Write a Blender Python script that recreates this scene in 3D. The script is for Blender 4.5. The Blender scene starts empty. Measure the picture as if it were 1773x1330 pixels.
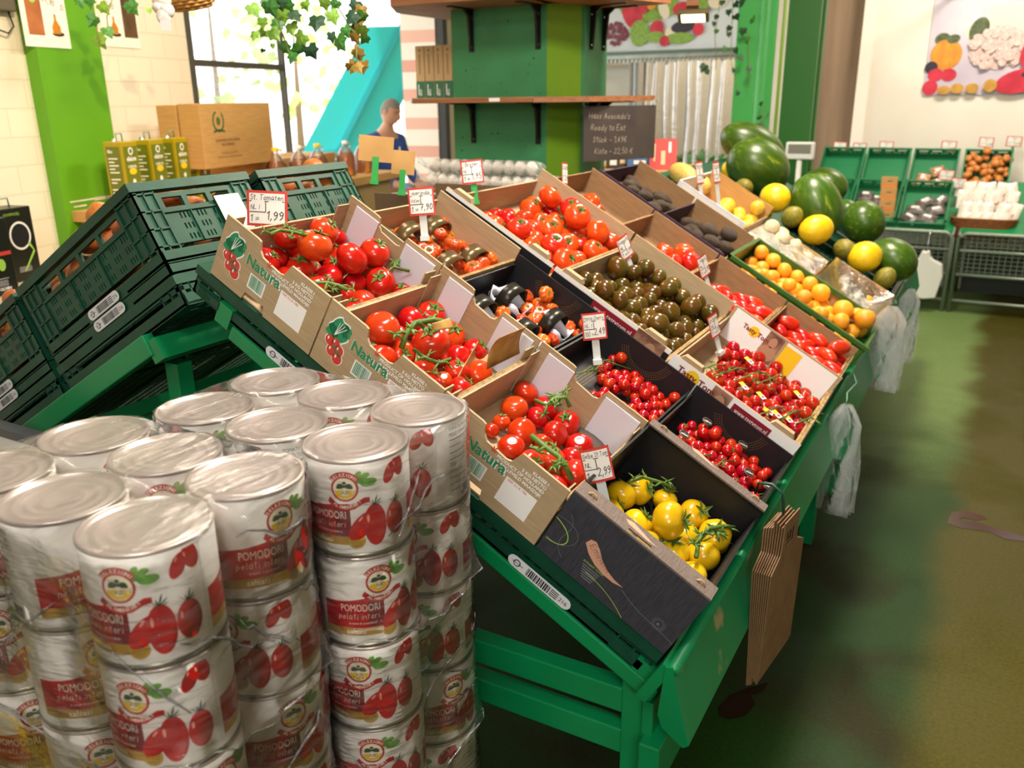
import bpy, bmesh, math, random
from mathutils import Matrix, Vector
random.seed(7)
SC = bpy.context.scene; COL = SC.collection
R = math.radians
# ------------------------------------------------------------------ camera
IW, IH, FPX = 1773, 1330, 1477.1
CAMP = Vector((1.4417, -1.2484, 1.6427)); YAW, PIT, ROL = R(-29.465), R(-18.492), R(-0.681)
FWD = Vector((math.sin(YAW)*math.cos(PIT), math.cos(YAW)*math.cos(PIT), math.sin(PIT)))
_r = Vector((math.cos(YAW), -math.sin(YAW), 0)); _u = _r.cross(FWD)
RGT = _r*math.cos(ROL)+_u*math.sin(ROL); UPV = -_r*math.sin(ROL)+_u*math.cos(ROL)
cam_d = bpy.data.cameras.new('camera'); cam = bpy.data.objects.new('camera', cam_d); COL.objects.link(cam)
cam.matrix_world = Matrix(((RGT.x, UPV.x, -FWD.x, CAMP.x), (RGT.y, UPV.y, -FWD.y, CAMP.y), (RGT.z, UPV.z, -FWD.z, CAMP.z), (0, 0, 0, 1)))
cam_d.sensor_width = 36; cam_d.lens = FPX/IW*36; cam_d.clip_start = .05
cam_d.dof.use_dof = True; cam_d.dof.focus_distance = 1.75; cam_d.dof.aperture_fstop = 4.5
SC.camera = cam
SC.view_settings.view_transform = 'Standard'; SC.view_settings.look = 'None'
SC.view_settings.gamma = 1; SC.view_settings.use_curve_mapping = False
SC.view_settings.exposure = -0.12
# ------------------------------------------------------------------ world, sun, lamps of the hall
wd = bpy.data.worlds.new('sky'); SC.world = wd; wd.use_nodes = True
nt = wd.node_tree; bg = nt.nodes['Background']; bg.inputs[0].default_value = (1, .985, .95, 1); bg.inputs[1].default_value = 4.5
def lamp(name, kind, loc, aim, energy, col, size=1, size_y=None, spread=None, blend=None):
    d = bpy.data.lights.new(name, kind); o = bpy.data.objects.new(name, d); COL.objects.link(o)
    d.energy = energy; d.color = col
    if kind == 'AREA':
        d.size = size
        if size_y: d.shape = 'RECTANGLE'; d.size_y = size_y
        if spread: d.spread = spread
    elif kind == 'SPOT':
        d.shadow_soft_size = size; d.spot_size = spread; d.spot_blend = blend
    elif kind == 'SUN': d.angle = size
    o.location = loc; o.rotation_euler = (Vector(aim)-Vector(loc)).to_track_quat('-Z', 'Y').to_euler()
    return o
lamp('sun', 'SUN', (-20, 10, 20), (-12, 10, 0), 11.0, (1, .95, .85), R(2))
WARM = (1, .86, .69)
lamp('hall_lamp', 'AREA', (.8, .5, 3.3), (.7, .5, 0), 105, (1, .93, .84), .8, .4)
lamp('hall_lamp', 'AREA', (.6, 2.8, 3.3), (.7, 2.8, 0), 120, WARM, .8, .4)
lamp('hall_lamp', 'AREA', (1.5, 5.6, 3.5), (1.0, 7.0, 1), 92, (1, .88, .74), .9, .5)
lamp('hall_lamp', 'AREA', (-2.0, 2.0, 3.6), (-2.0, 2.0, 0), 48, WARM, .9, .5)
lamp('hall_lamp', 'AREA', (1.2, -1.9, 3.2), (.5, -.6, .8), 38, (1, .95, .9), 1.0, .5)
lamp('aisle_lamp', 'SPOT', (3.6, .0, 3.4), (2.75, .3, 0), 420, (1, .9, .45), .12, spread=R(50), blend=.4)
lamp('hall_lamp', 'AREA', (2.6, -2.9, 2.5), (.5, -.5, .8), 52, (1, .95, .9), 1.0, .6)
lamp('cold_store_lamp', 'AREA', (-1.6, 8.4, 3.2), (-1.6, 8.2, 0), 48, (1, .95, .88), .8, .4)
lamp('wall_lamp', 'SPOT', (-.35, .35, 2.7), (-2.6, 1.85, 1.5), 190, (1, .74, .38), .025, spread=R(58), blend=.9)
# ------------------------------------------------------------------ geometry of the place
TH = R(30.02); ZT = 1.30
def hit(px, py, n, d):
    r = FWD + RGT*((px-IW/2)/FPX) - UPV*((py-IH/2)/FPX)
    n = Vector(n); return CAMP + r*((d-n.dot(CAMP))/n.dot(r))
hx = lambda px, py, X: hit(px, py, (1, 0, 0), X)
hy = lambda px, py, Y: hit(px, py, (0, 1, 0), Y)
hz = lambda px, py, Z: hit(px, py, (0, 0, 1), Z)
ct, st = math.cos(TH), math.sin(TH)
MS = Matrix(((ct, 0, st, 0), (0, 1, 0, 0), (-st, 0, ct, ZT), (0, 0, 0, 1)))      # slope frame: s down the slope, d along the table, h up
MSI = MS.inverted(); EH = Vector((st, 0, ct))
def hs(px, py, h):                                                              # point of the slope at height h, as (s, d, h)
    return MSI @ hit(px, py, EH, EH.dot(Vector((0, 0, ZT)))+h)
ML = Matrix(((-ct, 0, -st, -.279), (0, -1, 0, .05), (-st, 0, ct, 1.123), (0, 0, 0, 1)))   # the other slope: x down, -y along
WH = R(-12); WU = Vector((math.sin(WH), math.cos(WH), 0)); WN = Vector((math.cos(WH), -math.sin(WH), 0))
WP = Vector((-2.489, 1.142, 0))
MW = Matrix(((WU.x, -WN.x, 0, WP.x), (WU.y, -WN.y, 0, WP.y), (0, 0, 1, 0), (0, 0, 0, 1)))  # wall frame: x along, -y into the hall
def hw(px, py, off=0):
    P = hit(px, py, WN, WN.dot(WP)+off); v = P-WP; return v.dot(WU), v.z
T = lambda x, y, z: Matrix.Translation((x, y, z))
def RZ(a): return Matrix.Rotation(a, 4, 'Z')
def RX(a): return Matrix.Rotation(a, 4, 'X')
def RY(a): return Matrix.Rotation(a, 4, 'Y')
def SCL(x, y, z): return Matrix.Diagonal((x, y, z, 1))
# ------------------------------------------------------------------ materials
def lin(h):
    c = [int(h[i:i+2], 16)/255 for i in (0, 2, 4)]
    return tuple(x/12.92 if x <= .04045 else ((x+.055)/1.055)**2.4 for x in c)+(1,)
MC = {}
def mat(name, c, rough=.5, metal=0, c2=None, scale=30, detail=4, bump=0, bscale=None, stretch=None, vary=0, spec=None, trans=0, alpha=None, emit=0, coat=0, contrast=.5, sss=0):
    if name in MC: return MC[name]
    m = bpy.data.materials.new(name); m.use_nodes = True; t = m.node_tree; b = t.nodes['Principled BSDF']; MC[name] = m
    L = t.links.new; N = t.nodes.new
    b.inputs['Base Color'].default_value = lin(c); b.inputs['Roughness'].default_value = rough; b.inputs['Metallic'].default_value = metal
    if spec is not None: b.inputs['Specular IOR Level'].default_value = spec
    if trans: b.inputs['Transmission Weight'].default_value = trans
    if coat: b.inputs['Coat Weight'].default_value = coat
    if sss:
        b.inputs['Subsurface Weight'].default_value = sss; b.inputs['Subsurface Radius'].default_value = (.01, .003, .001)
    if emit:
        b.inputs['Emission Color'].default_value = lin(c); b.inputs['Emission Strength'].default_value = emit
    def noise(sc, det):
        tc = N('ShaderNodeTexCoord'); n = N('ShaderNodeTexNoise'); n.inputs['Scale'].default_value = sc; n.inputs['Detail'].default_value = det
        if stretch:
            mp = N('ShaderNodeMapping'); mp.inputs['Scale'].default_value = stretch; L(tc.outputs['Object'], mp.inputs[0]); L(mp.outputs[0], n.inputs[0])
        else: L(tc.outputs['Object'], n.inputs[0])
        return n
    src = None
    if c2:
        n = noise(scale, detail); rp = N('ShaderNodeValToRGB'); e = rp.color_ramp.elements
        e[0].position = .5-contrast/2*.6; e[1].position = .5+contrast/2*.6; e[0].color = lin(c); e[1].color = lin(c2)
        L(n.outputs['Fac'], rp.inputs[0]); L(rp.outputs[0], b.inputs['Base Color']); src = rp.outputs[0]
    if vary:
        oi = N('ShaderNodeObjectInfo'); mr = N('ShaderNodeMapRange'); mr.inputs[3].default_value = .5-vary*.022; mr.inputs[4].default_value = .5+vary*.022
        mv = N('ShaderNodeMapRange'); mv.inputs[3].default_value = 1-vary*.4; mv.inputs[4].default_value = 1+vary*.25
        hsv = N('ShaderNodeHueSaturation'); L(oi.outputs['Random'], mr.inputs[0]); L(mr.outputs[0], hsv.inputs['Hue'])
        L(oi.outputs['Random'], mv.inputs[0]); L(mv.outputs[0], hsv.inputs['Value'])
        hsv.inputs['Color'].default_value = lin(c)
        if src: L(src, hsv.inputs['Color'])
        L(hsv.outputs[0], b.inputs['Base Color'])
    if bump:
        n = noise(bscale or scale, 5); bp = N('ShaderNodeBump'); bp.inputs['Strength'].default_value = bump; bp.inputs['Distance'].default_value = .004
        L(n.outputs['Fac'], bp.inputs['Height']); L(bp.outputs[0], b.inputs['Normal'])
    return m
def film(name, veil, gloss, rough, c='ffffff', streak=(3, 3, 14), scale=9, lo=None, hi=None):
    """clear plastic film: see-through, a faint milky veil and crisp wrinkled highlights"""
    m = bpy.data.materials.new(name); m.use_nodes = True; t = m.node_tree; t.nodes.clear(); L = t.links.new; N = t.nodes.new
    out = N('ShaderNodeOutputMaterial'); tr = N('ShaderNodeBsdfTransparent'); gl = N('ShaderNodeBsdfGlossy'); df = N('ShaderNodeBsdfDiffuse'); tl = N('ShaderNodeBsdfTranslucent')
    gl.inputs['Roughness'].default_value = rough; df.inputs[0].default_value = lin(c); tl.inputs[0].default_value = lin(c)
    tc = N('ShaderNodeTexCoord'); mp = N('ShaderNodeMapping'); mp.inputs['Scale'].default_value = streak; mp.inputs['Rotation'].default_value = (0, R(35), R(20))
    no = N('ShaderNodeTexNoise'); no.inputs['Scale'].default_value = scale; no.inputs['Detail'].default_value = 6; no.inputs['Distortion'].default_value = .6
    L(tc.outputs['Object'], mp.inputs[0]); L(mp.outputs[0], no.inputs[0])
    bp = N('ShaderNodeBump'); bp.inputs['Strength'].default_value = .7; bp.inputs['Distance'].default_value = .006; L(no.outputs['Fac'], bp.inputs['Height'])
    L(bp.outputs[0], gl.inputs['Normal'])
    rp = N('ShaderNodeMapRange'); rp.inputs[1].default_value = .45; rp.inputs[2].default_value = .8; rp.inputs[3].default_value = veil*.35 if lo is None else lo; rp.inputs[4].default_value = min(1, veil*2.6) if hi is None else hi
    L(no.outputs['Fac'], rp.inputs[0])
    m0 = N('ShaderNodeMixShader'); m0.inputs[0].default_value = .5; L(df.outputs[0], m0.inputs[1]); L(tl.outputs[0], m0.inputs[2])
    m1 = N('ShaderNodeMixShader'); L(rp.outputs[0], m1.inputs[0]); L(tr.outputs[0], m1.inputs[1]); L(m0.outputs[0], m1.inputs[2])
    fr = N('ShaderNodeFresnel'); fr.inputs[0].default_value = 1.45; L(bp.outputs[0], fr.inputs['Normal'])
    mu = N('ShaderNodeMath'); mu.operation = 'MULTIPLY'; mu.use_clamp = True; mu.inputs[1].default_value = gloss; L(fr.outputs[0], mu.inputs[0])
    m2 = N('ShaderNodeMixShader'); L(mu.outputs[0], m2.inputs[0]); L(m1.outputs[0], m2.inputs[1]); L(gl.outputs[0], m2.inputs[2]); L(m2.outputs[0], out.inputs[0])
    return m
# ------------------------------------------------------------------ mesh builder
_txt = {}
def text2d(s, bold=False):
    """flat outline text as (verts2d, faces), cap height 1, starting at x=0"""
    k = (s, bold)
    if k not in _txt:
        cu = bpy.data.curves.new('t', 'FONT'); cu.body = s; cu.size = 1; cu.resolution_u = 3
        if bold: cu.offset = .025
        o = bpy.data.objects.new('t', cu); COL.objects.link(o); bpy.context.view_layer.update()
        me = o.to_mesh(); v = [(x.co.x/.69, x.co.y/.69) for x in me.vertices]; f = [tuple(p.vertices) for p in me.polygons]
        o.to_mesh_clear(); bpy.data.objects.remove(o); bpy.data.curves.remove(cu); _txt[k] = (v, f)
    return _txt[k]
GL = {'A':'0,0 2,6 4,0|.8,2.2 3.2,2.2','B':'0,0 0,6 2.5,6 3.2,5 2.4,3.4 0,3.2|2.4,3.4 3.6,2 2.6,0 0,0','C':'3.6,5 2,6 .4,4.4 .4,1.6 2,0 3.6,1','E':'3.4,6 0,6 0,0 3.4,0|0,3 2.6,3','G':'3.6,5 2,6 .3,4.4 .3,1.6 2,0 3.6,1 3.6,2.8 2.2,2.8','H':'0,0 0,6|4,0 4,6|0,3 4,3','I':'1,0 1,6','K':'0,0 0,6|3.4,6 0,2.6 3.4,0','L':'0,6 0,0 3,0','N':'0,0 0,6 3.4,0 3.4,6','R':'0,0 0,6 2.6,6 3.4,4.8 2.4,3.2 0,3|1.6,3 3.6,0','S':'3.4,5.2 2,6 .6,5 .8,3.8 2.8,2.6 3.2,1.2 2,0 .2,.8','T':'0,6 4,6|2,6 2,0','P':'0,0 0,6 2.8,6 3.4,4.6 2.6,3 0,3',
'a':'3,3.4 1.2,3.6 .2,2 .8,.2 2.2,.4 3,2|3,3.6 3,.4 3.6,0','b':'0,6 0,0 2,0 3,1.6 2,3.4 0,2.6','c':'2.8,3 1.4,3.6 .2,2 .8,.2 2.8,.6','d':'3,6 3,0|3,2.6 1.4,3.6 .2,2 1,.1 3,1','e':'.3,1.8 2.8,2.2 2.2,3.5 1,3.5 .2,1.8 1,.1 2.8,.6','g':'3,3.4 1.2,3.6 .2,2 1.2,.4 3,1.4|3,3.6 2.8,-1.6 1.2,-2.2 .2,-1.4','h':'0,6 0,0|0,2.6 1.6,3.6 2.8,2.6 2.8,0','i':'.6,3.5 .6,0|.6,4.8 .7,5.1','k':'0,6 0,0|2.6,3.6 0,1.6 2.8,0','l':'.5,6 .5,.4 1.1,0','m':'0,3.5 0,0|0,2.6 1.2,3.6 2,2.6 2,0|2,2.6 3.2,3.6 4,2.6 4,0','n':'0,3.5 0,0|0,2.6 1.6,3.6 2.8,2.6 2.8,0','o':'1.5,3.6 .2,2.2 .6,.3 2,.1 3,1.8 2.4,3.4 1.5,3.6','p':'0,3.5 0,-2|0,2.6 1.6,3.6 2.9,2 1.8,.1 0,.8','r':'0,3.5 0,0|0,2.4 1.4,3.6 2.2,3.4','s':'2.5,3.2 1.2,3.6 .4,2.7 2.3,1.3 1.6,.1 .1,.4','t':'1,5.4 1,.6 1.8,0|0,3.8 2.2,3.8','u':'0,3.5 .1,.8 1.2,0 2.6,1.2|2.7,3.6 2.7,0','v':'0,3.5 1.4,0 2.8,3.5','y':'0,3.5 1.4,.6|2.9,3.6 1,-2','z':'0,3.5 2.6,3.5 0,0 2.8,0',
'0':'1.6,6 .2,4.4 .2,1.6 1.6,0 3,1.6 3,4.4 1.6,6','1':'.2,4.6 1.6,6 1.6,0','2':'.2,4.8 1.6,6 3,4.8 2.4,3 .1,0 3.2,0','4':'2.2,0 2.2,6 .1,2 3.2,2','5':'3,6 .6,6 .4,3.4 2.2,3.6 3.1,2 2.2,.1 .2,.5','7':'.1,6 3,6 1,0|.7,3 2.6,3','9':'3,4.6 1.6,6 .3,4.6 1.2,3 2.8,3.6 3,4.8 2.6,1.4 1,0','8':'1.6,3.2 .4,4.6 1.6,6 2.8,4.6 1.6,3.2 .2,1.6 1.6,0 3,1.6 1.6,3.2','3':'.3,5.4 1.6,6 2.8,4.8 1.4,3.3 3,1.6 1.6,0 .1,.7','6':'2.8,5.6 1,4.4 .2,1.8 1.4,0 3,1.4 2,3 .3,2.4',
'-':'0,2.4 2.4,2.4','=':'0,3.4 3,3.4|0,1.8 3,1.8',',':'.8,.4 .2,-1.2','.':'.5,0 .7,.3',"'":'.6,6 .4,4.8','€':'3.6,5 2,6 .8,4.4 .8,1.6 2,0 3.6,1|0,3.6 2.6,3.6|0,2.4 2.4,2.4','ü':'0,3.5 .1,.8 1.2,0 2.6,1.2|2.7,3.6 2.7,0|.6,4.6 .6,5|2,4.6 2,5','D':'0,0 0,6 2,5.6 3.6,3.4 2.6,.6 0,0','M':'0,0 .4,6 2.2,2 4,6 4.4,0','V':'0,6 1.8,0 3.6,6','x':'0,3.5 2.6,0|2.6,3.5 0,0','f':'2.4,5.8 1.4,6 1,5 1,0|0,3.4 2.2,3.4'}
def stroke2d(s, w=.5):
    """hand-drawn lettering: one ribbon per pen stroke, cap height 1"""
    V, F, x = [], [], 0
    rr = random.Random(sum(map(ord, s)))
    for ch in s:
        if ch == ' ' or ch not in GL: x += 2.6; continue
        mxx = 0; dy = rr.uniform(-.25, .25); sc = rr.uniform(.92, 1.08)
        for st_ in GL[ch].split('|'):
            p = [tuple(map(float, q.split(','))) for q in st_.split()]; mxx = max(mxx, max(a for a, _ in p))
            p = [(x+a*sc+.12*b, b*sc+dy) for a, b in p]
            for (ax, ay), (bx, by) in zip(p, p[1:]):
                dx, dyy = bx-ax, by-ay; l = math.hypot(dx, dyy) or 1; ux, uy = dx/l*w/2, dyy/l*w/2
                n = len(V); V += [(ax-ux-uy, ay-uy+ux), (ax-ux+uy, ay-uy-ux), (bx+ux+uy, by+uy-ux), (bx+ux-uy, by+uy+ux)]; F.append((n, n+1, n+2, n+3))
        x += mxx+1.3
    return [(a/6, b/6) for a, b in V], F
class MB:
    def __init__(s): s.v = []; s.f = []; s.m = []; s.s = []; s.M = None
    def add(s, vs, fs, mi=0, M=None, smooth=False):
        n = len(s.v); X = M if M is not None else s.M
        s.v += [X @ Vector(p) for p in vs] if X is not None else [Vector(p) for p in vs]
        s.f += [tuple(i+n for i in f) for f in fs]; s.m += [mi]*len(fs); s.s += [smooth]*len(fs); return s
    def box(s, a, b, mi=0, M=None):
        x0, y0, z0 = a; x1, y1, z1 = b
        return s.add([(x0, y0, z0), (x1, y0, z0), (x1, y1, z0), (x0, y1, z0), (x0, y0, z1), (x1, y0, z1), (x1, y1, z1), (x0, y1, z1)],
                     [(0, 3, 2, 1), (4, 5, 6, 7), (0, 1, 5, 4), (1, 2, 6, 5), (2, 3, 7, 6), (3, 0, 4, 7)], mi, M)
    def prism(s, poly, t0, t1, mi=0, M=None, ax='y'):
        """extrude a 2-D outline: ax y -> (u, t, v), x -> (t, u, v), z -> (u, v, t)"""
        g = {'y': lambda u, v, t: (u, t, v), 'x': lambda u, v, t: (t, u, v), 'z': lambda u, v, t: (u, v, t)}[ax]; n = len(poly)
        vs = [g(u, v, t0) for u, v in poly]+[g(u, v, t1) for u, v in poly]
        return s.add(vs, [tuple(range(n)), tuple(range(2*n-1, n-1, -1))]+[(i, i+n, (i+1) % n+n, (i+1) % n) for i in range(n)], mi, M)
    def tube(s, pts, r, n=8, mi=0, M=None, closed=False):
        pts = [Vector(p) for p in pts]; vs = []; fs = []; k = len(pts); rr = r if isinstance(r, (list, tuple)) else [r]*k
        up = Vector((.3, .2, 1)).normalized()
        for i, p in enumerate(pts):
            d = (pts[(i+1) % k]-pts[i-1]) if closed else (pts[min(i+1, k-1)]-pts[max(i-1, 0)]); d.normalize()
            a = d.cross(up)
            if a.length < .05: a = d.cross(Vector((1, 0, 0)))
            a.normalize(); b = d.cross(a); up = -b if False else up
            for j in range(n):
                t = 2*math.pi*j/n; vs.append(p+a*(rr[i]*math.cos(t))+b*(rr[i]*math.sin(t)))
        for i in range(k if closed else k-1):
            for j in range(n): fs.append((i*n+j, ((i+1) % k)*n+j, ((i+1) % k)*n+(j+1) % n, i*n+(j+1) % n))
        if not closed: fs += [tuple(range(n)), tuple(range(k*n-1, (k-1)*n-1, -1))]
        return s.add(vs, fs, mi, M, True)
    def lathe(s, prof, n=24, mi=0, M=None, a0=0, a1=None, smooth=True):
        full = a1 is None; a1 = 2*math.pi if full else a1; m = n if full else n+1; vs = []; fs = []
        for r, z in prof:
            for j in range(m): t = a0+(a1-a0)*j/n; vs.append((r*math.cos(t), r*math.sin(t), z))
        for i in range(len(prof)-1):
            for j in range(n):
                k = (j+1) % m; fs.append((i*m+j, i*m+k, (i+1)*m+k, (i+1)*m+j))
        return s.add(vs, fs, mi, M, smooth)
    def flat(s, vf, mi, M, size=1, at=(0, 0), align='l', tw=0):
        """2-D shapes laid into the x-y plane of M"""
        v, f = vf
        if not v: return s
        x0 = min(a for a, _ in v); x1 = max(a for a, _ in v); k = size
        if tw and (x1-x0)*k > tw: k = tw/(x1-x0)
        ox = {'l': 0, 'c': -(x0+x1)/2*k, 'r': -x1*k}[align]
        return s.add([(a*k+ox+at[0], b*size+at[1], 0) for a, b in v], f, mi, M)
    def poly(s, pts, mi, M): return s.add([(a, b, 0) for a, b in pts], [tuple(range(len(pts)))], mi, M)
    def rect(s, x0, y0, x1, y1, mi, M): return s.poly([(x0, y0), (x1, y0), (x1, y1), (x0, y1)], mi, M)
    def ell(s, x, y, a, b, mi, M, rot=0, n=20):
        c, q = math.cos(rot), math.sin(rot)
        return s.poly([(x+a*math.cos(t)*c-b*math.sin(t)*q, y+a*math.cos(t)*q+b*math.sin(t)*c) for t in [2*math.pi*i/n for i in range(n)]], mi, M)
    def holes(s, u0, u1, v0, v1, hs_, t0, t1, mi=0, M=None, ax='y'):
        """a panel with rectangular openings, as real thickness"""
        us = sorted({u0, u1, *[x for h in hs_ for x in h[:2] if u0 < x < u1]}); vs = sorted({v0, v1, *[x for h in hs_ for x in h[2:] if v0 < x < v1]})
        inh = lambda u, v: any(a < u < b and c < v < d for a, b, c, d in hs_)
        g = {'y': lambda u, v, t: (u, t, v), 'x': lambda u, v, t: (t, u, v), 'z': lambda u, v, t: (u, v, t)}[ax]
        nu, nv = len(us)-1, len(vs)-1; so = [[not inh((us[i]+us[i+1])/2, (vs[j]+vs[j+1])/2) for j in range(nv)] for i in range(nu)]
        V = []; ix = {}; Fc = []
        def vi(i, j, k):
            if (i, j, k) not in ix: ix[i, j, k] = len(V); V.append(g(us[i], vs[j], (t0, t1)[k]))
            return ix[i, j, k]
        sol = lambda i, j: 0 <= i < nu and 0 <= j < nv and so[i][j]
        for i in range(nu):
            for j in range(nv):
                if not so[i][j]: continue
                Fc.append((vi(i, j, 0), vi(i+1, j, 0), vi(i+1, j+1, 0), vi(i, j+1, 0))); Fc.append((vi(i, j+1, 1), vi(i+1, j+1, 1), vi(i+1, j, 1), vi(i, j, 1)))
                for (di, dj, a, b) in ((-1, 0, (i, j), (i, j+1)), (1, 0, (i+1, j+1), (i+1, j)), (0, -1, (i+1, j), (i, j)), (0, 1, (i, j+1), (i+1, j+1))):
                    if not sol(i+di, j+dj): Fc.append((vi(*a, 0), vi(*b, 0), vi(*b, 1), vi(*a, 1)))
        return s.add(V, Fc, mi, M)
    def mesh(s, name, mats):
        me = bpy.data.meshes.new(name); me.from_pydata([tuple(p) for p in s.v], [], s.f)
        for m in (mats if isinstance(mats, (list, tuple)) else [mats]): me.materials.append(m)
        me.polygons.foreach_set('material_index', s.m); me.polygons.foreach_set('use_smooth', s.s)
        bm = bmesh.new(); bm.from_mesh(me); bmesh.ops.recalc_face_normals(bm, faces=bm.faces); bm.to_mesh(me); bm.free(); me.update()
        return me
    def build(s, name, mats, parent=None, M=None, bevel=0, **kw):
        return obj(name, s.mesh(name, mats), parent, M, bevel, **kw)
def obj(name, me, parent=None, M=None, bevel=0, label=None, cat=None, group=None, kind=None):
    o = bpy.data.objects.new(name, me); COL.objects.link(o)
    if parent is not None: o.parent = parent
    if M is not None:
        if parent is not None: o.matrix_basis = M
        else: o.matrix_world = M
    if bevel:
        b = o.modifiers.new('bevel', 'BEVEL'); b.width = bevel; b.segments = 2; b.limit_method = 'ANGLE'; b.angle_limit = R(40)
    tag(o, label, cat, group, kind); return o
def tag(o, label=None, cat=None, group=None, kind=None):
    if label: o['label'] = label
    if cat: o['category'] = cat
    if group: o['group'] = group
    if kind: o['kind'] = kind
    return o
def thing(name, label, cat, M=None, group=None):
    o = bpy.data.objects.new(name, None); COL.objects.link(o); o.empty_display_size = .05
    if M is not None: o.matrix_world = M
    return tag(o, label, cat, group)
def copy_thing(src, M, label=None, group=None):
    r = src.copy(); COL.objects.link(r); r.matrix_world = M
    if label: r['label'] = label
    if group: r['group'] = group
    for c in src.children:
        k = c.copy(); COL.objects.link(k); k.parent = r; k.matrix_basis = c.matrix_basis.copy()
        for g in c.children:
            q = g.copy(); COL.objects.link(q); q.parent = k; q.matrix_basis = g.matrix_basis.copy()
    return r
def struct(name, mb, mats, M=None, bevel=0): return mb.build(name, mats, None, M, bevel, kind='structure')
def soft(me): # smooth shading for a whole mesh
    me.polygons.foreach_set('use_smooth', [True]*len(me.polygons)); return me
ORD = ['first', 'second', 'third', 'fourth', 'fifth', 'sixth', 'seventh', 'eighth', 'ninth', 'tenth', 'eleventh', 'twelfth', 'thirteenth', 'fourteenth', 'fifteenth', 'sixteenth']
# ------------------------------------------------------------------ materials of this place
M_rack = mat('rack_green_paint', '06894f', .35, c2='047c46', scale=4, bump=.05, bscale=60)
M_crate = mat('crate_green_plastic', '114834', .42, c2='0d3c2a', scale=12, spec=.35)
M_crate2 = mat('crate_olive_green_plastic', '3a661e', .45, c2='325a1c', scale=12)
M_kraft = mat('kraft_cardboard', 'b49c78', .8, c2='a8906c', scale=14, stretch=(1, 1, 12), bump=.04, bscale=90)
M_brown = mat('brown_cardboard', '9a7650', .85, c2='8c6a46', scale=14, stretch=(1, 1, 10))
M_tan = mat('tan_cardboard', 'c89a5c', .85, c2='bd8f54', scale=10, stretch=(1, 1, 10))
M_white = mat('white_cardboard', 'dcdde6', .7)
M_edge = mat('corrugated_edge', 'c2a06c', .9, c2='94744a', scale=60)
M_black = mat('black_print_board', '17161a', .5)
M_slate = mat('slate_print_board', '3a3a42', .65, c2='2c2c34', scale=26, stretch=(9, 1, 1.2), detail=8)
M_lidboard = mat('grey_brown_board', '75665c', .8, c2='62554d', scale=60, stretch=(8, 1, 1))
M_copper = mat('copper_print', 'cf9a80', .6); M_lime = mat('lime_print', '9cc84a', .6)
M_ink = mat('black_ink', '1c1a1a', .7); M_inkr = mat('red_print', 'cf3a2e', .6); M_wprint = mat('white_print', 'f2f0ec', .6)
M_gprint = mat('green_print', '23885a', .6); M_gdark = mat('dark_green_print', '17603c', .6); M_lgrey = mat('label_grey', 'd6d8da', .6)
M_card = mat('price_card', 'efe9e0', .6); M_yprint = mat('yellow_print', 'f2c81c', .6); M_maroon = mat('maroon_print', '8c1626', .55)
M_gold = mat('gold_print', 'b5892f', .5); M_photo = mat('brown_portrait_print', '6a4436', .6, c2='b08468', scale=30); M_clip = mat('clear_card_holder', 'd8dad4', .3)
M_gclip = mat('green_card_holder', '1f9a3c', .4)
M_tom = mat('ripe_tomato_skin', 'b61e08', .2, c2='c83810', scale=1.6, vary=.35, coat=.05, contrast=.8)
M_tomo = mat('orange_red_tomato_skin', 'cc2a0c', .22, c2='d63e12', scale=1.8, vary=.4, coat=.05, contrast=.8)
M_rib = mat('ribbed_orange_tomato_skin', 'd8641a', .26, c2='cc4812', scale=2.2, vary=.5, coat=.05)
M_kum = mat('brown_green_tomato_skin', '643a0c', .2, c2='4a4610', scale=1.3, vary=.6, coat=.05, contrast=.5)
M_chr = mat('cherry_tomato_skin', 'a80f08', .2, c2='b81c0a', scale=1.5, vary=.35, coat=.05)
M_plum = mat('plum_tomato_skin', 'c81c0c', .25, c2='d02c14', scale=1.8, vary=.3, coat=.05)
M_yel = mat('yellow_tomato_skin', 'e6b80c', .22, c2='d8b014', scale=1.5, vary=.35, coat=.1)
M_apr = mat('orange_fruit_skin', 'ee9c1c', .4, c2='f0a82c', scale=2, vary=.25, bump=.15, bscale=40)
M_lem = mat('yellow_pepper_skin', 'e6c23c', .35, c2='d8b432', scale=2, vary=.25)
M_avo = mat('avocado_skin', '362414', .5, c2='46321c', scale=6, vary=.3, bump=.8, bscale=22)
M_oni = mat('white_onion_skin', 'd9c9a6', .45, c2='c8b68e', scale=3, stretch=(5, 5, .6), vary=.2)
M_bon = mat('brown_onion_skin', 'c8702c', .42, c2='8c4a1c', scale=3, stretch=(4, 4, .7), vary=.4, contrast=.9)
M_gar = mat('garlic_skin', 'ece6dc', .6, c2='d8ccc0', scale=4, stretch=(5, 5, .5), vary=.15)
M_hon = mat('yellow_melon_skin', 'f0c614', .35, c2='e8ba10', scale=4, vary=.25, bump=.25, bscale=16)
M_can = mat('striped_melon_skin', '96862a', .5, c2='6c6a20', scale=5, stretch=(1, 1, .3), vary=.3)
M_vine = mat('vine_green', '5c7a28', .5, c2='466420', scale=20); M_vdry = mat('dry_vine', '8a8244', .7, c2='6c7030', scale=20)
M_metal = mat('galvanised_metal', '9aa09a', .4, .6, c2='868c84', scale=12); M_steel = mat('bright_steel', 'c8c8c8', .25, 1)
M_hook = mat('painted_hook', '6c9c84', .4, .3)
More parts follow.
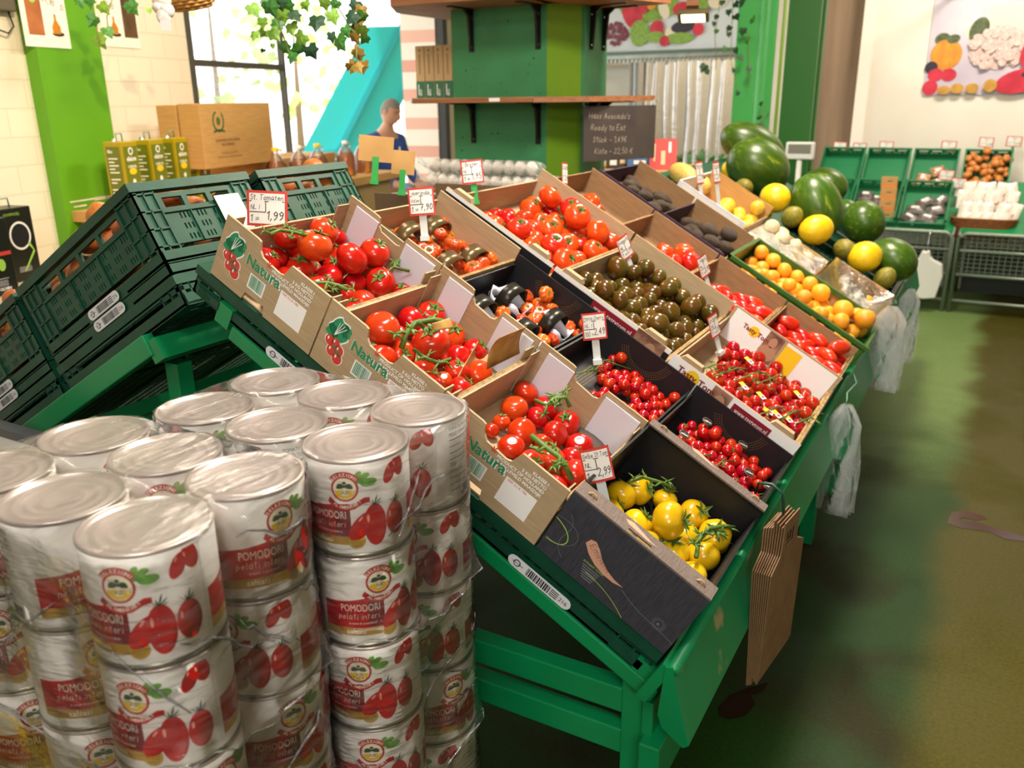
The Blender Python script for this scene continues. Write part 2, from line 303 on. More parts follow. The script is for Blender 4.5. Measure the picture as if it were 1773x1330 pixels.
# watermelon: dark and light wavy stripes along the fruit
def melon_skin():
    m = mat('watermelon_skin', '3c5a18', .32, vary=.35); t = m.node_tree; N = t.nodes.new; L = t.links.new
    tc = N('ShaderNodeTexCoord'); mp = N('ShaderNodeMapping'); mp.inputs['Scale'].default_value = (1, 1, .22); no = N('ShaderNodeTexNoise')
    no.inputs['Scale'].default_value = 5.5; no.inputs['Detail'].default_value = 5; no.inputs['Distortion'].default_value = .5
    rp = N('ShaderNodeValToRGB'); e = rp.color_ramp.elements; e[0].position = .42; e[0].color = lin('36540f'); e[1].position = .74; e[1].color = lin('96a036')
    x = e.new(.62); x.color = lin('476414')
    L(tc.outputs['Object'], mp.inputs[0]); L(mp.outputs[0], no.inputs[0]); L(no.outputs['Fac'], rp.inputs[0])
    h = [n for n in t.nodes if n.type == 'HUE_SAT'][0]; L(rp.outputs[0], h.inputs['Color']); return m
M_wat = melon_skin()
# ------------------------------------------------------------------ fruit shapes, unit radius, stem end up (+z)
def fruit(name, m, lobes=0, amp=0, flat=.88, dimple=.16, nu=20, nv=12, seed=0, long=1, neck=0, sharp=1):
    rr = random.Random(seed); ph = rr.random()*6; b = MB(); vs = []; fs = []; e1, e2 = rr.uniform(-.05, .05), rr.uniform(0, 6)
    for i in range(1, nv):
        a = math.pi*i/nv; z = math.cos(a); r = math.sin(a)
        dz = -dimple*math.exp(-(r/.34)**2) if z > 0 else dimple*.35*math.exp(-(r/.25)**2)
        if neck: r *= 1-neck*max(0, z)**1.5
        for j in range(nu):
            t = 2*math.pi*j/nu; w = abs(math.sin(lobes*t/2+ph))**sharp if lobes else 0
            k = 1+amp*(w-.6)*(.35+.65*abs(math.cos(a*.9)) if z > 0 else .5)+e1*math.cos(2*t+e2)
            vs.append((r*k*math.cos(t), r*k*math.sin(t), (z*flat+dz)*long))
    top = len(vs); vs += [(0, 0, (flat-dimple*1.05)*long), (0, 0, (-flat+dimple*.4)*long)]
    for i in range(nv-2):
        for j in range(nu): fs.append((i*nu+j, (i+1)*nu+j, (i+1)*nu+(j+1) % nu, i*nu+(j+1) % nu))
    for j in range(nu): fs.append((top, j, (j+1) % nu)); fs.append((top+1, (nv-2)*nu+(j+1) % nu, (nv-2)*nu+j))
    return b.add(vs, fs, 0, None, True).mesh(name, m)
def calyx(name, n=5, l=.62, z=.74, stem=.35, w=.13, m=None, lift=.1):
    b = MB()
    for k in range(n):
        t = 2*math.pi*k/n+random.uniform(-.2, .2); c, s_ = math.cos(t), math.sin(t); L = l*random.uniform(.75, 1.15); hgt = random.uniform(.3, 1.6)*lift
        p = [(0, .04, 0), (L*.45, w, .07+hgt*.4), (L, 0, hgt), (L*.45, -w, .07+hgt*.4), (0, -.04, 0)]
        b.add([(a*c-q*s_, a*s_+q*c, z+u) for a, q, u in p]+[(a*c-q*s_, a*s_+q*c, z+u-.03) for a, q, u in p], [(0, 1, 2, 3, 4), (9, 8, 7, 6, 5)]+[(i, i+5, (i+1) % 5+5, (i+1) % 5) for i in range(5)])
    if stem: b.tube([(0, 0, z-.05), (.03, .02, z+stem*.6), (.1, .02, z+stem)], [.07, .05, .06], 6)
    return b.mesh(name, m or M_vine)
FM = {
 'tomato': [fruit('tomato', M_tom, 5, .05, .86, .14, 22, 13, i) for i in range(3)],
 'beef': [fruit('beefsteak_tomato', M_tomo, 5, .13, .82, .2, 24, 13, i+10) for i in range(3)],
 'rib': [fruit('ribbed_tomato', M_rib, 9, .26, .72, .2, 40, 13, i+20, sharp=.7) for i in range(3)],
 'kum': [fruit('brown_tomato', M_kum, 5, .03, .9, .1, 18, 11, i+30) for i in range(2)],
 'cherry': [fruit('cherry_tomato', M_chr, 0, 0, .97, .06, 12, 8, i+40) for i in range(2)],
 'plum': [fruit('plum_tomato', M_plum, 3, .04, 1, .05, 14, 10, i+50, long=1.75) for i in range(2)],
 'yellow': [fruit('yellow_tomato', M_yel, 6, .09, .85, .16, 22, 13, i+60) for i in range(2)],
 'apricot': [fruit('orange_fruit', M_apr, 0, 0, .97, .08, 16, 10, 70)],
 'lemon': [fruit('yellow_pepper', M_lem, 4, .1, .95, .1, 16, 10, 80)],
 'avocado': [fruit('avocado', M_avo, 0, 0, 1, .03, 14, 10, 90, long=1.45, neck=.35)],
 'wonion': [fruit('white_onion', M_oni, 0, 0, .9, -.12, 16, 10, 100)],
 'bonion': [fruit('brown_onion', M_bon, 0, 0, .9, -.14, 16, 10, i+110) for i in range(2)],
 'garlic': [fruit('garlic_bulb', M_gar, 8, .14, .85, -.35, 24, 10, 120)],
 'water': [fruit('watermelon', M_wat, 0, 0, 1, .02, 28, 16, i+130, long=1.3) for i in range(2)],
 'honey': [fruit('yellow_melon', M_hon, 0, 0, 1, .02, 22, 14, i+140, long=1.22) for i in range(2)],
 'canary': [fruit('striped_melon', M_can, 10, .08, 1, .02, 30, 14, 150, long=1.25, neck=.12)],
}
CAL = {'tomato': [calyx('calyx', 5, .6, .72, .3) for _ in range(2)], 'beef': [calyx('calyx', 6, .42, .64, .22, .08) for _ in range(2)], 'rib': [calyx('calyx', 6, .35, .54, .2, .08, M_vdry)],
       'yellow': [calyx('calyx', 5, .8, .72, .3, .12, lift=.25) for _ in range(2)], 'kum': [], 'cherry': [calyx('calyx', 5, .75, .9, .2, .1)]}
def relax(P, lo, hi, it=60):
    """push overlapping fruit apart: P = [[s, d, h, r]], kept above the floor and inside the box"""
    for _ in range(it):
        for i in range(len(P)):
            a = P[i]
            for j in range(i):
                b = P[j]; dx, dy, dz = a[0]-b[0], a[1]-b[1], a[2]-b[2]; q = math.sqrt(dx*dx+dy*dy+dz*dz) or 1e-4; m = (a[3]+b[3])*.955-q
                if m > 0:
                    k = m/q/2; a[0] += dx*k; a[1] += dy*k; a[2] += dz*k; b[0] -= dx*k; b[1] -= dy*k; b[2] -= dz*k
        for a in P:
            a[0] = min(max(a[0], lo[0]+a[3]), hi[0]-a[3]); a[1] = min(max(a[1], lo[1]+a[3]), hi[1]-a[3]); a[2] = max(a[2]-.0006, lo[2]+a[3]*.97)
    return P
def rows(P, where):
    """which-one words for each fruit: its row from the upper edge and its place along that row"""
    order = sorted(range(len(P)), key=lambda i: P[i][0]); n = len(P); k = max(1, round(math.sqrt(n*.8))); per = math.ceil(n/k); out = {}
    for r in range(0, n, per):
        row = sorted(order[r:r+per], key=lambda i: P[i][1])
        for c, i in enumerate(row): out[i] = f'{ORD[r//per]} row down, {ORD[c]} from near end, {where}'
    return out
def heap(kind, pts, lo, hi, name, desc, where, cat, group, crop=None, cal=.0, hlay=1.0, tilt=.5, uniq=True, M=MS, Minv=None, flat_r=None, rmin=None, fillers=()):
    """fruit of one box: pts are picture positions with radii; they come to rest on the box floor or on each other"""
    P = []
    for q in pts:
        x, y, r = q[:3]
        if crop: x, y, r = x/crop[2]+crop[0], y/crop[2]+crop[1], r/crop[2]
        h = lo[2]+.03*hlay
        for _ in range(4):
            p = hs(x, y, h); W = MS @ p; dep = (W-CAMP).dot(FWD); rad = r*dep/FPX; h = lo[2]+rad*hlay*(q[3] if len(q) > 3 else 1)
        if rmin: rad = max(rad, rmin)
        P.append([p.x, p.y, h, rad])
    for f in fillers: P.append(list(f))
    relax(P, lo, hi); lab = rows(P, where); out = []
    for i, (s, d, h, r) in enumerate(P):
        me = FM[kind][i % len(FM[kind])]
        a = random.uniform(0, 6.28)
        rot = RZ(a) @ RX(random.uniform(-tilt, tilt)) @ RY(random.uniform(-tilt, tilt)-.3) @ RZ(random.uniform(0, 6))
        if kind in ('plum', 'avocado'): rot = RZ(random.uniform(-.9, .9)+R(100)) @ RX(R(80)) ; r *= .8
        if kind == 'lemon': rot = RZ(a) @ RX(R(60))
        o = obj(name, me, None, MS @ T(s, d, h) @ rot @ SCL(r, r, r), label=(f'{desc}, {lab[i]}' if uniq else f'{desc} in {where}'), cat=cat, group=group)
        if cal and random.random() < cal and CAL.get(kind): obj('calyx', random.choice(CAL[kind]), o)
        out.append((o, Vector((s, d, h)), r))
    return out
def vine(pts, r=.004, name='tomato_vine', label=None, group='green tomato vines', m=None, M=None, sepals=None, seed=0):
    """a stalk with side stalks; pts in slope coordinates"""
    b = MB(); b.tube(pts, r, 6); rr = random.Random(seed)
    for k, p in enumerate(pts[1:-1]):
        q = Vector(p)
        for s_ in (-1, 1):
            e = q+Vector((rr.uniform(-.02, .02), s_*rr.uniform(.015, .03), -rr.uniform(0, .012))); b.tube([q, (q+e)/2+Vector((0, 0, .006)), e], r*.6, 5)
            for z in range(4):
                u = rr.uniform(0, 6.28); b.tube([e, e+Vector((math.cos(u)*.009, math.sin(u)*.009, .003)), e+Vector((math.cos(u)*.02, math.sin(u)*.02, rr.uniform(-.004, .008)))], [r*.5, r*.55, r*.1], 4)
    return tag(b.build(name, m or M_vine, None, M if M is not None else MS), label, 'vine', group)
# ------------------------------------------------------------------ room shell
def build_room():
    fm = mat('green_floor_paint', '35592a', .5); t = fm.node_tree; N = t.nodes.new; L = t.links.new; b = t.nodes['Principled BSDF']
    tc = N('ShaderNodeTexCoord')
    def nz(sc, det, dist=0):
        n = N('ShaderNodeTexNoise'); n.inputs['Scale'].default_value = sc; n.inputs['Detail'].default_value = det; n.inputs['Distortion'].default_value = dist; L(tc.outputs['Object'], n.inputs[0]); return n
    def ramp(n, a, ca, bb, cb):
        r = N('ShaderNodeValToRGB'); e = r.color_ramp.elements; e[0].position = a; e[0].color = ca; e[1].position = bb; e[1].color = cb; L(n.outputs['Fac'], r.inputs[0]); return r
    g = ramp(nz(1.1, 3), .3, lin('0c2c02'), .7, lin('163a0a')); d = ramp(nz(1.7, 7, .4), .47, (0, 0, 0, 1), .64, (1, 1, 1, 1)); k = ramp(nz(90, 3), .3, (.75, .75, .75, 1), .7, (1.15, 1.15, 1.15, 1))
    mx = N('ShaderNodeMixRGB'); mx.inputs[2].default_value = lin('24240c'); L(d.outputs[0], mx.inputs[0]); L(g.outputs[0], mx.inputs[1])
    ml = N('ShaderNodeMixRGB'); ml.blend_type = 'MULTIPLY'; ml.inputs[0].default_value = 1; 
    # painted light: olive for the yellow-lit aisle zone, paler paint to brighten the rear
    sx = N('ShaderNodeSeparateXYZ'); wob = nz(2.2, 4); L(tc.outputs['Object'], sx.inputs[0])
    def light_zone(ax, a, bb, col, src, mul):
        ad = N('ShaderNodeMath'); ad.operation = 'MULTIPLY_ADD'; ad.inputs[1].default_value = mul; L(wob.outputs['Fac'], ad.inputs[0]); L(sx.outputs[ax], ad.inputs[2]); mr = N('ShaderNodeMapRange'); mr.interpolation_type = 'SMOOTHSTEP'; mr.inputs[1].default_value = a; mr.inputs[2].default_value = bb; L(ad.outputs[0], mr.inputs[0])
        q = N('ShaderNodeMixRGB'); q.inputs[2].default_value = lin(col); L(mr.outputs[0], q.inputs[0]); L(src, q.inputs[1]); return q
    l1 = light_zone('Y', 2.6, 4.6, '688048', mx.outputs[0], .9); l2 = light_zone('X', 1.50, 1.66, '423e0a', l1.outputs[0], .25)
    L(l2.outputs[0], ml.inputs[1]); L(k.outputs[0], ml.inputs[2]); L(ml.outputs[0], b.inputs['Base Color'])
    b.inputs['Specular IOR Level'].default_value = .22; rr = N('ShaderNodeMapRange'); rr.inputs[3].default_value = .5; rr.inputs[4].default_value = .75; L(d.outputs[0], rr.inputs[0]); L(rr.outputs[0], b.inputs['Roughness'])
    bp = N('ShaderNodeBump'); bp.inputs['Strength'].default_value = .15; bp.inputs['Distance'].default_value = .003; L(nz(70, 4).outputs['Fac'], bp.inputs['Height']); L(bp.outputs[0], b.inputs['Normal'])
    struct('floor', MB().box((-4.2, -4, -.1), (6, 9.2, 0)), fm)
    cm = mat('ceiling_paint', 'cfc8b8', .8)
    struct('ceiling', MB().box((-6, -4, 4.0), (6, 9.2, 4.1)), cm)
    wm = mat('white_wall_paint', 'e9e3d6', .75, c2='ddd5c6', scale=1.3)
    # brick pattern for the block wall: joints as relief
    bm_ = mat('painted_block_wall', 'e6ddc8', .7); t = bm_.node_tree; br = t.nodes.new('ShaderNodeTexBrick'); tc = t.nodes.new('ShaderNodeTexCoord'); mp = t.nodes.new('ShaderNodeMapping')
    mp.inputs['Rotation'].default_value = (R(90), 0, 0); br.inputs['Scale'].default_value = 1; br.inputs['Brick Width'].default_value = .25; br.inputs['Row Height'].default_value = .125; br.inputs['Mortar Size'].default_value = .004
    br.inputs['Color1'].default_value = lin('e9e0cc'); br.inputs['Color2'].default_value = lin('e6dcc8'); br.inputs['Mortar'].default_value = lin('ddd2bc')
    t.links.new(tc.outputs['Object'], mp.inputs[0]); t.links.new(mp.outputs[0], br.inputs[0]); t.links.new(br.outputs[0], t.nodes['Principled BSDF'].inputs['Base Color'])
    bp = t.nodes.new('ShaderNodeBump'); bp.invert = True; bp.inputs['Strength'].default_value = .5; bp.inputs['Distance'].default_value = .004; t.links.new(br.outputs['Fac'], bp.inputs['Height']); t.links.new(bp.outputs[0], t.nodes['Principled BSDF'].inputs['Normal'])
    w = MB().box((-5, 0, 0), (1.33, .24, 4)).box((1.33, 0, 0), (2.45, .24, 1.05)).box((1.33, 0, 2.75), (5.08, .24, 4)); struct('wall_west', w, bm_, MW)
    brk = mat('red_brick_wall', 'c88a78', .8); t = brk.node_tree; br = t.nodes.new('ShaderNodeTexBrick'); tc = t.nodes.new('ShaderNodeTexCoord'); mp = t.nodes.new('ShaderNodeMapping')
    mp.inputs['Rotation'].default_value = (R(90), 0, 0); br.inputs['Scale'].default_value = 1; br.inputs['Brick Width'].default_value = .26; br.inputs['Row Height'].default_value = .135; br.inputs['Mortar Size'].default_value = .012
    br.inputs['Color1'].default_value = lin('e0b2a4'); br.inputs['Color2'].default_value = lin('d49c8c'); br.inputs['Mortar'].default_value = lin('e6ded6')
    t.links.new(tc.outputs['Object'], mp.inputs[0]); t.links.new(mp.outputs[0], br.inputs[0]); t.links.new(br.outputs[0], t.nodes['Principled BSDF'].inputs['Base Color'])
    struct('wall_west_brick', MB().box((5.08, -.02, 0), (5.4, .34, 4)), brk, MW @ T(5.08, 0, 0) @ RZ(R(90)) @ T(0, 0, 0) @ RZ(R(-90)) @ T(-5.08, 0, 0))
    struct('wall_west_end', MB().box((5.4, 0, 0), (9, .24, 4)), mat('beige_wall_paint', 'b7ab90', .8), MW)
    struct('trim_1', MB().box((5.09, -.1, 0), (5.2, -.02, 4)), mat('dark_frame', '2a2a2c', .5), MW)
    gm = mat('lime_green_wall_paint', '5fa014', .55, c2='589812', scale=3)
    pl = MB().box((.16, -.07, 0), (.56, 0, 4)); pl.box((.2, -.072, 1.19), (.52, -.07, 1.197), 1); pl.box((.22, -.072, 1.165), (.3, -.07, 1.172), 1); pl.box((.36, -.072, 1.185), (.46, -.07, 1.199), 1)
    struct('trim_2', pl, [gm, M_gar], MW)
    # window beside the doorway: dark frame, one rail, panes
    fmt = mat('dark_window_frame', '55544c', .5, .3)
    f = MB().box((1.33, .02, 1.05), (1.41, .14, 2.75)).box((1.41, .05, 1.85), (2.43, .1, 1.885)).box((2.43, .05, 0), (2.455, .09, 2.75)).box((1.41, .05, 1.05), (2.43, .1, 1.09))
    wf = struct('window_1', f, fmt, MW)
    gp = film('window_glass', .0, .6, .02)
    obj('glass_pane', MB().box((1.41, .07, 1.09), (2.43, .075, 1.85)).mesh('glass_pane', gp), wf); obj('glass_pane', MB().box((1.41, .07, 1.885), (2.43, .075, 2.75)).mesh('glass_pane', gp), wf)
    # back of the hall
    wb = MB().box((-3.6, 7.25, 2.02), (-.28, 7.45, 4)).box((.22, 7.2, 0), (6, 7.45, 4)).box((-.85, 7.25, 0), (-.28, 7.45, 2.02)).box((-3.6, 7.25, 0), (-2.35, 7.45, 2.02)); struct('wall_north', wb, wm)
    pj = MB().box((.2, 7.17, 0), (.3, 7.2, 3.2)); struct('trim_3', pj, mat('white_trim_paint', 'efe8da', .6))
    struct('wall_north_recess', MB().box((-.28, 7.33, 0), (.22, 7.45, 4)), mat('brown_wall_panel', '9a8068', .7, c2='8a705a', scale=2, stretch=(6, 1, .4)))
    struct('wall_cold_store', MB().box((-4, 9, 0), (0, 9.1, 4)), mat('cold_store_panel', 'b8ac98', .6))
    struct('wall_east', MB().box((5.8, -4, 0), (6, 9.2, 4)), wm); struct('wall_south', MB().box((-6, -4.2, 0), (6, -4, 4)), wm)
    # door head with the toothed curtain track, translucent side light
    struct('trim_4', MB().box((-2.5, 7.14, 1.99), (-.82, 7.25, 2.07)), mat('green_grey_track', '5c7064', .5, .4))
    tr = MB()
    for i in range(34): tr.box((-2.3+i*.044, 7.12, 1.965), (-2.275+i*.044, 7.15, 1.995))
    struct('trim_5', tr.box((-2.4, 7.13, 2.0), (-.85, 7.14, 2.035)), M_metal)
    rb = mat('ribbed_light_panel', 'e9e6dc', .5); wv = rb.node_tree.nodes.new('ShaderNodeTexWave'); wv.inputs['Scale'].default_value = 14; bpn = rb.node_tree.nodes.new('ShaderNodeBump'); bpn.inputs['Distance'].default_value = .01
    tcc = rb.node_tree.nodes.new('ShaderNodeTexCoord'); rb.node_tree.links.new(tcc.outputs['Object'], wv.inputs[0]); rb.node_tree.links.new(wv.outputs['Fac'], bpn.inputs['Height']); rb.node_tree.links.new(bpn.outputs[0], rb.node_tree.nodes['Principled BSDF'].inputs['Normal'])
    struct('window_2', MB().box((-2.35, 7.3, .0), (-1.93, 7.34, 1.95)), rb); struct('trim_6', MB().box((-1.95, 7.22, 0), (-1.9, 7.32, 1.97)), mat('blue_grey_post', '6c7684', .4, .5))
    # clear strips of the curtain
    sm = film('strip_curtain_plastic', .07, 1.5, .12, streak=(1, 1, 4), scale=3)
    for i in range(9):
        x = -1.86+i*.113; v = []; n = 14
        for k in range(n+1):
            z = 1.97-1.95*k/n
            for j in range(6): u = j/5-.5; v.append((x+u*.13, 7.2+(.03 if i % 2 else -.02)-.05*math.cos(u*2.6)+.012*math.sin(k*.7+i), z))
        b = MB().add(v, [(k*6+j, k*6+j+1, k*6+j+7, k*6+j+6) for k in range(n) for j in range(5)], 0, None, True)
        b.build('plastic_strip', sm, label=f'clear plastic door strip, {ORD[i]} from the ribbed panel, in the doorway behind melons', cat='strip curtain', group='clear strips of the curtain door')
    # green columns
    struct('column_1', MB().box((-.29, 5.0, 0), (-.14, 5.22, 4)).lathe([(.062, 0), (.062, 4)], 20, 0, T(-.09, 5.03, 0)), mat('green_column_paint', '3e9a4c', .4), bevel=.004)
    struct('column_2', MB().box((-.02, 5.3, 0), (.2, 5.34, 4)).box((-.02, 5.46, 0), (.2, 5.5, 4)).box((.06, 5.34, 0), (.1, 5.46, 4)), mat('dark_green_column_paint', '2c6a28', .45))
    struct('trim_7', MB().tube([(-.1, 4.99, 2.36), (.1, 5.3, 2.4), (.9, 7.1, 2.45), (1.6, 7.1, 2.47)], .012, 8).tube([(.0, 5.1, 0), (.0, 5.1, 4)], .012, 8), mat('pale_green_pipe', '86a83c', .4))
build_room()
# ------------------------------------------------------------------ the sloped display rack
def build_rack():
    t = thing('display_rack', 'green painted steel slope rack carrying the tomato boxes along the aisle', 'display rack', MS)
    D = 4.3
    for d in (-.035, D):
        MB().box((.1 if d < 0 else -.06, d+.034 if d < 0 else d, -.106), (1.235, d+.069 if d < 0 else d+.035, -.0715)).build('slope_beam', M_rack, t, bevel=.003)
    MB().box((.0, .42, -.03), (1.2, D, -.004)).build('deck', mat('rack_deck', '0c4a30', .5), t)
    b = MB()
    for x in (.05, .55, 1.17): b.box((x, 0, -.09), (x+.04, D, -.04))
    b.build('side_rail', M_rack, t)
    lip = MB(); lip.tube([(1.225, -.03, .012), (1.225, D, .012)], .011, 10); lip.box((1.205, -.03, -.085), (1.226, D, .01)); lip.build('rim_rail', M_rack, t)
    W = MSI @ Matrix.Identity(4)
    ap = MB().prism([(1.055, .704), (1.066, .706), (1.104, .556), (1.094, .548), (1.055, .575), (1.045, .60)], -.035, D, 0, W)
    wear = mat('worn_green_paint', '0f8a55', .4, c2='a39c70', scale=7, contrast=.12)
    e = wear.node_tree.nodes['Color Ramp'].color_ramp.elements; e[0].position = .62; e[1].position = .68
    ap.prism([(1.0665, .704), (1.1045, .556), (1.1035, .556), (1.0655, .704)], -.034, .5, 1, W)
    ap.build('apron', [M_rack, wear], t)
    for y in (.02, 1.85, D-.06):
        MB().box((.955, y, 0), (1.005, y+.05, .64), 0, W).build('leg', M_rack, t, bevel=.003); MB().box((-.06, y+(.5 if y < 1 else 0), 0), (-.01, y+.05+(.5 if y < 1 else 0), 1.22), 0, W).build('leg', M_rack, t, bevel=.003)
    for z in (.525, .43): MB().box((-.03, .025, z), (.955, .065, z+.055), 0, W).build('cross_bar', M_rack, t, bevel=.003)
    MB().box((1.01, -.03, .42), (1.05, D, .52), 0, W).build('lower_rail', M_rack, t, bevel=.003)
    p = MB().box((1.005, .0, .1), (1.025, .05, .59), 0, W); p.build('end_plate', M_rack, t)
    s = MB()
    for z in (.47, .39): s.lathe([(0, .004), (.006, .003), (.007, 0)], 8, 0, W @ T(1.015, -.001, z) @ RX(R(90)))
    s.build('bolt', M_metal, t)
    t2 = thing('display_rack', 'green painted steel slope rack under the onion crates, facing the block wall', 'display rack', ML)
    for y in (.03, -3.2): MB().box((-.0, y-.03, -.055), (1.25, y, 0)).build('slope_beam', M_rack, t2, bevel=.003)
    MB().box((-.03, -3.2, -.075), (.01, .025, -.02)).build('ridge_rail', M_rack, t2); MB().box((.6, -3.2, -.1), (.64, -.03, -.055)).build('side_rail', M_rack, t2); MB().box((1.2, -3.2, -.055), (1.25, .03, 0)).build('rim_rail', M_rack, t2)
    V = ML.inverted()
    for y in (.12, 3.0):
        for x in (-.34, -1.3): MB().box((x, y, 0), (x+.045, y+.045, 1.02 if x > -.5 else .5), 0, V).build('leg', M_rack, t2)
    MB().box((-1.3, .12, .35), (-.3, .16, .4), 0, V).build('cross_bar', M_rack, t2)
build_rack()
# ------------------------------------------------------------------ stackable crates
LB = M_lgrey
def crate(L, W, H, m, windows=True, base_h=.03):
    """lattice sided crate, long side facing -y of its frame; returns mesh data {part: mesh}"""
    b = MB(); fold = H < .05
    def side(n, ax, t0, inner, outer, flip):
        h = []; c = .075 if n > .45 else .06
        v0, v1 = base_h+.012, H-.028
        wv0 = v0+(v1-v0)*.62 if windows else v1
        if windows:
            k = 4 if n > .45 else 3; w = (n-2*c-.02)/k
            for i in range(k): h.append((c+.01+i*w+.008, c+.01+(i+1)*w-.008, wv0+.012, v1-.012))
        nr = 3 if wv0-v0 > .06 else 1; hh = (wv0-v0)/nr; kk = int((n-2*c)/.052)
        for r_ in range(nr):
            for g in range(kk):
                for q in range(3): u = c+.012+g*.052+q*.011; h.append((u, u+.0045, v0+r_*hh+hh*.25, v0+r_*hh+hh*.8))
        b.holes(.01, n-.01, v0, v1, h, *sorted((inner, (inner+t0*2)/3)), 0, None, ax)
        lo, hi = sorted((t0, inner))
        f = lambda u0, u1, a, z: b.box((u0, lo, a), (u1, hi, z)) if ax == 'y' else b.box((lo, u0, a), (hi, u1, z))
        for u in (0, c*.5, c-.002): f(u, u+.004, base_h, H-.02); f(n-u-.004, n-u, base_h, H-.02)
        nn = max(2, int((H-base_h)/.045))
        for k in range(nn+1):
            z = base_h+.01+(v1-base_h-.01)*k/nn; f(0, c, z-.002, z+.002); f(n-c, n, z-.002, z+.002)
        f(c, n-c, wv0-.002, wv0+.003)
        for k in (1, 2): u = c+(n-2*c)*k/3; f(u-.0015, u+.0015, v0, wv0)
    if fold: b.box((.01, .01, .028), (L-.01, W-.01, .0295))
    else: side(L, 'y', 0, .014, 0, 1); side(L, 'y', W, W-.014, 0, 1); side(W, 'x', 0, .014, 0, 1); side(W, 'x', L, L-.014, 0, 1)
    bs = MB(); bs.holes(.0, L, 0, W, [(.02+i*.028, .036+i*.028, .03+j*.05, .065+j*.05) for i in range(int((L-.04)/.028)) for j in range(int((W-.05)/.05))], .002, .008, 0, None, 'z')
    bs.box((0, 0, 0), (L, .006, base_h)); bs.box((0, W-.006, 0), (L, W, base_h)); bs.box((0, 0, 0), (.006, W, base_h)); bs.box((L-.006, 0, 0), (L, W, base_h))
    for x0 in (.012, L-.082): bs.box((x0, -.003, .006), (x0+.07, 0, base_h-.004))
    for x0 in (.018, L-.058):
        for i in range(6):
            for j in range(3): bs.box((x0+i*.006, -.0045, .009+j*.006), (x0+.003+i*.006, -.003, .012+j*.006))
    if fold: return {'body': b.mesh('body', m), 'base': bs.mesh('base', m)}
    rm = MB()
    for (x0, y0, x1, y1) in ((-.004, -.004, L+.004, .016), (-.004, W-.016, L+.004, W+.004), (-.004, .016, .016, W-.016), (L-.016, .016, L+.004, W-.016)): rm.box((x0, y0, H-.022), (x1, y1, H))
    return {'body': b.mesh('body', m), 'base': bs.mesh('base', m), 'rim': rm.mesh('rim', m)}
def barcode_mb(w=.15, h=.026, badge=False, num='216'):
    """white oblong label with bars, in the x-y plane"""
    M = Matrix.Identity(4); b = MB(); n = 6
    pts = [(h/2+math.cos(R(90)+math.pi*i/n)*h/2, h/2+math.sin(R(90)+math.pi*i/n)*h/2) for i in range(n+1)]+[(w-h/2+math.cos(R(-90)+math.pi*i/n)*h/2, h/2+math.sin(R(-90)+math.pi*i/n)*h/2) for i in range(n+1)]
    b.poly(pts, 0, M); M2 = T(0, 0, .0004); x = w*.3; rr = random.Random(3)
    while x < w*.66: q = rr.choice((.0012, .002, .003)); b.rect(x, h*.16, x+q, h*.84, 1, M2); x += q+rr.choice((.0012, .002))
    b.ell(w*.14, h/2, h*.3, h*.3, 1, M2); b.ell(w*.14, h/2, h*.22, h*.22, 0, T(0, 0, .0007)); b.rect(w*.07, h*.48, w*.24, h*.53, 1, T(0, 0, .0009))
    for i in range(4): b.rect(w*.68, h*(.2+i*.17), w*.8, h*(.28+i*.17), 1, M2)
    b.flat(text2d(num), 1, M2, h*.34, (w*.82, h*.33))
    return b
M_lab = barcode_mb().mesh('barcode_label', [LB, M_ink])
FL = Matrix(((-1, 0, 0, 0), (0, 0, 1, 0), (0, 1, 0, 0), (0, 0, 0, 1)))     # writing on the near face of a crate of the other slope
FR = RX(R(90))                                                             # writing on the near face of anything on the main slope
def put_crate(parts, M, label, group, lab=None, name='crate'):
    t = thing(name, label, 'crate', M, group)
    for k, me in parts.items(): obj(k, me, t)
    if lab: obj('barcode_label', M_lab, t, lab, label='white barcode label')
    return t
cr_tall = crate(.58, .36, .2, M_crate); cr_low = crate(.58, .36, .075, M_crate, False); cr_fold = crate(.58, .36, .03, M_crate, False, .028); cr_und = crate(.595, .395, .07, M_crate, False)
for k, s in enumerate((0, .6)):
    put_crate(cr_und, MS @ T(s-.03+.03*k, .003, -.0705), ('shallow green crate under the two upper brown tomato cartons', 'shallow green crate under the lowest brown carton and the black carton')[k], 'green crates under the front boxes', FR @ T(.23+k*.04, .002, .0045))
# the stacks on the other slope: x runs down the slope, near face is +y of the local frame, so build with y mirrored position
def lcrate(parts, x, d, h, label, group, W=.36, lab=True, xo=.2):
    M = ML @ T(x, -d-W, h)
    t = thing('crate', label, 'crate', M, group)
    for k, me in parts.items(): obj(k, me, t)
    if lab: obj('barcode_label', M_lab, t, T(xo+.15, W+.0045, .003) @ FL, label='white barcode label')
    return t
NB = 'green crates stacked on the onion rack'
for col, (x, d) in enumerate(((-.16, 0), (.45, 0))):
    wch = ('end stack nearest the slope top', 'end stack lower down the slope')[col]
    lcrate(cr_low, x, d, 0, f'shallow green crate at the bottom of the {wch}', NB, lab=False); lcrate(cr_fold, x, d, .0755, f'flat folded green crate in the middle of the {wch}', NB)
    lcrate(cr_tall, x, d, .1065, f'tall lattice crate of onions on the {wch}', NB)
for i, (x, d) in enumerate(((.45, .4), (-.16, .8), (.45, .8), (-.16, 1.2), (.45, 1.2))): lcrate(cr_low, x, d, 0, f'shallow green crate on the onion rack seen from below, {ORD[i]} behind the end stacks', NB, lab=False)
for i in range(4): put_crate(cr_low, T(-.95, .5, .12+.085*i), f'dark green empty crate stored under the onion rack, {ORD[i]} from the floor', 'crates stored under the rack')
lcrate(cr_tall, -.16, .40, .1065, 'green lattice onion crate behind the St. Tomaten price card', NB, lab=False)
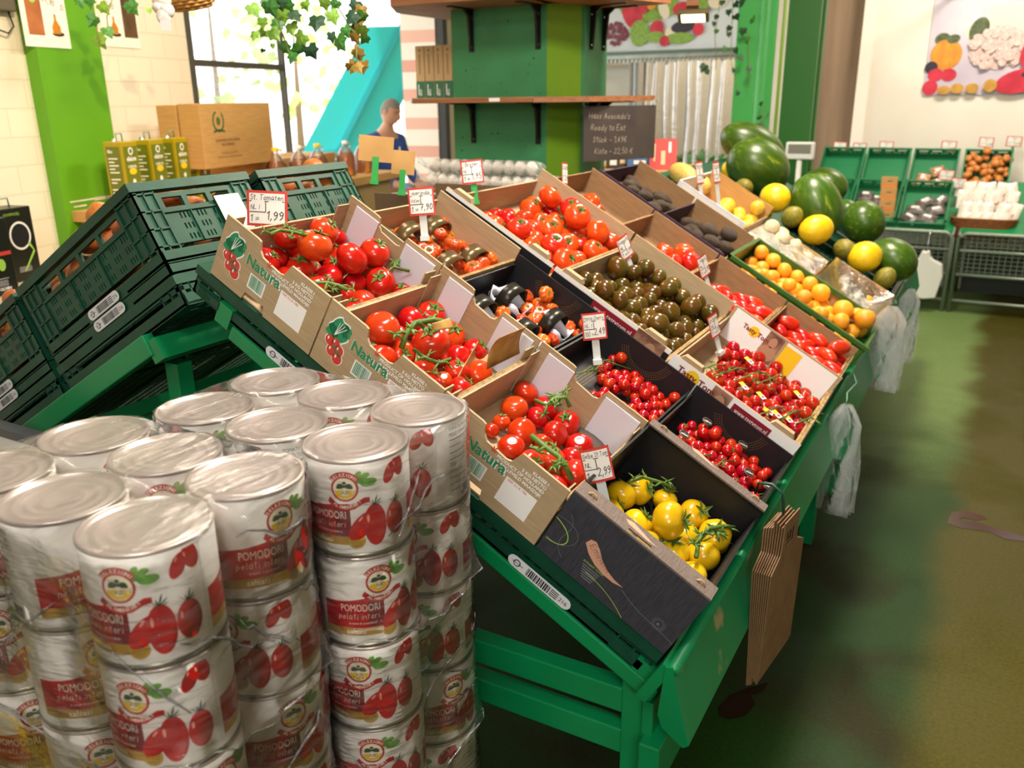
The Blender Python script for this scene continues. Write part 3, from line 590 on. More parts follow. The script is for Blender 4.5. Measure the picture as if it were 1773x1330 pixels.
# ------------------------------------------------------------------ cartons on the slope
def natura_art(b, M, o=0):
    """lettuce, tomatoes, name, bars and note panel printed on the side of the brown cartons"""
    k = T(0, 0, .0004); q = T(0, 0, .0008); z = T(0, 0, .0012); y = T(0, 0, .0016)
    rr = random.Random(5)
    def blob(x, y_, r, mi, X, n=22, w=.16): b.poly([(x+r*(1+w*math.sin(5*t+x*90))*math.cos(t), y_+r*1.05*(1+w*math.cos(7*t))*math.sin(t)) for t in [6.283*i/n for i in range(n)]], mi, M @ X)
    blob(.042, .098, .0265, 2, k); blob(.042, .098, .0235, 1, q)
    blob(.027, .087, .015, 1, q); blob(.057, .105, .013, 1, q)
    for a in (-.5, 0, .5, 1): b.poly([(.034, .082), (.0355, .082), (.045+a*.013, .117-abs(a)*.006), (.044+a*.013, .118-abs(a)*.006)], 2, M @ z)
    for x, yy, r in ((.029, .066, .0105), (.045, .068, .0105), (.058, .058, .011), (.041, .048, .0115), (.06, .040, .012)):
        b.ell(x, yy, r+.0022, r+.0024, 2, M @ k); b.ell(x, yy, r, r*1.08, 3, M @ z); b.ell(x-r*.35, yy+r*.3, r*.16, r*.35, 2, M @ y)
    for x, yy in ((.046, .058), (.058, .052)):
        for i in range(5): a = i*1.256; b.poly([(x, yy), (x+.006*math.cos(a-.25), yy+.006*math.sin(a-.25)), (x+.01*math.cos(a), yy+.01*math.sin(a)), (x+.006*math.cos(a+.25), yy+.006*math.sin(a+.25))], 1, M @ y)
    n = text2d('Natura', True)
    b.flat(n, 2, M @ T(0, 0, .0004), .0245, (.0775, .0795), tw=.105); b.flat(n, 1, M @ q, .0235, (.0785, .08), tw=.103)
    for i in range(6): a = i*1.047; b.poly([(.137, .113), (.137+.006*math.cos(a-.3), .113+.006*math.sin(a-.3)), (.137+.008*math.cos(a), .113+.008*math.sin(a)), (.137+.006*math.cos(a+.3), .113+.006*math.sin(a+.3))], 3, M @ q)
    b.rect(.099, .034, .144, .069, 2, M @ k); x = .103
    while x < .141: w = rr.choice((.0008, .0014, .002)); b.rect(x, .038, x+w, .067, 1, M @ q); x += w+rr.choice((.0008, .0013))
    b.rect(.183, .026, .256, .085, 2, M @ k); b.flat(text2d('VERP. K.C.B. 1086'), 3, M @ q, .0052, (.187, .0775), tw=.046)
    for i, s in enumerate(('KLASSE I', '5 KG NETTO', 'PRODUCT OF HOLLAND', 'P. SOLLEVELD MAASDIJK')): b.flat(text2d(s, True), 2, M @ k, .0068, (.258, .1245-i*.0105), 'r')
ART = [M_gprint, M_gprint, M_wprint, M_inkr]
_p = MB(); natura_art(_p, FR @ Matrix.Identity(4)); ART_NAT = _p.mesh('print', ART)
def carton(name, label, s, d, L, W, H, m, inner=None, up=None, low=None, notch=False, group='brown tomato cartons', art=None, flaps=None, h=.001, edge=True, farH=None, M=None, cat='carton'):
    """open fruit carton: near, far, upper and lower board, base; the print and the inner flaps are parts"""
    t = thing(name, label, cat, (MS @ T(s, d, h)) if M is None else M, group); w = .005; up = up or H*.7; low = low or H*.68; farH = farH or H; inner = inner or m
    def prof(Hh): return [(0, 0), (.095, 0), (.1, .02), (.155, .02), (.16, 0), (L, 0), (L, Hh), (.187, Hh), (.176, Hh-.03), (.165, Hh-.034), (.115, Hh-.03), (.104, Hh-.02), (.098, Hh-.002), (.09, Hh), (0, Hh)] if notch else [(0, 0), (L, 0), (L, Hh), (0, Hh)]
    MB().prism(prof(H), 0, w).build('near_board', m, t); MB().prism(prof(farH), W-w, W).build('far_board', [inner], t)
    MB().box((0, w, 0), (w, W-w, up)).build('upper_board', m, t)
    lb = MB().box((L-w, w, 0), (L, W-w, low))
    if edge: lb.box((L-w-.0005, w, low-.006), (L+.002, W-w, low), 1); lb.box((L-.011, w, low-.018), (L-w-.0006, W-w, low-.012), 1)
    lb.build('lower_board', [m, M_edge], t)
    MB().box((w, w, 0), (L-w, W-w, .004)).build('base', inner, t)
    if art: obj('print', art, t)
    if flaps == 'white':
        for a, z in ((.028, .102), (.19, L-.012)): f = MB().box((a, W-w-.004, .012), (z, W-w-.001, farH-.012)); f.build('inner_flap', M_white, t, label='white inner flap')
        for x0, x1 in ((w, w+.003), (L-w-.003, L-w)): MB().box((x0, W-.05, .02), (x1, W-w-.004, farH-.02)).build('corner_flap', m, t); MB().box((x0, w, .02), (x1, .045, H-.008)).build('corner_flap', m, t)
        MB().box((L-.0535, W-w-.0045, .012), (L-.012, W-w-.004, farH-.014)).build('inner_flap', M_white, t, label='white inner flap')
    return t
NG = 'brown tomato cartons of the front column'
for i, wh in enumerate(('topmost', 'second', 'third')):
    carton('tomato_carton', f'brown carton printed with lettuce and tomatoes, {wh} from the slope top, front column', .3*i+.002, .002, .296, .394, .146, M_kraft, notch=True, up=.1, low=.098, group=NG, art=ART_NAT, flaps='white')
# black carton of the yellow tomatoes
def eminent():
    t = thing('tomato_carton', 'slate black carton holding the yellow tomatoes at the lowest front corner', 'carton', MS @ T(.903, .002, .001)); L, W, H = .296, .4, .152
    MB().box((0, 0, 0), (L, .005, H)).build('near_board', [M_slate], t); MB().box((0, W-.005, 0), (L, W, H)).build('far_board', M_black, t)
    MB().box((0, .005, 0), (.005, W-.005, H-.004)).build('upper_board', M_black, t); MB().box((L-.005, .005, 0), (L, W-.005, H-.03)).build('lower_board', M_black, t); MB().box((.005, .005, 0), (L-.005, W-.005, .004)).build('base', M_black, t)
    for y0, y1, lab in ((0, .042, 'near'), (W-.03, W, 'far')):
        f = MB(); f.holes(0, L, y0, y1, [(.115, .165, y0+.006, y0+.014)] if y0 == 0 else [], H, H+.004, 0, None, 'z')
        X = T(0, 0, H+.0045)
        f.poly([(.10, y0+.03), (.115, y0+.036), (.135, y0+.03), (.16, y0+.022), (.175, y0+.021), (.155, y0+.018), (.13, y0+.02), (.11, y0+.022)], 1, X)
        for x in (.03, L-.03): f.tube([(x-.008, y0+.018, H+.004), (x-.003, y0+.02, H+.009), (x+.004, y0+.02, H+.009), (x+.009, y0+.018, H+.004)], .0022, 6, 2)
        f.build('top_flap', [M_lidboard, M_copper, M_edge], t, label='grey brown folded top flap')
    b = MB(); X = FR @ T(0, 0, .0006); Y = FR @ T(0, 0, .001)
    sw = [(.07, .082), (.075, .095), (.085, .098), (.097, .09), (.112, .075), (.13, .064), (.15, .058), (.17, .057), (.15, .051), (.128, .051), (.105, .056), (.085, .067)]
    b.poly(sw, 0, X); b.flat(stroke2d('Eminent', .3), 2, Y @ T(.079, .082, 0) @ RZ(R(-24)), .013, (0, 0))
    b.flat(text2d('EMINENT FOOD'), 1, X, .0042, (.085, .047))
    for i in range(6): b.rect(.087+i*.002, .041-i*.005, .125-i*.001, .0425-i*.005, 3, X)
    def curve(p, w, mi):
        P = [Vector(q) for q in p]; n = 18; pts = []
        for i in range(n+1): u = i/n; pts.append(P[0]*(1-u)**3+P[1]*3*u*(1-u)**2+P[2]*3*u*u*(1-u)+P[3]*u**3)
        for a, c in zip(pts, pts[1:]):
            d = (c-a).normalized(); e = Vector((-d.y, d.x))*w/2; b.poly([tuple(a-e), tuple(c-e), tuple(c+e), tuple(a+e)], mi, X)
    curve([(.0, .085), (.06, .075), (.05, .03), (.005, .035)], .002, 1); curve([(.0, .09), (.07, .11), (.08, .04), (.0, .03)], .0005, 3); curve([(.02, .11), (.06, .08), (.0, .05), (.05, .02)], .0005, 3)
    curve([(.17, .052), (.22, .03), (.25, .04), (L, .03)], .0007, 3); curve([(.1, .03), (.14, .03), (.17, .02), (.2, .002)], .0012, 1)
    for i in range(40):
        a = i*.157; r = .0125+.0012*math.sin(i*2.4); b.ell(.256+r*math.cos(a), .045+r*math.sin(a), .0006, .0006, 3, X, n=5); b.ell(.256+r*.72*math.cos(a), .045+r*.72*math.sin(a), .0006, .0006, 3, X, n=5)
    b.flat(text2d('e'), 3, X, .009, (.252, .0415))
    b.build('print', [M_copper, M_lime, M_ink, mat('grey_print', '8a8a90', .6)], t)
eminent()
# black board cartons of the second column
GP = mat('gold_line_print', 'a88a54', .4, .3)
def black_box(i, label, near_hi=.1):
    t = carton('tomato_carton', label, .3*i+.002, .42, .296, .385, .1, M_black, up=.07, low=.075, group='black board cartons', edge=False)
    b = MB(); Y = T(0, 0, .0046)
    for k in range(5):
        for j in range(46): b.rect(.055+k*.008, .02+j*.0075, .0565+k*.008, .0245+j*.0075, 0, Y)
    b.ell(.11, .06, .032, .022, 0, Y); b.ell(.11, .06, .0305, .0205, 1, T(0, 0, .005)); b.flat(text2d('HONING'), 0, T(0, 0, .0053), .009, (.11, .056), 'c')
    F2 = RX(R(90)) @ T(0, 0, -.38+.0004)
    for k in range(4):
        for j in range(30): a = R(10+j*5); b.ell(.15+(.06+k*.006)*math.cos(a), .1-(.06+k*.006)*math.sin(a), .0011, .0011, 0, F2, n=5)
    b.build('print', [GP, M_black], t)
    f = MB()
    for k in range(14): f.box((.2955, .03+k*.025, .03+(k % 2)*.006), (.2965, .05+k*.025, .033+(k % 2)*.006))
    for k in range(3): f.tube([(.15+.15*math.sin(a), .395-.004, .1+.0 - .03*math.cos(a)) for a in (0, .4, .8)], .0008, 4)
    f.build('gold_lines', GP, t)
carton('tomato_carton', 'brown carton with black rim holding handled baskets of ribbed tomatoes, top of second column', .002, .42, .296, .385, .115, M_kraft, up=.085, low=.08, group='second column cartons')
black_box(1, 'black carton with small handled baskets of orange tomatoes, second in second column'); black_box(2, 'black carton of cherry tomatoes behind the Honig Cherry card'); black_box(3, 'black carton of vine cherry tomatoes at the aisle end of second column')
# third column: long cartons with print on the near board
def long_box(i, label, art):
    t = carton('tomato_carton', label, .4*i+.004, .825, .392, .585, .125, M_kraft, up=.09, low=.085, group='long cartons of the third column', farH=.135)
    b = MB(); X = FR @ T(0, 0, .0005); Y = FR @ T(0, 0, .001); Z = FR @ T(0, 0, .0015)
    if art == 'tasty':
        b.rect(0, .0, .392, .125, 0, X); b.ell(.075, .098, .02, .02, 1, Y); b.flat(text2d('Tasty Tom', True), 2, Z, .018, (.03, .09))
        b.rect(.135, .02, .19, .122, 3, Y); b.ell(.165, .085, .016, .022, 4, Z); b.rect(.2, .075, .315, .112, 2, Y); b.flat(text2d('www.tastytom.nl'), 0, Z, .014, (.21, .09), tw=.098)
        F2 = RX(R(90)) @ T(0, 0, -.5795); F3 = F2 @ T(0, 0, .0005); F4 = F2 @ T(0, 0, .001)
        b.rect(.01, .02, .19, .13, 0, F2); b.rect(.2, .02, .38, .13, 0, F2); b.ell(.095, .095, .018, .018, 1, F3); b.flat(text2d('Tasty Tom', True), 2, F4, .015, (.055, .088))
        b.rect(.135, .03, .19, .13, 3, F3); b.ell(.163, .1, .013, .018, 4, F4); b.ell(.163, .06, .03, .026, 4, F4); b.rect(.2, .03, .26, .12, 1, F3)
    else:
        b.rect(0, .0, .392, .125, 5 if art == 'black' else 0, X); b.rect(0, .114, .392, .125, 0, Y)
        if art == 'url':
            b.rect(0, .0, .392, .112, 5, Y); b.rect(.14, .078, .285, .113, 2, Z); b.flat(text2d('www.tastytom.nl'), 0, FR @ T(0, 0, .002), .013, (.15, .09), tw=.125); b.rect(.285, .03, .375, .125, 3, Z); b.ell(.34, .085, .018, .024, 4, FR @ T(0, 0, .002))
    b.build('print', [M_wprint, M_yprint, M_maroon, M_photo, mat('skin_tone_print', 'b88a6c', .6), M_black], t)
    for x in (.02, .3): MB().prism([(x, .125), (x+.07, .125), (x+.062, .137), (x+.008, .137)], .001, .02).build('top_flap', M_kraft, t)
    MB().rect(.06, .02, .3, .03, 0, RX(R(0)) @ T(0, 0, 0)).build('stripe', M_yprint, t, T(.3925, .1, .01) @ RZ(R(90)) @ RX(R(90)), label='yellow stripe')
long_box(0, 'long carton of big red tomatoes at the top of the third column', 'black'); long_box(1, 'long carton of brown green tomatoes, middle of the third column', 'url'); long_box(2, 'white printed carton of snack tomatoes on the vine, lowest in third column', 'tasty')
BG = 'brown cartons of the fourth column'
for i, l in enumerate(('brown carton with two ribbed tomatoes at the top of fourth column', 'brown carton with a few uneven red tomatoes behind the brown green ones', 'brown carton of plum tomatoes beside the green fruit crate, upper one', 'brown carton of plum tomatoes beside the green fruit crate, lower one')):
    carton('tomato_carton', l, .3*i+.003, 1.42, .293, .45, .1, M_brown, up=.085, low=.075, group=BG, farH=.1)
M_purple = mat('purple_print_board', '3a2038', .7)
for i, (s, d) in enumerate(((.02, 1.9), (.32, 1.9))): carton('avocado_carton', f'brown and purple carton of avocados, {("upper", "lower")[i]} one of the two', s, d, .29, .42, .1, M_purple, inner=M_brown, up=.09, low=.07, farH=.11, group='avocado cartons')
carton('pepper_carton', 'tan carton of yellow peppers with a price note along its side', .2, 2.38, .34, .45, .12, M_white, inner=M_tan, up=.12, low=.09, farH=.14)
carton('onion_carton', 'carton of white onions beside the green fruit crate', .56, 2.37, .33, .4, .09, M_tan, group='onion and fig cartons', up=.08, low=.07)
carton('fruit_carton', 'film lined tan carton with a few small fruit, aisle end behind the green crate', .9, 2.37, .31, .5, .1, M_tan, group='onion and fig cartons', up=.08, low=.08)
def green_fruit_crate():
    t = thing('fruit_crate', 'olive green plastic crate of orange fruit with large side openings', 'crate', MS @ T(.625, 1.94, .001)); L, W, H = .595, .42, .105
    hs_ = [(.06, .13, .035, .085), (.15, .22, .035, .085), (.25, .34, .03, .06), (.37, .45, .035, .085), (.47, .54, .035, .085)]
    MB().holes(0, L, 0, H, hs_, 0, .008).build('long_side', M_crate2, t); MB().holes(0, L, 0, H, hs_, W-.008, W).build('long_side', M_crate2, t)
    MB().box((0, .008, 0), (.008, W-.008, H)).box((L-.008, .008, 0), (L, W-.008, H*.8)).build('short_side', M_crate2, t)
    MB().box((-.006, -.008, H-.014), (L+.006, .004, H)).box((-.006, W-.004, H-.014), (L+.006, W+.008, H)).box((-.006, -.008, H-.014), (.004, W, H)).build('rim', M_crate2, t)
    MB().box((.008, .008, 0), (L-.008, W-.008, .005)).build('base', M_crate2, t)
    for x in (.0, .14, .235, .355, .46, .58): MB().box((x, -.004, 0), (x+.006, 0, H-.014)).build('rib', M_crate2, t)
green_fruit_crate()
for i in range(3):
    for j in range(2): put_crate(cr_und, MS @ T(.01+.6*j, 2.9+.4*i-.02*0, -.0) @ T(0, 0, 0), f'shallow green crate under the melons, {ORD[i]} row from the onion carton, {("upper", "aisle")[j]} half', 'green crates under the melons') if (i, j) in ((0, 1), (1, 1)) else None
# ------------------------------------------------------------------ produce
C35 = (350, 300, 2.955); C1 = (750, 600, 2.955); C8 = (800, 250, 2.955); C4 = (680, 330, 4.433); C5 = (960, 480, 4.433); C2 = (1173, 400, 2.955)
def B(s, d, L, W, z=.005, w=.006): return (s+w, d+w, z), (s+L-w, d+W-w, 9)
nat = lambda i: B(.3*i+.002, .002, .296, .394)
G_ = 'tomatoes of the brown cartons'
def fill(i, n, r=.031): return [(.3*i+random.uniform(.05, .25), random.uniform(.06, .33), r, r) for _ in range(n)]
heap('tomato', [(315, 270, 68, 2), (325, 360, 78), (465, 285, 82, 2.2), (470, 395, 90, 1.6), (618, 350, 78, 1.7), (720, 335, 55), (818, 362, 45), (720, 455, 84, 1.3), (895, 450, 80, 1.4), (1015, 430, 60), (800, 420, 50), (612, 520, 75), (503, 505, 48), (780, 575, 60), (975, 560, 78), (1090, 545, 62), (775, 625, 44), (870, 525, 46), (395, 465, 42)], *nat(0), 'tomato', 'large red vine tomato', 'topmost brown carton', 'tomato', G_, C35, .55, fillers=fill(0, 12))
heap('tomato', [(962, 785, 95, 1.8), (1082, 695, 85), (1245, 690, 82), (1310, 810, 88, 1.6), (1150, 855, 98, 1.9), (1410, 885, 72), (1310, 935, 68), (1320, 1030, 68), (1130, 1000, 70), (1030, 920, 72), (1260, 1065, 48), (1220, 950, 50)], *nat(1), 'tomato', 'large red vine tomato', 'second brown carton', 'tomato', G_, C35, .35, fillers=fill(1, 8))
heap('tomato', [(435, 290, 72, 1.5), (520, 230, 68), (645, 210, 65), (710, 350, 72), (475, 410, 80, 1.5), (540, 370, 65), (645, 415, 70, 1.2), (350, 385, 48), (410, 520, 70), (570, 520, 60), (535, 600, 72), (690, 620, 82), (660, 695, 58), (300, 430, 40)], *nat(2), 'tomato', 'large red vine tomato', 'third brown carton', 'tomato', G_, C1, .45, fillers=fill(2, 5))
heap('yellow', [(970, 755, 82), (1065, 720, 77), (950, 830, 68), (1060, 895, 82), (1230, 860, 101, 2), (1150, 985, 90, 1.3), (1270, 1025, 82), (1340, 930, 72), (1425, 835, 79, 1.3), (1480, 990, 86, 1.3), (1430, 1070, 94), (1370, 1140, 94, 1.3), (1530, 950, 53), (1200, 770, 66)], *B(.903, .002, .296, .4), 'yellow_tomato', 'yellow tomato', 'slate black carton', 'tomato', 'yellow tomatoes', (750, 600, 2.955), .9, hlay=1.25, tilt=.7, fillers=[(1.0, .15, .03, .032), (1.08, .25, .03, .03)])
heap('rib', [(130, 230, 58), (350, 200, 52), (445, 170, 48), (315, 390, 76, 1.4), (390, 350, 50), (510, 345, 72, 1.3), (440, 395, 45), (590, 390, 52), (720, 365, 55), (440, 450, 55), (575, 570, 58), (680, 570, 76, 1.2), (770, 525, 66), (850, 490, 60), (760, 440, 58), (215, 390, 42), (130, 400, 42), (420, 560, 45), (660, 630, 48), (800, 590, 44), (250, 250, 45), (540, 270, 40)], *B(.002, .42, .296, .385), 'ribbed_tomato', 'ribbed orange tomato', 'handled baskets below the Merinda card', 'tomato', 'ribbed tomatoes', C4, .7, rmin=.021, hlay=2.5, fillers=[(random.uniform(.04, .26), random.uniform(.46, .76), .02, .021) for _ in range(12)])
heap('rib', [(880, 880, 62), (1210, 800, 62), (1270, 790, 46), (1130, 930, 68), (1120, 1020, 50), (1190, 1130, 36), (1310, 865, 46), (1150, 840, 36), (1490, 970, 44), (1540, 1020, 52), (1560, 965, 44), (1440, 850, 44), (1400, 760, 40)], *B(.302, .42, .296, .385), 'ribbed_tomato', 'small ribbed orange tomato', 'black carton of small baskets', 'tomato', 'small ribbed tomatoes', C4, .3, rmin=.02, hlay=2.3, fillers=[(.385+random.uniform(-.03, .16), random.uniform(.48, .74), .02, .02) for _ in range(10)])
heap('beef', [(65, 345, 38), (140, 360, 40), (215, 420, 62), (180, 340, 38), (255, 360, 62), (330, 465, 65), (345, 350, 46), (370, 310, 60), (380, 425, 58), (490, 320, 62), (460, 500, 68), (470, 410, 62), (520, 590, 72), (550, 490, 62), (555, 395, 55), (570, 305, 52), (610, 465, 55), (610, 560, 48), (630, 365, 57), (665, 440, 60), (670, 545, 60), (735, 525, 57), (700, 360, 42), (755, 425, 60), (785, 475, 57), (810, 350, 64), (895, 385, 40), (860, 420, 42), (385, 580, 46), (285, 500, 46), (440, 615, 40)], *B(.004, .825, .392, .585), 'beefsteak_tomato', 'big red tomato', 'top long carton', 'tomato', 'big red tomatoes', C8, .85, hlay=1.5, tilt=.6, fillers=[(random.uniform(.06, .34), random.uniform(.9, 1.35), .03, .033) for _ in range(9)])
heap('kum', [(600, 705, 45), (690, 680, 50), (695, 720, 52), (815, 640, 60), (785, 720, 42), (710, 770, 52), (805, 780, 48), (845, 700, 45), (935, 615, 48), (1030, 625, 45), (905, 685, 45), (940, 655, 40), (875, 755, 48), (1015, 690, 38), (980, 705, 40), (1100, 670, 40), (970, 755, 52), (1060, 740, 48), (1130, 770, 42), (1090, 720, 38), (1185, 730, 42), (1170, 760, 42), (1240, 790, 42), (785, 835, 50), (905, 815, 52), (1035, 795, 38), (875, 880, 45), (965, 815, 40), (970, 890, 50), (1040, 865, 52), (1165, 845, 55), (1105, 815, 35), (1095, 845, 42), (1250, 885, 50), (915, 945, 48), (1015, 960, 55), (1080, 930, 45), (1120, 905, 45), (1110, 1000, 42), (1165, 980, 45), (1080, 1020, 50), (1000, 1010, 38), (1200, 950, 34), (1310, 810, 40), (1225, 830, 34), (1290, 845, 30)], *B(.404, .825, .392, .585), 'brown_tomato', 'brown green tomato', 'middle long carton', 'tomato', 'brown green tomatoes', C8, 0, hlay=1.6, tilt=1.2, fillers=[(random.uniform(.45, .75), random.uniform(.9, 1.35), .03, random.uniform(.025, .03)) for _ in range(28)])
heap('beef', [(1055, 560, 46), (1090, 590, 44), (1170, 545, 55), (1170, 605, 64), (1030, 535, 32)], *B(.303, 1.42, .293, .45), 'beefsteak_tomato', 'uneven red tomato', 'nearly empty carton', 'tomato', 'uneven red tomatoes', C8, 0)
heap('beef', [(660, 290, 46), (700, 345, 40), (1, 1, 1)][:2], *B(.003, 1.42, .293, .45), 'beefsteak_tomato', 'ribbed red tomato', 'top fourth column carton', 'tomato', 'red tomatoes atop the fourth column', C8, .6)
heap('plum', [(250, 330, 34), (300, 355, 34), (330, 395, 36), (345, 370, 34), (430, 375, 42), (455, 405, 42), (470, 430, 44), (390, 430, 36), (300, 395, 32), (400, 400, 36)], *B(.603, 1.42, .293, .45), 'plum_tomato', 'red plum tomato', 'upper plum carton', 'tomato', 'plum tomatoes', C2, hlay=1.4, fillers=[(random.uniform(.68, .88), random.uniform(1.48, 1.82), .03, .028) for _ in range(12)])
heap('plum', [(525, 490, 42), (565, 455, 38), (590, 510, 44), (685, 535, 44), (570, 560, 40), (635, 570, 40), (745, 580, 44), (840, 585, 46), (700, 610, 42), (790, 620, 46), (855, 650, 50), (770, 650, 44), (740, 670, 42), (780, 695, 46), (800, 700, 40)], *B(.903, 1.42, .293, .45), 'plum_tomato', 'red plum tomato', 'lower plum carton', 'tomato', 'plum tomatoes', C2, hlay=1.4, fillers=[(random.uniform(.98, 1.17), random.uniform(1.48, 1.82), .03, .028) for _ in range(14)])
heap('apricot', [(440, 130, 38), (375, 130, 30), (385, 180, 28), (445, 175, 38), (415, 205, 34), (520, 195, 40), (570, 200, 38), (485, 165, 26), (475, 240, 34), (500, 255, 30), (570, 245, 36), (635, 250, 38), (640, 290, 40), (520, 220, 35), (740, 305, 46), (690, 330, 36), (765, 360, 40), (710, 365, 32), (620, 365, 40), (560, 320, 36), (795, 405, 40), (725, 400, 34), (750, 425, 34), (870, 430, 48), (905, 375, 48), (980, 405, 50), (955, 455, 44), (920, 480, 40), (825, 455, 42), (1010, 360, 32)], *B(.633, 1.95, .57, .4), 'orange_fruit', 'round orange fruit', 'olive green crate', 'fruit', 'orange fruit', C2, hlay=1.4, fillers=[(random.uniform(.66, 1.18), random.uniform(1.98, 2.3), .03, random.uniform(.024, .029)) for _ in range(34)])
heap('lemon', [(1355, 315, 40), (1410, 315, 42), (1450, 345, 36), (1480, 360, 38), (1480, 385, 34), (1550, 350, 40), (1440, 370, 32)], *B(.2, 2.38, .34, .45), 'yellow_pepper', 'pale yellow pepper', 'tan carton by the melons', 'pepper', 'yellow peppers', C8, hlay=1.5, tilt=.2)
heap('wonion', [(1312+i*26*.83-j*16*-.9*.55+j*4, 388+i*15.5+j*-9, 13) for i in range(5) for j in range(2)], *B(.56, 2.37, .33, .4), 'white_onion', 'white onion', 'netted onion carton', 'onion', 'white onions', None, hlay=1.1)
heap('apricot', [(1520, 505, 9), (1530, 500, 9), (1525, 515, 9), (1512, 515, 10)], *B(.9, 2.37, .31, .5), 'small_fruit', 'small greenish yellow fruit', 'film lined carton', 'fruit', 'small yellow fruit', None)
heap('avocado', [(850, 220, 36), (905, 220, 38), (930, 270, 40), (990, 290, 42), (1030, 290, 40), (960, 325, 34), (1060, 345, 40), (1100, 390, 44), (1170, 405, 42), (870, 250, 34)], *B(.02, 1.9, .29, .42), 'avocado', 'dark ripe avocado', 'upper avocado carton', 'avocado', 'avocados', C8, hlay=2.4, fillers=[(random.uniform(.05, .28), random.uniform(1.95, 2.25), .03, .034) for _ in range(14)])
heap('avocado', [(1190, 445, 42), (1270, 450, 50), (1375, 465, 50), (1290, 500, 46), (1340, 545, 44), (1240, 440, 42), (1220, 470, 40), (1330, 500, 44)], *B(.32, 1.9, .29, .42), 'avocado', 'dark ripe avocado', 'lower avocado carton', 'avocado', 'avocados', C8, hlay=2.4, fillers=[(random.uniform(.36, .58), random.uniform(1.95, 2.25), .03, .034) for _ in range(14)])
# cherry tomatoes: uncountable-looking heaps of like fruit; every one an object of its own
def cherries(s, d, L, W, n, r0, r1, label, group, dens=lambda u, v: True, name='cherry_tomato', layers=1.6, cal=0):
    P = []; k = 0; rr = random.Random(int(s*100+d*10))
    while len(P) < n and k < 9000:
        k += 1; u, v = rr.random(), rr.random()
        if dens(u, v): r = rr.uniform(r0, r1); P.append([s+.02+u*(L-.04), d+.02+v*(W-.04), .006+r*(1+rr.random()*layers), r])
    relax(P, (s+.006, d+.006, .006), (s+L-.006, d+W-.006, 9), 25)
    for i, (x, y, h, r) in enumerate(P):
        o = obj(name, FM['cherry'][i % 2], None, MS @ T(x, y, h) @ Matrix.Rotation(rr.uniform(0, 6), 4, (rr.random(), rr.random(), .3)) @ SCL(r, r, r), label=label, cat='tomato', group=group)
        if cal and rr.random() < cal: obj('calyx', CAL['cherry'][0], o)
    return P
cherries(.602, .42, .296, .385, 66, .0135, .016, 'red cherry tomato in the black carton behind the Honig Cherry card', 'cherry tomatoes of the upper black carton', lambda u, v: u > .22+.25*v*0 and (u+.35*v > .55) and not (u < .45 and v < .45), layers=1.2)
cherries(.902, .42, .296, .385, 120, .0135, .016, 'red cherry tomato in the black carton at the aisle end of second column', 'cherry tomatoes of the lower black carton', lambda u, v: u+.25*v > .3, layers=2, cal=.15)
cherries(.804, .825, .392, .585, 120, .0165, .022, 'red snack tomato on the vine in the white printed long carton', 'snack tomatoes', lambda u, v: u > .12 and (u+.5*v > .42), name='snack_tomato', layers=2, cal=.35)
# stalks lying over the fruit
def vpx(pts, h, crop): return [tuple(hs(x/crop[2]+crop[0], y/crop[2]+crop[1], hh)) for (x, y), hh in zip(pts, h)]
VL = []
vine(vpx([(350, 310), (400, 290), (460, 300), (545, 320)], [.13]*4, C35), .004, label='green stalk across the top tomatoes of the topmost brown carton', seed=1)
vine(vpx([(560, 560), (640, 560), (700, 575), (745, 600)], [.085]*4, C35), .004, label='leafy green stalk at the front of the topmost brown carton', seed=2)
vine(vpx([(1020, 895), (1045, 820), (1090, 765), (1180, 750), (1240, 760)], [.12, .15, .16, .155, .15], C35), .006, label='thick forked green stalk over the tomatoes of the second brown carton', seed=3)
vine(vpx([(1080, 900), (1150, 950), (1210, 970), (1270, 950)], [.1]*4, C35), .004, label='thin leafy stalk low in the second brown carton', seed=4)
vine(vpx([(1010, 440), (980, 480), (1060, 500)], [.09]*3, C35), .004, label='short stalk by the far board of the topmost brown carton', seed=5)
vine(vpx([(520, 275), (580, 300), (620, 265), (680, 260), (700, 310)], [.11, .12, .13, .13, .12], C1), .0045, label='upper green stalk in the third brown carton', seed=6)
vine(vpx([(500, 455), (580, 520), (640, 560), (670, 600), (710, 680)], [.12, .12, .12, .12, .1], C1), .0055, label='lower green stalk in the third brown carton', seed=7)
vine(vpx([(1010, 690), (1080, 670), (1180, 700), (1240, 730)], [.09, .1, .1, .09], C1), .0035, label='upper stalk over the yellow tomatoes', seed=8)
vine(vpx([(1345, 1080), (1360, 990), (1420, 930), (1480, 920), (1540, 925)], [.09, .1, .11, .1, .09], C1), .0045, label='forked stalk over the lower yellow tomatoes', seed=9)
for i in range(7):
    a = Vector((.86+.05*i, .9+.07*(i % 4), .075)); vine([tuple(a), tuple(a+Vector((.02, .06, .012))), tuple(a+Vector((.03, .13, .008))), tuple(a+Vector((.05, .19, 0)))], .0022, label=f'thin green stalk among the snack tomatoes, {ORD[i]} from the upper board', seed=20+i, group='stalks of the snack tomatoes')
for i in range(5):
    a = Vector((.96+.05*i, .47+.05*(i % 3), .045)); vine([tuple(a), tuple(a+Vector((.01, .06, .012))), tuple(a+Vector((.03, .12, .004)))], .0018, label=f'thin green stalk among cherry tomatoes in the lowest black carton, {ORD[i]} from its upper board', seed=40+i, group='stalks of the cherry tomatoes')
a = Vector((.66, .55, .035)); vine([tuple(a), tuple(a+Vector((.03, .08, .012))), tuple(a+Vector((.02, .16, .008))), tuple(a+Vector((.08, .22, .004)))], .002, label='long bare stalk in the black carton behind the Honig Cherry card', seed=60)
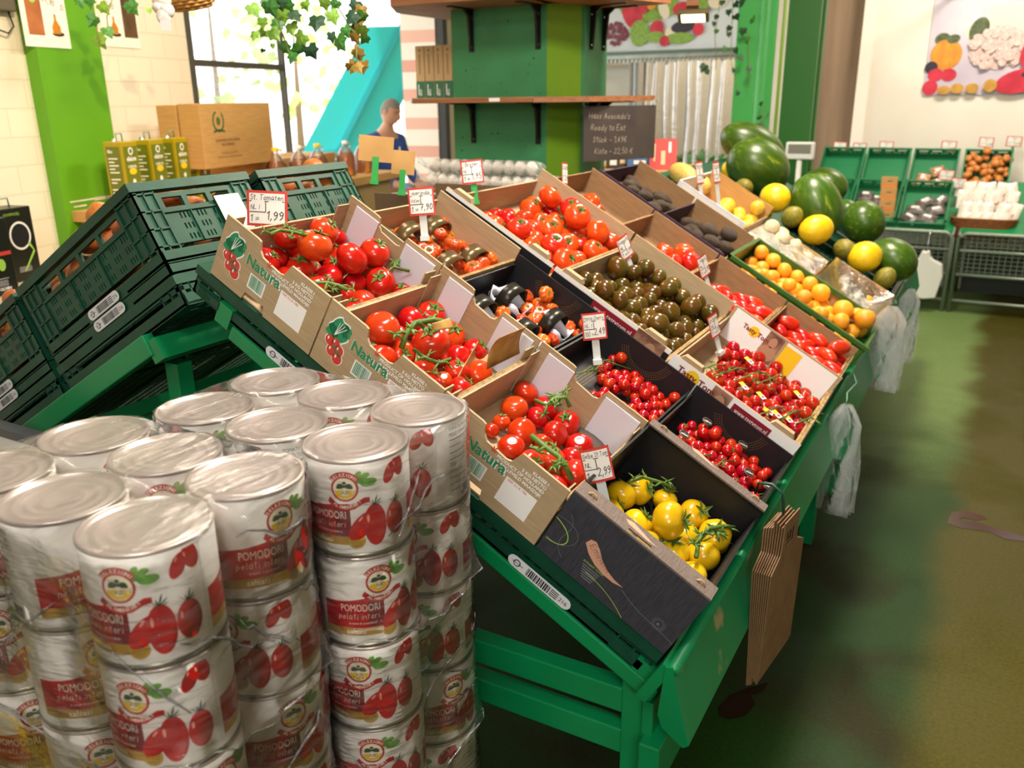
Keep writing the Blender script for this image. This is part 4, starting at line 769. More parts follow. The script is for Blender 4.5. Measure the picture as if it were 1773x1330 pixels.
# little tags and stickers among the vine tomatoes
def tag_card(px, py, h, rot, kind, label, sz=(.03, .016)):
    p = hs(px, py, h); b = MB(); w, l = sz
    b.box((-w/2, -l/2, 0), (w/2, l/2, .0006)); b.rect(-w/2, -l/2, 0, l/2, 1, T(0, 0, .0009)); b.ell(w*.22, 0, l*.3, l*.3, 2, T(0, 0, .0012))
    b.build('tag', [M_wprint, M_yprint if kind == 'y' else M_kraft, M_inkr if kind == 'y' else M_ink], None, MS @ T(*p) @ RZ(rot) @ RX(.2), label=label, cat='tag', group='small tags among the vine tomatoes')
for i, (x, y, a) in enumerate(((1297, 624, -.3), (1318, 685, -.5), (1330, 712, .2), (1382, 683, -.5), (1345, 717, -.4), (1365, 725, -.6), (1288, 668, -.5))): tag_card(x, y, .085, a, 'y', f'small yellow and white tag among the snack tomatoes, {ORD[i]} of those from the upper board')
for i, (x, y) in enumerate(((1225, 730), (1287, 770), (1297, 818), (1185, 752), (1330, 842))):
    p = hs(x, y, .06); b = MB(); b.lathe([(0, .0008), (.014, .0008), (.0145, 0)], 18); b.ell(0, 0, .0125, .0125, 1, T(0, 0, .001)); b.ell(0, 0, .0118, .0118, 0, T(0, 0, .0012)); b.flat(text2d('HONING', True), 2, T(0, 0, .0014), .004, (0, -.004), 'c', tw=.019); b.rect(-.004, .002, .004, .004, 1, T(0, 0, .0014))
    b.build('sticker', [M_black, GP, M_wprint], None, MS @ T(*p) @ RZ(.4) @ RX(.15), label=f'round black sticker on the cherry tomatoes, {ORD[i]} from the slope top', cat='sticker', group='round black stickers')
def slip(name, pts, mats, label, cat, M=None, curve=.0):
    """thin curved sheet from four picture-measured corners"""
    A, Bq, Cq, D = [Vector(p) for p in pts]; b = MB(); n = 6; v = []
    nrm = (Bq-A).cross(D-A).normalized()
    for i in range(n+1):
        for j in range(n+1): u, w = i/n, j/n; v.append((A*(1-u)+Bq*u)*(1-w)+(D*(1-u)+Cq*u)*w+nrm*curve*(4*u*(1-u)))
    b.add(v, [(i*(n+1)+j, (i+1)*(n+1)+j, (i+1)*(n+1)+j+1, i*(n+1)+j+1) for i in range(n) for j in range(n)], 0, None, True)
    o = b.build(name, mats, None, M, label=label, cat=cat); s = o.modifiers.new('thick', 'SOLIDIFY'); s.thickness = .0008; return o
M_paper = mat('printed_kraft_paper', 'c89a52', .7, c2='a87a3c', scale=22, contrast=.3)
slip('paper_bag', [hs(843, 640, .07), hs(865, 585, .165), hs(912, 566, .165), hs(900, 612, .09)], M_paper, 'kraft paper slip with brown print standing in the second brown carton', 'paper slip', MS, .01)
slip('paper_bag', [hs(790, 655, .05), hs(842, 672, .02), hs(850, 615, .05), hs(828, 590, .08)], mat('tan_paper', 'b8935c', .75), 'crumpled tan paper under the tomatoes of the second brown carton', 'paper', MS, -.02)
slip('vine_tag', [hs(752, 573, .16), hs(785, 568, .16), hs(779, 550, .172), hs(748, 560, .172)], M_paper, 'small brown tag on the thick stalk in the second brown carton', 'tag', MS, .002)
M_foil = mat('dark_plastic_sheet', '4a423c', .25, c2='6a5e54', scale=9, bump=.9, bscale=14)
slip('plastic_sheet', [hs(965, 745, .02), hs(1010, 835, .02), hs(1085, 770, .03), hs(1020, 720, .03)], M_foil, 'crumpled dark plastic sheet on the floor of the third brown carton', 'plastic sheet', MS, .015)
# small baskets with handles in the ribbed tomato cartons
def basket(s, d, label, dark, group):
    t = thing('punnet', label, 'punnet', MS @ T(s, d, .006), group); b = MB(); n = 20; m = M_black if dark else M_kraft; v = []
    for k, (rr_, h) in enumerate(((.05, 0), (.056, .018))):
        for i in range(n): a = 6.283*i/n; v.append((rr_*1.05*math.copysign(abs(math.cos(a))**.6, math.cos(a)), rr_*.8*math.copysign(abs(math.sin(a))**.6, math.sin(a)), h+(.006*math.sin(4*a) if k else 0)))
    b.add(v, [(i, (i+1) % n, (i+1) % n+n, i+n) for i in range(n)], 0, None, True); w = b.build('wall', [m], t); so = w.modifiers.new('thick', 'SOLIDIFY'); so.thickness = .0015
    if dark:
        lw = MB().add([(p.x*.96, p.y*.96, p.z*1.7+.004) for p in b.v], b.f, 0, None, True).build('liner', M_white, t, label='pale paper liner'); so = lw.modifiers.new('thick', 'SOLIDIFY'); so.thickness = .001
    h = MB(); vv = []; k = 14
    for i in range(k+1):
        a = math.pi*i/k
        for y in (-.02, .02): vv.append((y, .05*math.cos(a), .016+.055*max(0, math.sin(a))**.6))
    h.add(vv, [(2*i, 2*i+1, 2*i+3, 2*i+2) for i in range(k)], 0, None, True); q = h.build('handle', mat('black_print_handle', '2a2620', .3, .4) if dark else mat('bronze_print_board', '6e5a3a', .28, .55), t); so = q.modifiers.new('thick', 'SOLIDIFY'); so.thickness = .001
for i, (s, d) in enumerate(((.075, .49), (.075, .61), (.075, .73), (.215, .49), (.215, .61), (.215, .73))): basket(s, d, f'card punnet with bronze handle below the Merinda card, {("upper", "lower")[i//3]} row, {ORD[i%3]} from the near side', False, 'handled punnets of the brown carton')
for i, (s, d) in enumerate(((.385, .52), (.385, .68), (.5, .56), (.51, .71))): basket(s, d, f'small black punnet with dark handle in the second black carton, {ORD[i]} from the slope top', True, 'handled punnets of the black carton')
# melons at the far end
def melon(kind, px, py, r, long_, rot, name, label, cat, group, h):
    p = hs(px, py, h); P = MS @ p; dep = (P-CAMP).dot(FWD); rad = r*dep/FPX
    z0 = .075 if p.x > .58 else 0
    for _ in range(3): h = rad*.9+z0; p = hs(px, py, h); P = MS @ p; rad = r*(P-CAMP).dot(FWD)/FPX
    a, t = rot
    o = obj(name, FM[kind][0], None, MS @ T(*p) @ RZ(a) @ RX(t) @ SCL(rad, rad, rad*long_), label=label, cat=cat, group=group)
    return o
WG = 'watermelons at the far end'; YG = 'yellow melons'; SG = 'striped melons'
melon('water', 1303, 254, 37, 1.27, (2.08, R(90)), 'watermelon', 'pale striped watermelon, the farthest one against the green column', 'watermelon', WG, .13)
melon('water', 1312, 290, 48, .92, (2.08, R(96)), 'watermelon', 'large striped watermelon in front of the farthest one', 'watermelon', WG, .3)
melon('water', 1413, 358, 44, 1.02, (1.57, R(125)), 'watermelon', 'tall leaning watermelon in the middle of the melon heap', 'watermelon', WG, .26)
melon('water', 1428, 322, 31, 1.0, (1.3, R(70)), 'watermelon', 'dark watermelon behind the tall leaning one', 'watermelon', WG, .12)
melon('water', 1495, 385, 37, .78, (0, R(90)), 'watermelon', 'round dark watermelon in front of the rear crates', 'watermelon', WG, .16)
melon('water', 1545, 450, 37, .9, (1.2, R(80)), 'watermelon', 'watermelon at the aisle edge, nearest of them', 'watermelon', WG, .12)
melon('water', 1465, 366, 20, .9, (.5, R(60)), 'watermelon', 'small dark watermelon wedged behind the round one', 'watermelon', WG, .1)
melon('honey', 1342, 343, 25, .88, (1.2, R(90)), 'yellow_melon', 'yellow melon above the white onions', 'melon', YG, .27)
melon('honey', 1413, 398, 25, 1.0, (2.4, R(50)), 'yellow_melon', 'egg shaped yellow melon between white onions and tall watermelon', 'melon', YG, .26)
melon('honey', 1497, 445, 28, .84, (.6, R(60)), 'yellow_melon', 'round yellow melon nearest the aisle', 'melon', YG, .16)
melon('honey', 1267, 295, 17, .95, (1, R(90)), 'yellow_melon', 'yellow melon behind the two small price cards', 'melon', YG, .2)
melon('honey', 1325, 368, 12, .9, (1, R(90)), 'yellow_melon', 'small pale yellow fruit at the corner of the pepper carton', 'melon', YG, .14)
melon('canary', 1372, 376, 17, 1.0, (.5, R(20)), 'striped_melon', 'ribbed greenish melon between white onions and tall watermelon', 'melon', SG, .12)
melon('canary', 1462, 432, 18, 1.0, (.4, R(60)), 'striped_melon', 'ribbed greenish melon behind the round yellow one', 'melon', SG, .1)
melon('canary', 1532, 482, 17, 1.05, (.3, R(15)), 'striped_melon', 'ribbed greenish melon at the aisle corner of the heap', 'melon', SG, .1)
melon('canary', 1288, 326, 16, 1.0, (.3, R(50)), 'striped_melon', 'ribbed melon behind the pepper carton', 'melon', SG, .15)
M_pm = FM['honey'][0]; FM['pale'] = [fruit('netted_melon', mat('netted_melon_skin', 'd8b860', .5, c2='c09a48', scale=6, vary=.2), 8, .05, 1, .02, 24, 12, 160, long=1.5)]
melon('pale', 1183, 303, 19, 1.3, (.9, R(80)), 'netted_melon', 'long netted melon beside the red carton, farther of two', 'melon', 'netted melons', .2)
melon('pale', 1205, 317, 20, 1.2, (.9, R(80)), 'netted_melon', 'long netted melon behind the price cards, nearer of two', 'melon', 'netted melons', .16)
# onions in the tall crates of the other slope
def onions(x, d, label, group, n=34, W=.36, L=.58, z0=.14):
    P = []; rr = random.Random(int(d*50+x*10)+9)
    for i in range(n): r = rr.uniform(.03, .037); P.append([x+rr.uniform(.05, L-.05), d+rr.uniform(.05, W-.05), z0+r+rr.random()*.17, r])
    relax(P, (x+.02, d+.02, z0), (x+L-.02, d+W-.02, 9), 40)
    for i, (a, c, h, r) in enumerate(P): obj('brown_onion', FM['bonion'][i % 2], None, ML @ T(a, -c, h) @ Matrix.Rotation(rr.uniform(0, 6), 4, (rr.random(), rr.random(), .4)) @ SCL(r, r, r), label=label, cat='onion', group=group)
onions(-.16, 0, 'flaky brown onion in the tall lattice crate on the end stack', 'onions in the end crate', 62)
onions(.45, 0, 'flaky brown onion in the lower lattice crate toward the block wall', 'onions in the lower crate', 40)
onions(-.16, .40, 'flaky brown onion in the lattice crate behind the St. Tomaten card', 'onions in the second crate', 55)
# ------------------------------------------------------------------ shrink-wrapped tomato tins
RC, HC = .0765, .151
def tin_meshes():
    b = MB(); prof = [(RC-.001, .006), (RC, .008), (RC, HC-.008), (RC-.001, HC-.006)]; b.lathe(prof, 56)
    body = b.mesh('body', mat('tin_white_label', 'eeeae2', .38))
    lid = MB(); rr = [(0, HC-.0055), (.022, HC-.0055), (.024, HC-.0045), (.028, HC-.0045), (.03, HC-.0055), (.038, HC-.0055), (.040, HC-.0045), (.044, HC-.0045), (.046, HC-.0055), (.053, HC-.0055), (.055, HC-.0042), (.059, HC-.0042), (.061, HC-.0058), (.071, HC-.0062), (.0725, HC-.001), (.0745, HC), (.077, HC-.0008), (.0778, HC-.0035), (RC-.0008, HC-.0062)]
    lid.lathe(rr, 56); lidm = lid.mesh('lid', mat('tin_lid_lacquer', 'b8aca4', .34, .6))
    bo = MB().lathe([(RC-.0008, .0062), (.0778, .0035), (.077, .0008), (.0745, 0), (.07, .003), (0, .003)], 56).mesh('bottom_rim', mat('tin_rim_metal', '8a8678', .35, .9))
    # label artwork laid out flat in metres (u round the tin, v up), then wrapped
    U = 2*math.pi*RC; art = MB(); mats = [mat('label_red', 'b8141c', .4), mat('label_dark_red', '7c1420', .4), mat('label_gold', 'b08a34', .4), mat('label_cream', 'f4ead2', .45), mat('label_tomato', 'c8201a', .38, c2='b0161a', scale=40), mat('label_basil', '4c8c2c', .5, c2='7ab048', scale=70), mat('label_ink', '2a2a30', .5), mat('label_leaf_dark', '2c4a24', .5), mat('label_highlight', 'f2a890', .4), mat('label_grey', 'd8d4ce', .5), mat('label_tomato_deep', 'a0121a', .4), mat('label_sun', 'e0c020', .5)]
    lay = [0]
    def Z(k): return T(0, 0, .00012+.00012*k)
    def tomato(x, y, a, h, k, rot=0, leaf=True):
        art.ell(x, y, a, h, 4, Z(k), rot, 26); art.ell(x+a*.25, y-h*.2, a*.62, h*.7, 10, Z(k+.5), rot, 20); art.ell(x+a*.05, y, a*.72, h*.86, 4, Z(k+.8), rot, 20)
        c, s_ = math.cos(rot), math.sin(rot); art.ell(x-a*.6*c-h*.35*s_, y-a*.6*s_+h*.35*c, a*.12, h*.2, 8, Z(k+1), rot, 10)
        if leaf:
            for i in range(6):
                t = R(20+i*28); L = a*(.75+.25*((i*7) % 3)); bx, by = x-h*.9*s_, y+h*.93*c
                art.poly([(bx-.0008, by), (bx+L*.6*math.cos(t)-.001, by+L*.5*math.sin(t)), (bx+L*math.cos(t), by+L*.8*math.sin(t)), (bx+L*.6*math.cos(t)+.001, by+L*.5*math.sin(t)-.0008), (bx+.0008, by)], 7, Z(k+1.2))
    def panel(u):
        art.poly([(u, .026), (u+.092, .026), (u+.092, .086), (u+.07, .0845), (u+.035, .079), (u, .076)], 0, Z(0)); art.rect(u+.07, .034, u+.0935, .085, 1, Z(1)); art.rect(u, .021, u+.093, .0345, 2, Z(1.2))
        art.flat(text2d('POMODORI'), 3, Z(2), .0115, (u+.058, .0625), 'c', tw=.058); art.flat(stroke2d('pelati interi', .38), 3, Z(2), .0095, (u+.055, .0495), 'c', tw=.062); art.flat(text2d('in succo di pomodoro'), 3, Z(2), .0036, (u+.06, .0405), 'c', tw=.04); art.flat(text2d('salsati'), 3, Z(2), .0085, (u+.05, .0245), 'c')
        art.ell(u+.1, .0275, .0125, .0125, 2, Z(2.4), 0, 30); art.ell(u+.1, .0275, .0108, .0108, 11, Z(2.6), 0, 30); art.ell(u+.1, .0275, .0102, .0102, 2, Z(2.8), 0, 30); art.flat(stroke2d('Gusto', .4), 11, Z(3), .004, (u+.1, .027), 'c')
        cx, cy = u+.088, .109; art.ell(cx, cy, .0195, .0195, 0, Z(2.2), 0, 36); art.ell(cx, cy, .0165, .0165, 3, Z(2.4), 0, 36)
        art.poly([(cx-.0155, cy-.004), (cx, cy-.001), (cx+.0155, cy-.004), (cx+.012, cy-.0115), (cx, cy-.0163), (cx-.012, cy-.0115)], 11, Z(2.6))
        for dx, dy, r in ((0, .009, .003), (-.006, .004, .0052), (.006, .004, .0052), (0, .004, .003), (-.009, .002, .003), (.009, .002, .003)): art.ell(cx+dx, cy+dy, r, r*.8, 7, Z(2.8), 0, 9)
        art.poly([(cx-.005, cy-.01), (cx-.002, cy+.001), (cx+.002, cy+.001), (cx+.005, cy-.01)], 3, Z(3)); art.flat(text2d('AB'), 6, Z(3.2), .0055, (cx, cy-.0085), 'c')
        def arc(txt, r, a0, a1, band, size, mi, sgn=1):
            if band: art.poly([(cx+(r-.0025)*math.cos(a), cy+(r-.0025)*math.sin(a)) for a in [a0+(a1-a0)*i/16 for i in range(17)]]+[(cx+(r+.007)*math.cos(a), cy+(r+.007)*math.sin(a)) for a in [a1+(a0-a1)*i/16 for i in range(17)]], band-1, Z(3))
            n = len(txt)
            for i, ch in enumerate(txt):
                a = a0+(a1-a0)*(i+.5)/n; M = Z(3.4) @ T(cx+r*math.cos(a), cy+r*math.sin(a), 0) @ RZ(a-R(90)*sgn); art.flat(text2d(ch, True), mi, M, size, (0, 0), 'c')
        arc('SELEZIONI', .0192, R(146), R(34), 1, .0047, 3)
        art.poly([(cx-.022, cy-.013), (cx-.012, cy-.0225), (cx, cy-.0255), (cx+.014, cy-.022), (cx+.026, cy-.0145), (cx+.034, cy-.015), (cx+.034, cy-.022), (cx+.024, cy-.024), (cx+.012, cy-.0315), (cx-.002, cy-.0345), (cx-.016, cy-.031), (cx-.026, cy-.02)], 0, Z(3)); arc('ALIMENTARI', .0305, R(232), R(318), 0, .0047, 3, -1)
        for dx, dy, a, h, ro in ((.112, .127, .009, .006, .5), (.122, .121, .012, .0065, .1), (.108, .134, .006, .004, .9), (.118, .132, .006, .004, .2)): art.ell(u+dx, dy-.004, a, h, 5, Z(1+dx*3), ro, 14)
        tomato(u+.108, .05, .0125, .026, 3.2, R(-38), False); tomato(u+.128, .05, .0165, .033, 4.6); tomato(u+.16, .052, .0155, .026, 6)
        tomato(u+.155, .124, .009, .017, 1, R(-28), False); tomato(u+.171, .13, .0105, .017, 2.2, R(14), False)
        art.rect(u+.1835, .0, u+.1845, .151, 9, Z(0))
    panel(.0); panel(.19)
    u = .395; art.flat(text2d('TOMATES PELÉES'), 6, Z(0), .0058, (u+.004, .13), tw=.05); art.flat(text2d('PEELED TOMATOES'), 6, Z(0), .0058, (u+.004, .121), tw=.05); art.flat(text2d('250'), 6, Z(0), .006, (u+.004, .07))
    rr2 = random.Random(2)
    for i in range(26):
        y = .114-i*.0036
        if not .066 < y < .08: art.rect(u+.004, y, u+.03+rr2.random()*.024, y+.0013, 9 if i % 3 else 6, Z(0))
    x = u+.03
    while x < u+.056: w = rr2.choice((.0008, .0015)); art.rect(x, .012, x+w, .03, 6, Z(0)); x += w+.001
    # keep the art inside the label and cut it into narrow strips before wrapping
    me = art.mesh('label', mats); bm = bmesh.new(); bm.from_mesh(me)
    for i in range(1, 100):
        g = bm.verts[:]+bm.edges[:]+bm.faces[:]; bmesh.ops.bisect_plane(bm, geom=g, plane_co=(U*i/100, 0, 0), plane_no=(1, 0, 0))
    g = bm.verts[:]+bm.edges[:]+bm.faces[:]; bmesh.ops.bisect_plane(bm, geom=g, plane_co=(0, .142, 0), plane_no=(0, 1, 0), clear_outer=True)
    for v in bm.verts: a = v.co.x/RC; r = RC+v.co.z; v.co = Vector((r*math.cos(a), r*math.sin(a), v.co.y))
    bmesh.ops.recalc_face_normals(bm, faces=bm.faces); bm.to_mesh(me); bm.free()
    return body, lidm, bo, me
TIN = tin_meshes()
ZB = .113; NL = 7; STEP = .1512
XS = {0: (.614, .458, .302), 1: (.672, .516, .360)}; YS = {0: (-.672, -.514), 1: (-.352, -.194)}
def tin(x, y, z, rot, label):
    t = thing('tomato_tin', label, 'tin', T(x, y, z) @ RZ(rot), 'shrink wrapped tins of peeled tomatoes')
    for n, me in zip(('body', 'lid', 'bottom_rim', 'label'), TIN): obj(n, me, t)
def col_words(p, i, j):
    return f'{("front", "rear")[p]} pack, {("aisle", "middle", "wall")[i]} column of its {("near", "far")[j]} row'
rr = random.Random(11)
# which way each front tin turns: angle at which label position u faces the viewer
face = {(0, 0, 0): [.128, .135, .04, .1], (0, 0, 1): [.05, .14, .06, .1], (1, 0, 0): [.108, .07, .3, .1, .13, .1], (1, 0, 1): [.35, .12, .12, .05, .33, .1], (0, 1, 0): [.05, .08, .1, .06], (0, 2, 0): [.3, .12, .1, .2]}
for p in (0, 1):
    for i, x in enumerate(XS[p]):
        for j, y in enumerate(YS[p]):
            edge = (p == 0 and (i == 0 or j == 0)) or (p == 1 and i == 0) or i == 2
            for k in range(NL if edge else 2):
                lv = ('top', 'second', 'third', 'fourth', 'fifth', 'sixth', 'lowest')[k]
                f = face.get((p, i, j), []); u = f[k] if k < len(f) else rr.uniform(0, .48)
                va = math.atan2(CAMP.y-y, CAMP.x-x); rot = va-u/RC
                tin(x+rr.uniform(-.001, .001), y+rr.uniform(-.001, .001), ZB+(NL-1-k)*STEP, rot, f'white tomato tin, {lv} layer, {col_words(p, i, j)}')
# pallet and the wrap
def pallet():
    t = thing('pallet', 'wooden pallet under the stacked tomato tins', 'pallet', T(.2, -.76, 0)); m = mat('pallet_wood', 'b08e5c', .8, c2='947446', scale=8, stretch=(1, 8, 8))
    for k in range(6): MB().box((.0, .0+k*.115, .088), (.56, .09+k*.115, .11)).build('board', m, t)
    for x in (.0, .23, .46): MB().box((x, 0, 0), (x+.1, .66, .087)).build('runner', m, t)
pallet()
FILM = film('shrink_wrap_film', .06, 1.7, .12, 'f8f6f4', scale=6)
FOLD = film('film_fold', .22, 2, .1)
FILM_TOP = film('shrink_wrap_top_film', .05, 1.0, .16, 'f4f0ee', streak=(5, 1.2, 3), scale=6)
def hull_r(p, a):
    """outline of a pack at angle a, stretched between the outer tins"""
    cx = sum(XS[p])/3; cy = sum(YS[p])/2; c, s_ = math.cos(a), math.sin(a); best = 0
    for x in XS[p]:
        for y in YS[p]:
            best = max(best, (x-cx)*c+(y-cy)*s_+RC+.0065)
    return cx, cy, best
def pack_outline(p, n=96):
    out = []
    cx, cy, _ = hull_r(p, 0)
    hs2 = [(math.cos(6.28318*i/n), math.sin(6.28318*i/n), hull_r(p, 6.28318*i/n)[2]) for i in range(n)]
    for i in range(n):                                     # support lines of neighbours meet at the hull point
        (a, b, d), (e, f, g) = hs2[i], hs2[(i+1) % n]; D = a*f-b*e; out.append((cx+(d*f-b*g)/D, cy+(a*g-d*e)/D))
    # resample by length
    L = [0]
    for i in range(n): L.append(L[-1]+math.dist(out[i], out[(i+1) % n]))
    m = 150; res = []; k = 0
    for q in range(m):
        s_ = L[-1]*q/m
        while L[k+1] < s_: k += 1
        t = (s_-L[k])/((L[k+1]-L[k]) or 1); a, b = out[k % n], out[(k+1) % n]; res.append((a[0]+(b[0]-a[0])*t, a[1]+(b[1]-a[1])*t))
    return res
for p in (0, 1):
    O = pack_outline(p); n = len(O); cx = sum(a for a, _ in O)/n; cy = sum(b for _, b in O)/n
    for lev in range(3):
        t = thing('shrink_wrap', f'clear film round the {("top", "middle", "lower")[lev]} two layers of the {("front", "rear")[p]} pack of tins', 'plastic film', None, 'clear film round the tins')
        zt = ZB+(NL-2*lev)*STEP-(.004 if lev else .0); v = []; hgt = 2*STEP*.97; K = 22; rq = random.Random(lev+p*5)
        for k in range(K+1):
            for i, (x, y) in enumerate(O):
                u = k/K; w = .0016*math.sin(i*.9+k*.5)+.0012*math.sin(i*2.3-k*1.1+lev); pull = 0
                # gather toward the seam between two layers, flare at the hem
                z = zt-.004-u*hgt+(.012*math.sin(i*.21+lev*2)*u if u > .5 else 0)
                fl = .012*max(0, u-.9)*10*abs(math.sin(i*.5+lev))
                gap = min(math.dist((x, y), (a, b)) for a in XS[p] for b in YS[p])-RC
                wst = -min(gap*.75, .02)*math.sin(math.pi*min(1, u*1.02))*.9
                d = math.dist((x, y), (cx, cy)); q = (w+fl+wst+.001*lev)/d+1; v.append((cx+(x-cx)*q, cy+(y-cy)*q, z))
        b = MB().add(v, [(k*n+i, k*n+(i+1) % n, (k+1)*n+(i+1) % n, (k+1)*n+i) for k in range(K) for i in range(n)], 0, None, True)
        b.build('wrap_side', FILM, t)
        for q in range(16):
            i0 = rq.randrange(n); k0 = rq.randrange(2, K-6); dk = rq.choice((4, 6, 8)); di = rq.choice((-1, 1))*rq.randrange(8, 22); path = []
            for e in range(9):
                kk = min(K, k0+dk*e/8); P_ = Vector(v[round(kk)*n+(i0+round(di*e/8)) % n]); path.append(P_)
            MB().tube(path, [.0006+.0018*math.sin(math.pi*e/8) for e in range(9)], 5).build('film_fold', FOLD, t)
        hem = MB()
        pts = [v[K*n+i] for i in range(0, n, 3)]; hem.tube(pts, .0016, 5, closed=True); hem.build('hem', film('rolled_film_hem', .3, 2, .1), t)
        if lev == 0:
            G = 44; tv = []; x0, x1 = min(a for a, _ in O), max(a for a, _ in O); y0, y1 = min(b for _, b in O), max(b for _, b in O); idx = {}; fs = []
            import itertools
            ins = lambda x, y: min(math.dist((x, y), (a, b)) for a in XS[p] for b in YS[p]) < RC+.002 or (x0+RC < x < x1-RC) or (y0+RC < y < y1-RC)
            for i in range(G+1):
                for j in range(G+1):
                    x, y = x0+(x1-x0)*i/G, y0+(y1-y0)*j/G
                    if not ins(x, y): continue
                    g = min(math.dist((x, y), (a, b)) for a in XS[p] for b in YS[p]); sag = -.012*max(0, min(1, (g-RC)/.03)) + (-.0012 if g < RC*.9 else 0)
                    idx[i, j] = len(tv); tv.append((x, y, zt+.0015+sag+.0006*math.sin(i*1.7+j*.6)))
            for i, j in itertools.product(range(G), range(G)):
                q = [(i, j), (i+1, j), (i+1, j+1), (i, j+1)]
                if all(k in idx for k in q): fs.append(tuple(idx[k] for k in q))
            MB().add(tv, fs, 0, None, True).build('wrap_top', FILM_TOP, t)
# ------------------------------------------------------------------ price cards
CW, CH = .1, .085
def card(px, py, wpx, lines, label, hdepth=None, P=None, yaw=None, roll=0, tilt=-.12, holder='clear', group='red edged price cards', blank=False, stem=.05, aspect=.86, back=False):
    """card in a holder; (px, py) is its lower middle in the picture, P its place in the hall"""
    P = Vector(P); dep = (P-CAMP).dot(FWD); w = wpx*dep/FPX; h = w*aspect
    yaw = YAW+0 if yaw is None else yaw
    M = T(*P) @ RZ(-yaw) @ RY(roll) @ RX(R(90)+tilt)      # x across, y up, z to the viewer
    t = thing('price_card', label, 'price card', M, group); b = MB(); n = 10
    bow = lambda x: .06*w*(1-(2*x/w)**2)*(-1 if back else 1)
    def sheet(x0, x1, y0, y1, z, mi):
        v = []
        for i in range(n+1):
            x = x0+(x1-x0)*i/n
            for y in (y0, y1): v.append((x, y, bow(x)+z))
        b.add(v, [(2*i, 2*i+2, 2*i+3, 2*i+1) for i in range(n)], mi)
    if blank: sheet(-w/2, w/2, 0, h, 0, 0); o = b.build('card', [M_tan], t)
    else:
        sheet(-w/2, w/2, 0, h, 0, 0); sheet(-w*.435, w*.435, h*.075, h*.925, .0006, 1)
        def pen(s, x, y, size, tw, al='l'):
            v, f = stroke2d(s, .62); x0 = min(a for a, _ in v); x1 = max(a for a, _ in v); k = min(size, tw/(x1-x0)); ox = {'l': x, 'c': x-(x1-x0)*k/2, 'r': x-(x1-x0)*k}[al]
            b.add([((a-x0)*k+ox, q*size+y, bow((a-x0)*k+ox)+.0014) for a, q in v], f, 2)
        def line(x0, y0, x1, y1):
            th = h*.012; v = [(x, y+s_, bow(x)+.001) for x, y in ((x0, y0), ((x0+x1)/2, (y0+y1)/2), (x1, y1)) for s_ in (-th, th)] if y0 == y1 else [(x+s_, y, bow(x)+.001) for x, y in ((x0, y0), (x1, y1)) for s_ in (-th, th)]
            b.add(v, [(0, 1, 3, 2), (2, 3, 5, 4)] if len(v) == 6 else [(0, 1, 3, 2)], 2)
        line(-w*.43, h*.7, w*.43, h*.7); line(-w*.43, h*.4, -w*.02, h*.4); line(-w*.02, h*.4, -w*.02, h*.68)
        pen(lines[0], 0, h*.745, h*.14, w*.82, 'c')
        if len(lines) > 3: pen(lines[3], -w*.4, h*.48, h*.12, w*.34)
        pen(lines[1], -w*.4, h*.14, h*.17, w*.34); pen(lines[2], w*.42, h*.2, h*.22, w*.46, 'r')
        o = b.build('card', [M_inkr, M_card, M_ink], t)
    s_ = MB().box((-.009, -stem, -.004), (.009, h*.2, -.001)).box((-.011, -stem-.012, -.012), (.011, -stem, .006)); s_.build('holder', M_gclip if holder == 'green' else M_clip, t)
    return t
W_ = lambda s, d, h: MS @ Vector((s, d, h))
def onslope(px, py, h): return MS @ hs(px, py, h)
card(463, 388, 70, ('St. Tomaten', '1 =', '1,99', 'NL I'), 'red edged price card reading St. Tomaten 1,99 at the topmost brown carton', P=hy(463, 392, .16), roll=.06)
card(734, 371, 45, ('merinda', '1 =', '7,90', 'italien'), 'red edged price card reading Merinda 7,90 above the handled punnets', P=hy(732, 373, .5), roll=-.06, aspect=1.05)
card(824, 318, 38, ('Broten', '1 =', '1,95', 'NL'), 'red edged price card reading Broten 1,95 before the garlic nets', P=hy(820, 318, 1.0), roll=-.1, holder='green', aspect=1.05)
card(1033, 586, 42, ('Honig Cherry', '100 =', '2,49', 'NL I'), 'red edged price card reading Honig Cherry 2,49 at the black cartons', P=onslope(1031, 588, .13), roll=-.1, aspect=1.12)
card(1046, 838, 52, ('Gelbe St.Tom', '1 =', '2,99', 'NL'), 'red edged price card reading Gelbe St.Tom 2,99 above the yellow tomatoes', P=onslope(1040, 834, .14), roll=-.22, aspect=1.2)
card(1090, 442, 30, ('Kumato', '1 =', '3,99', 'NL'), 'red edged price card at the front edge of the big red tomatoes', P=onslope(1088, 446, .1), roll=-.4, yaw=YAW-.7, aspect=1.35)
card(1225, 475, 26, ('Herz', '1 =', '4,90', 'NL'), 'red edged price card beside the uneven red tomatoes', P=onslope(1223, 478, .1), roll=-.35, yaw=YAW-.7, aspect=1.5)
card(1243, 578, 26, ('Datteltom', '1 =', '3,99', 'NL'), 'red edged price card at the front edge of the brown green tomatoes', P=onslope(1241, 582, .1), roll=-.3, yaw=YAW-.7, aspect=1.6)
card(978, 318, 17, ('Knobl', '1 =', '0,99'), 'red edged price card leaning by the green pillar and the garlic', P=hy(978, 320, 1.6), roll=.15, yaw=YAW-.9, aspect=2.2)
card(1213, 318, 16, ('Melone', '1 =', '1,99'), 'small price card by the netted melons, nearer of the pair', P=hy(1213, 319, 2.398), stem=.17, yaw=YAW-.5, roll=-.1, aspect=2.4)
card(1242, 316, 15, ('Melone', '1 =', '2,49'), 'small price card by the netted melons, the one touching the yellow melon', P=hy(1242, 317, 2.398), stem=.18, yaw=YAW-.5, roll=-.1, aspect=2.4)
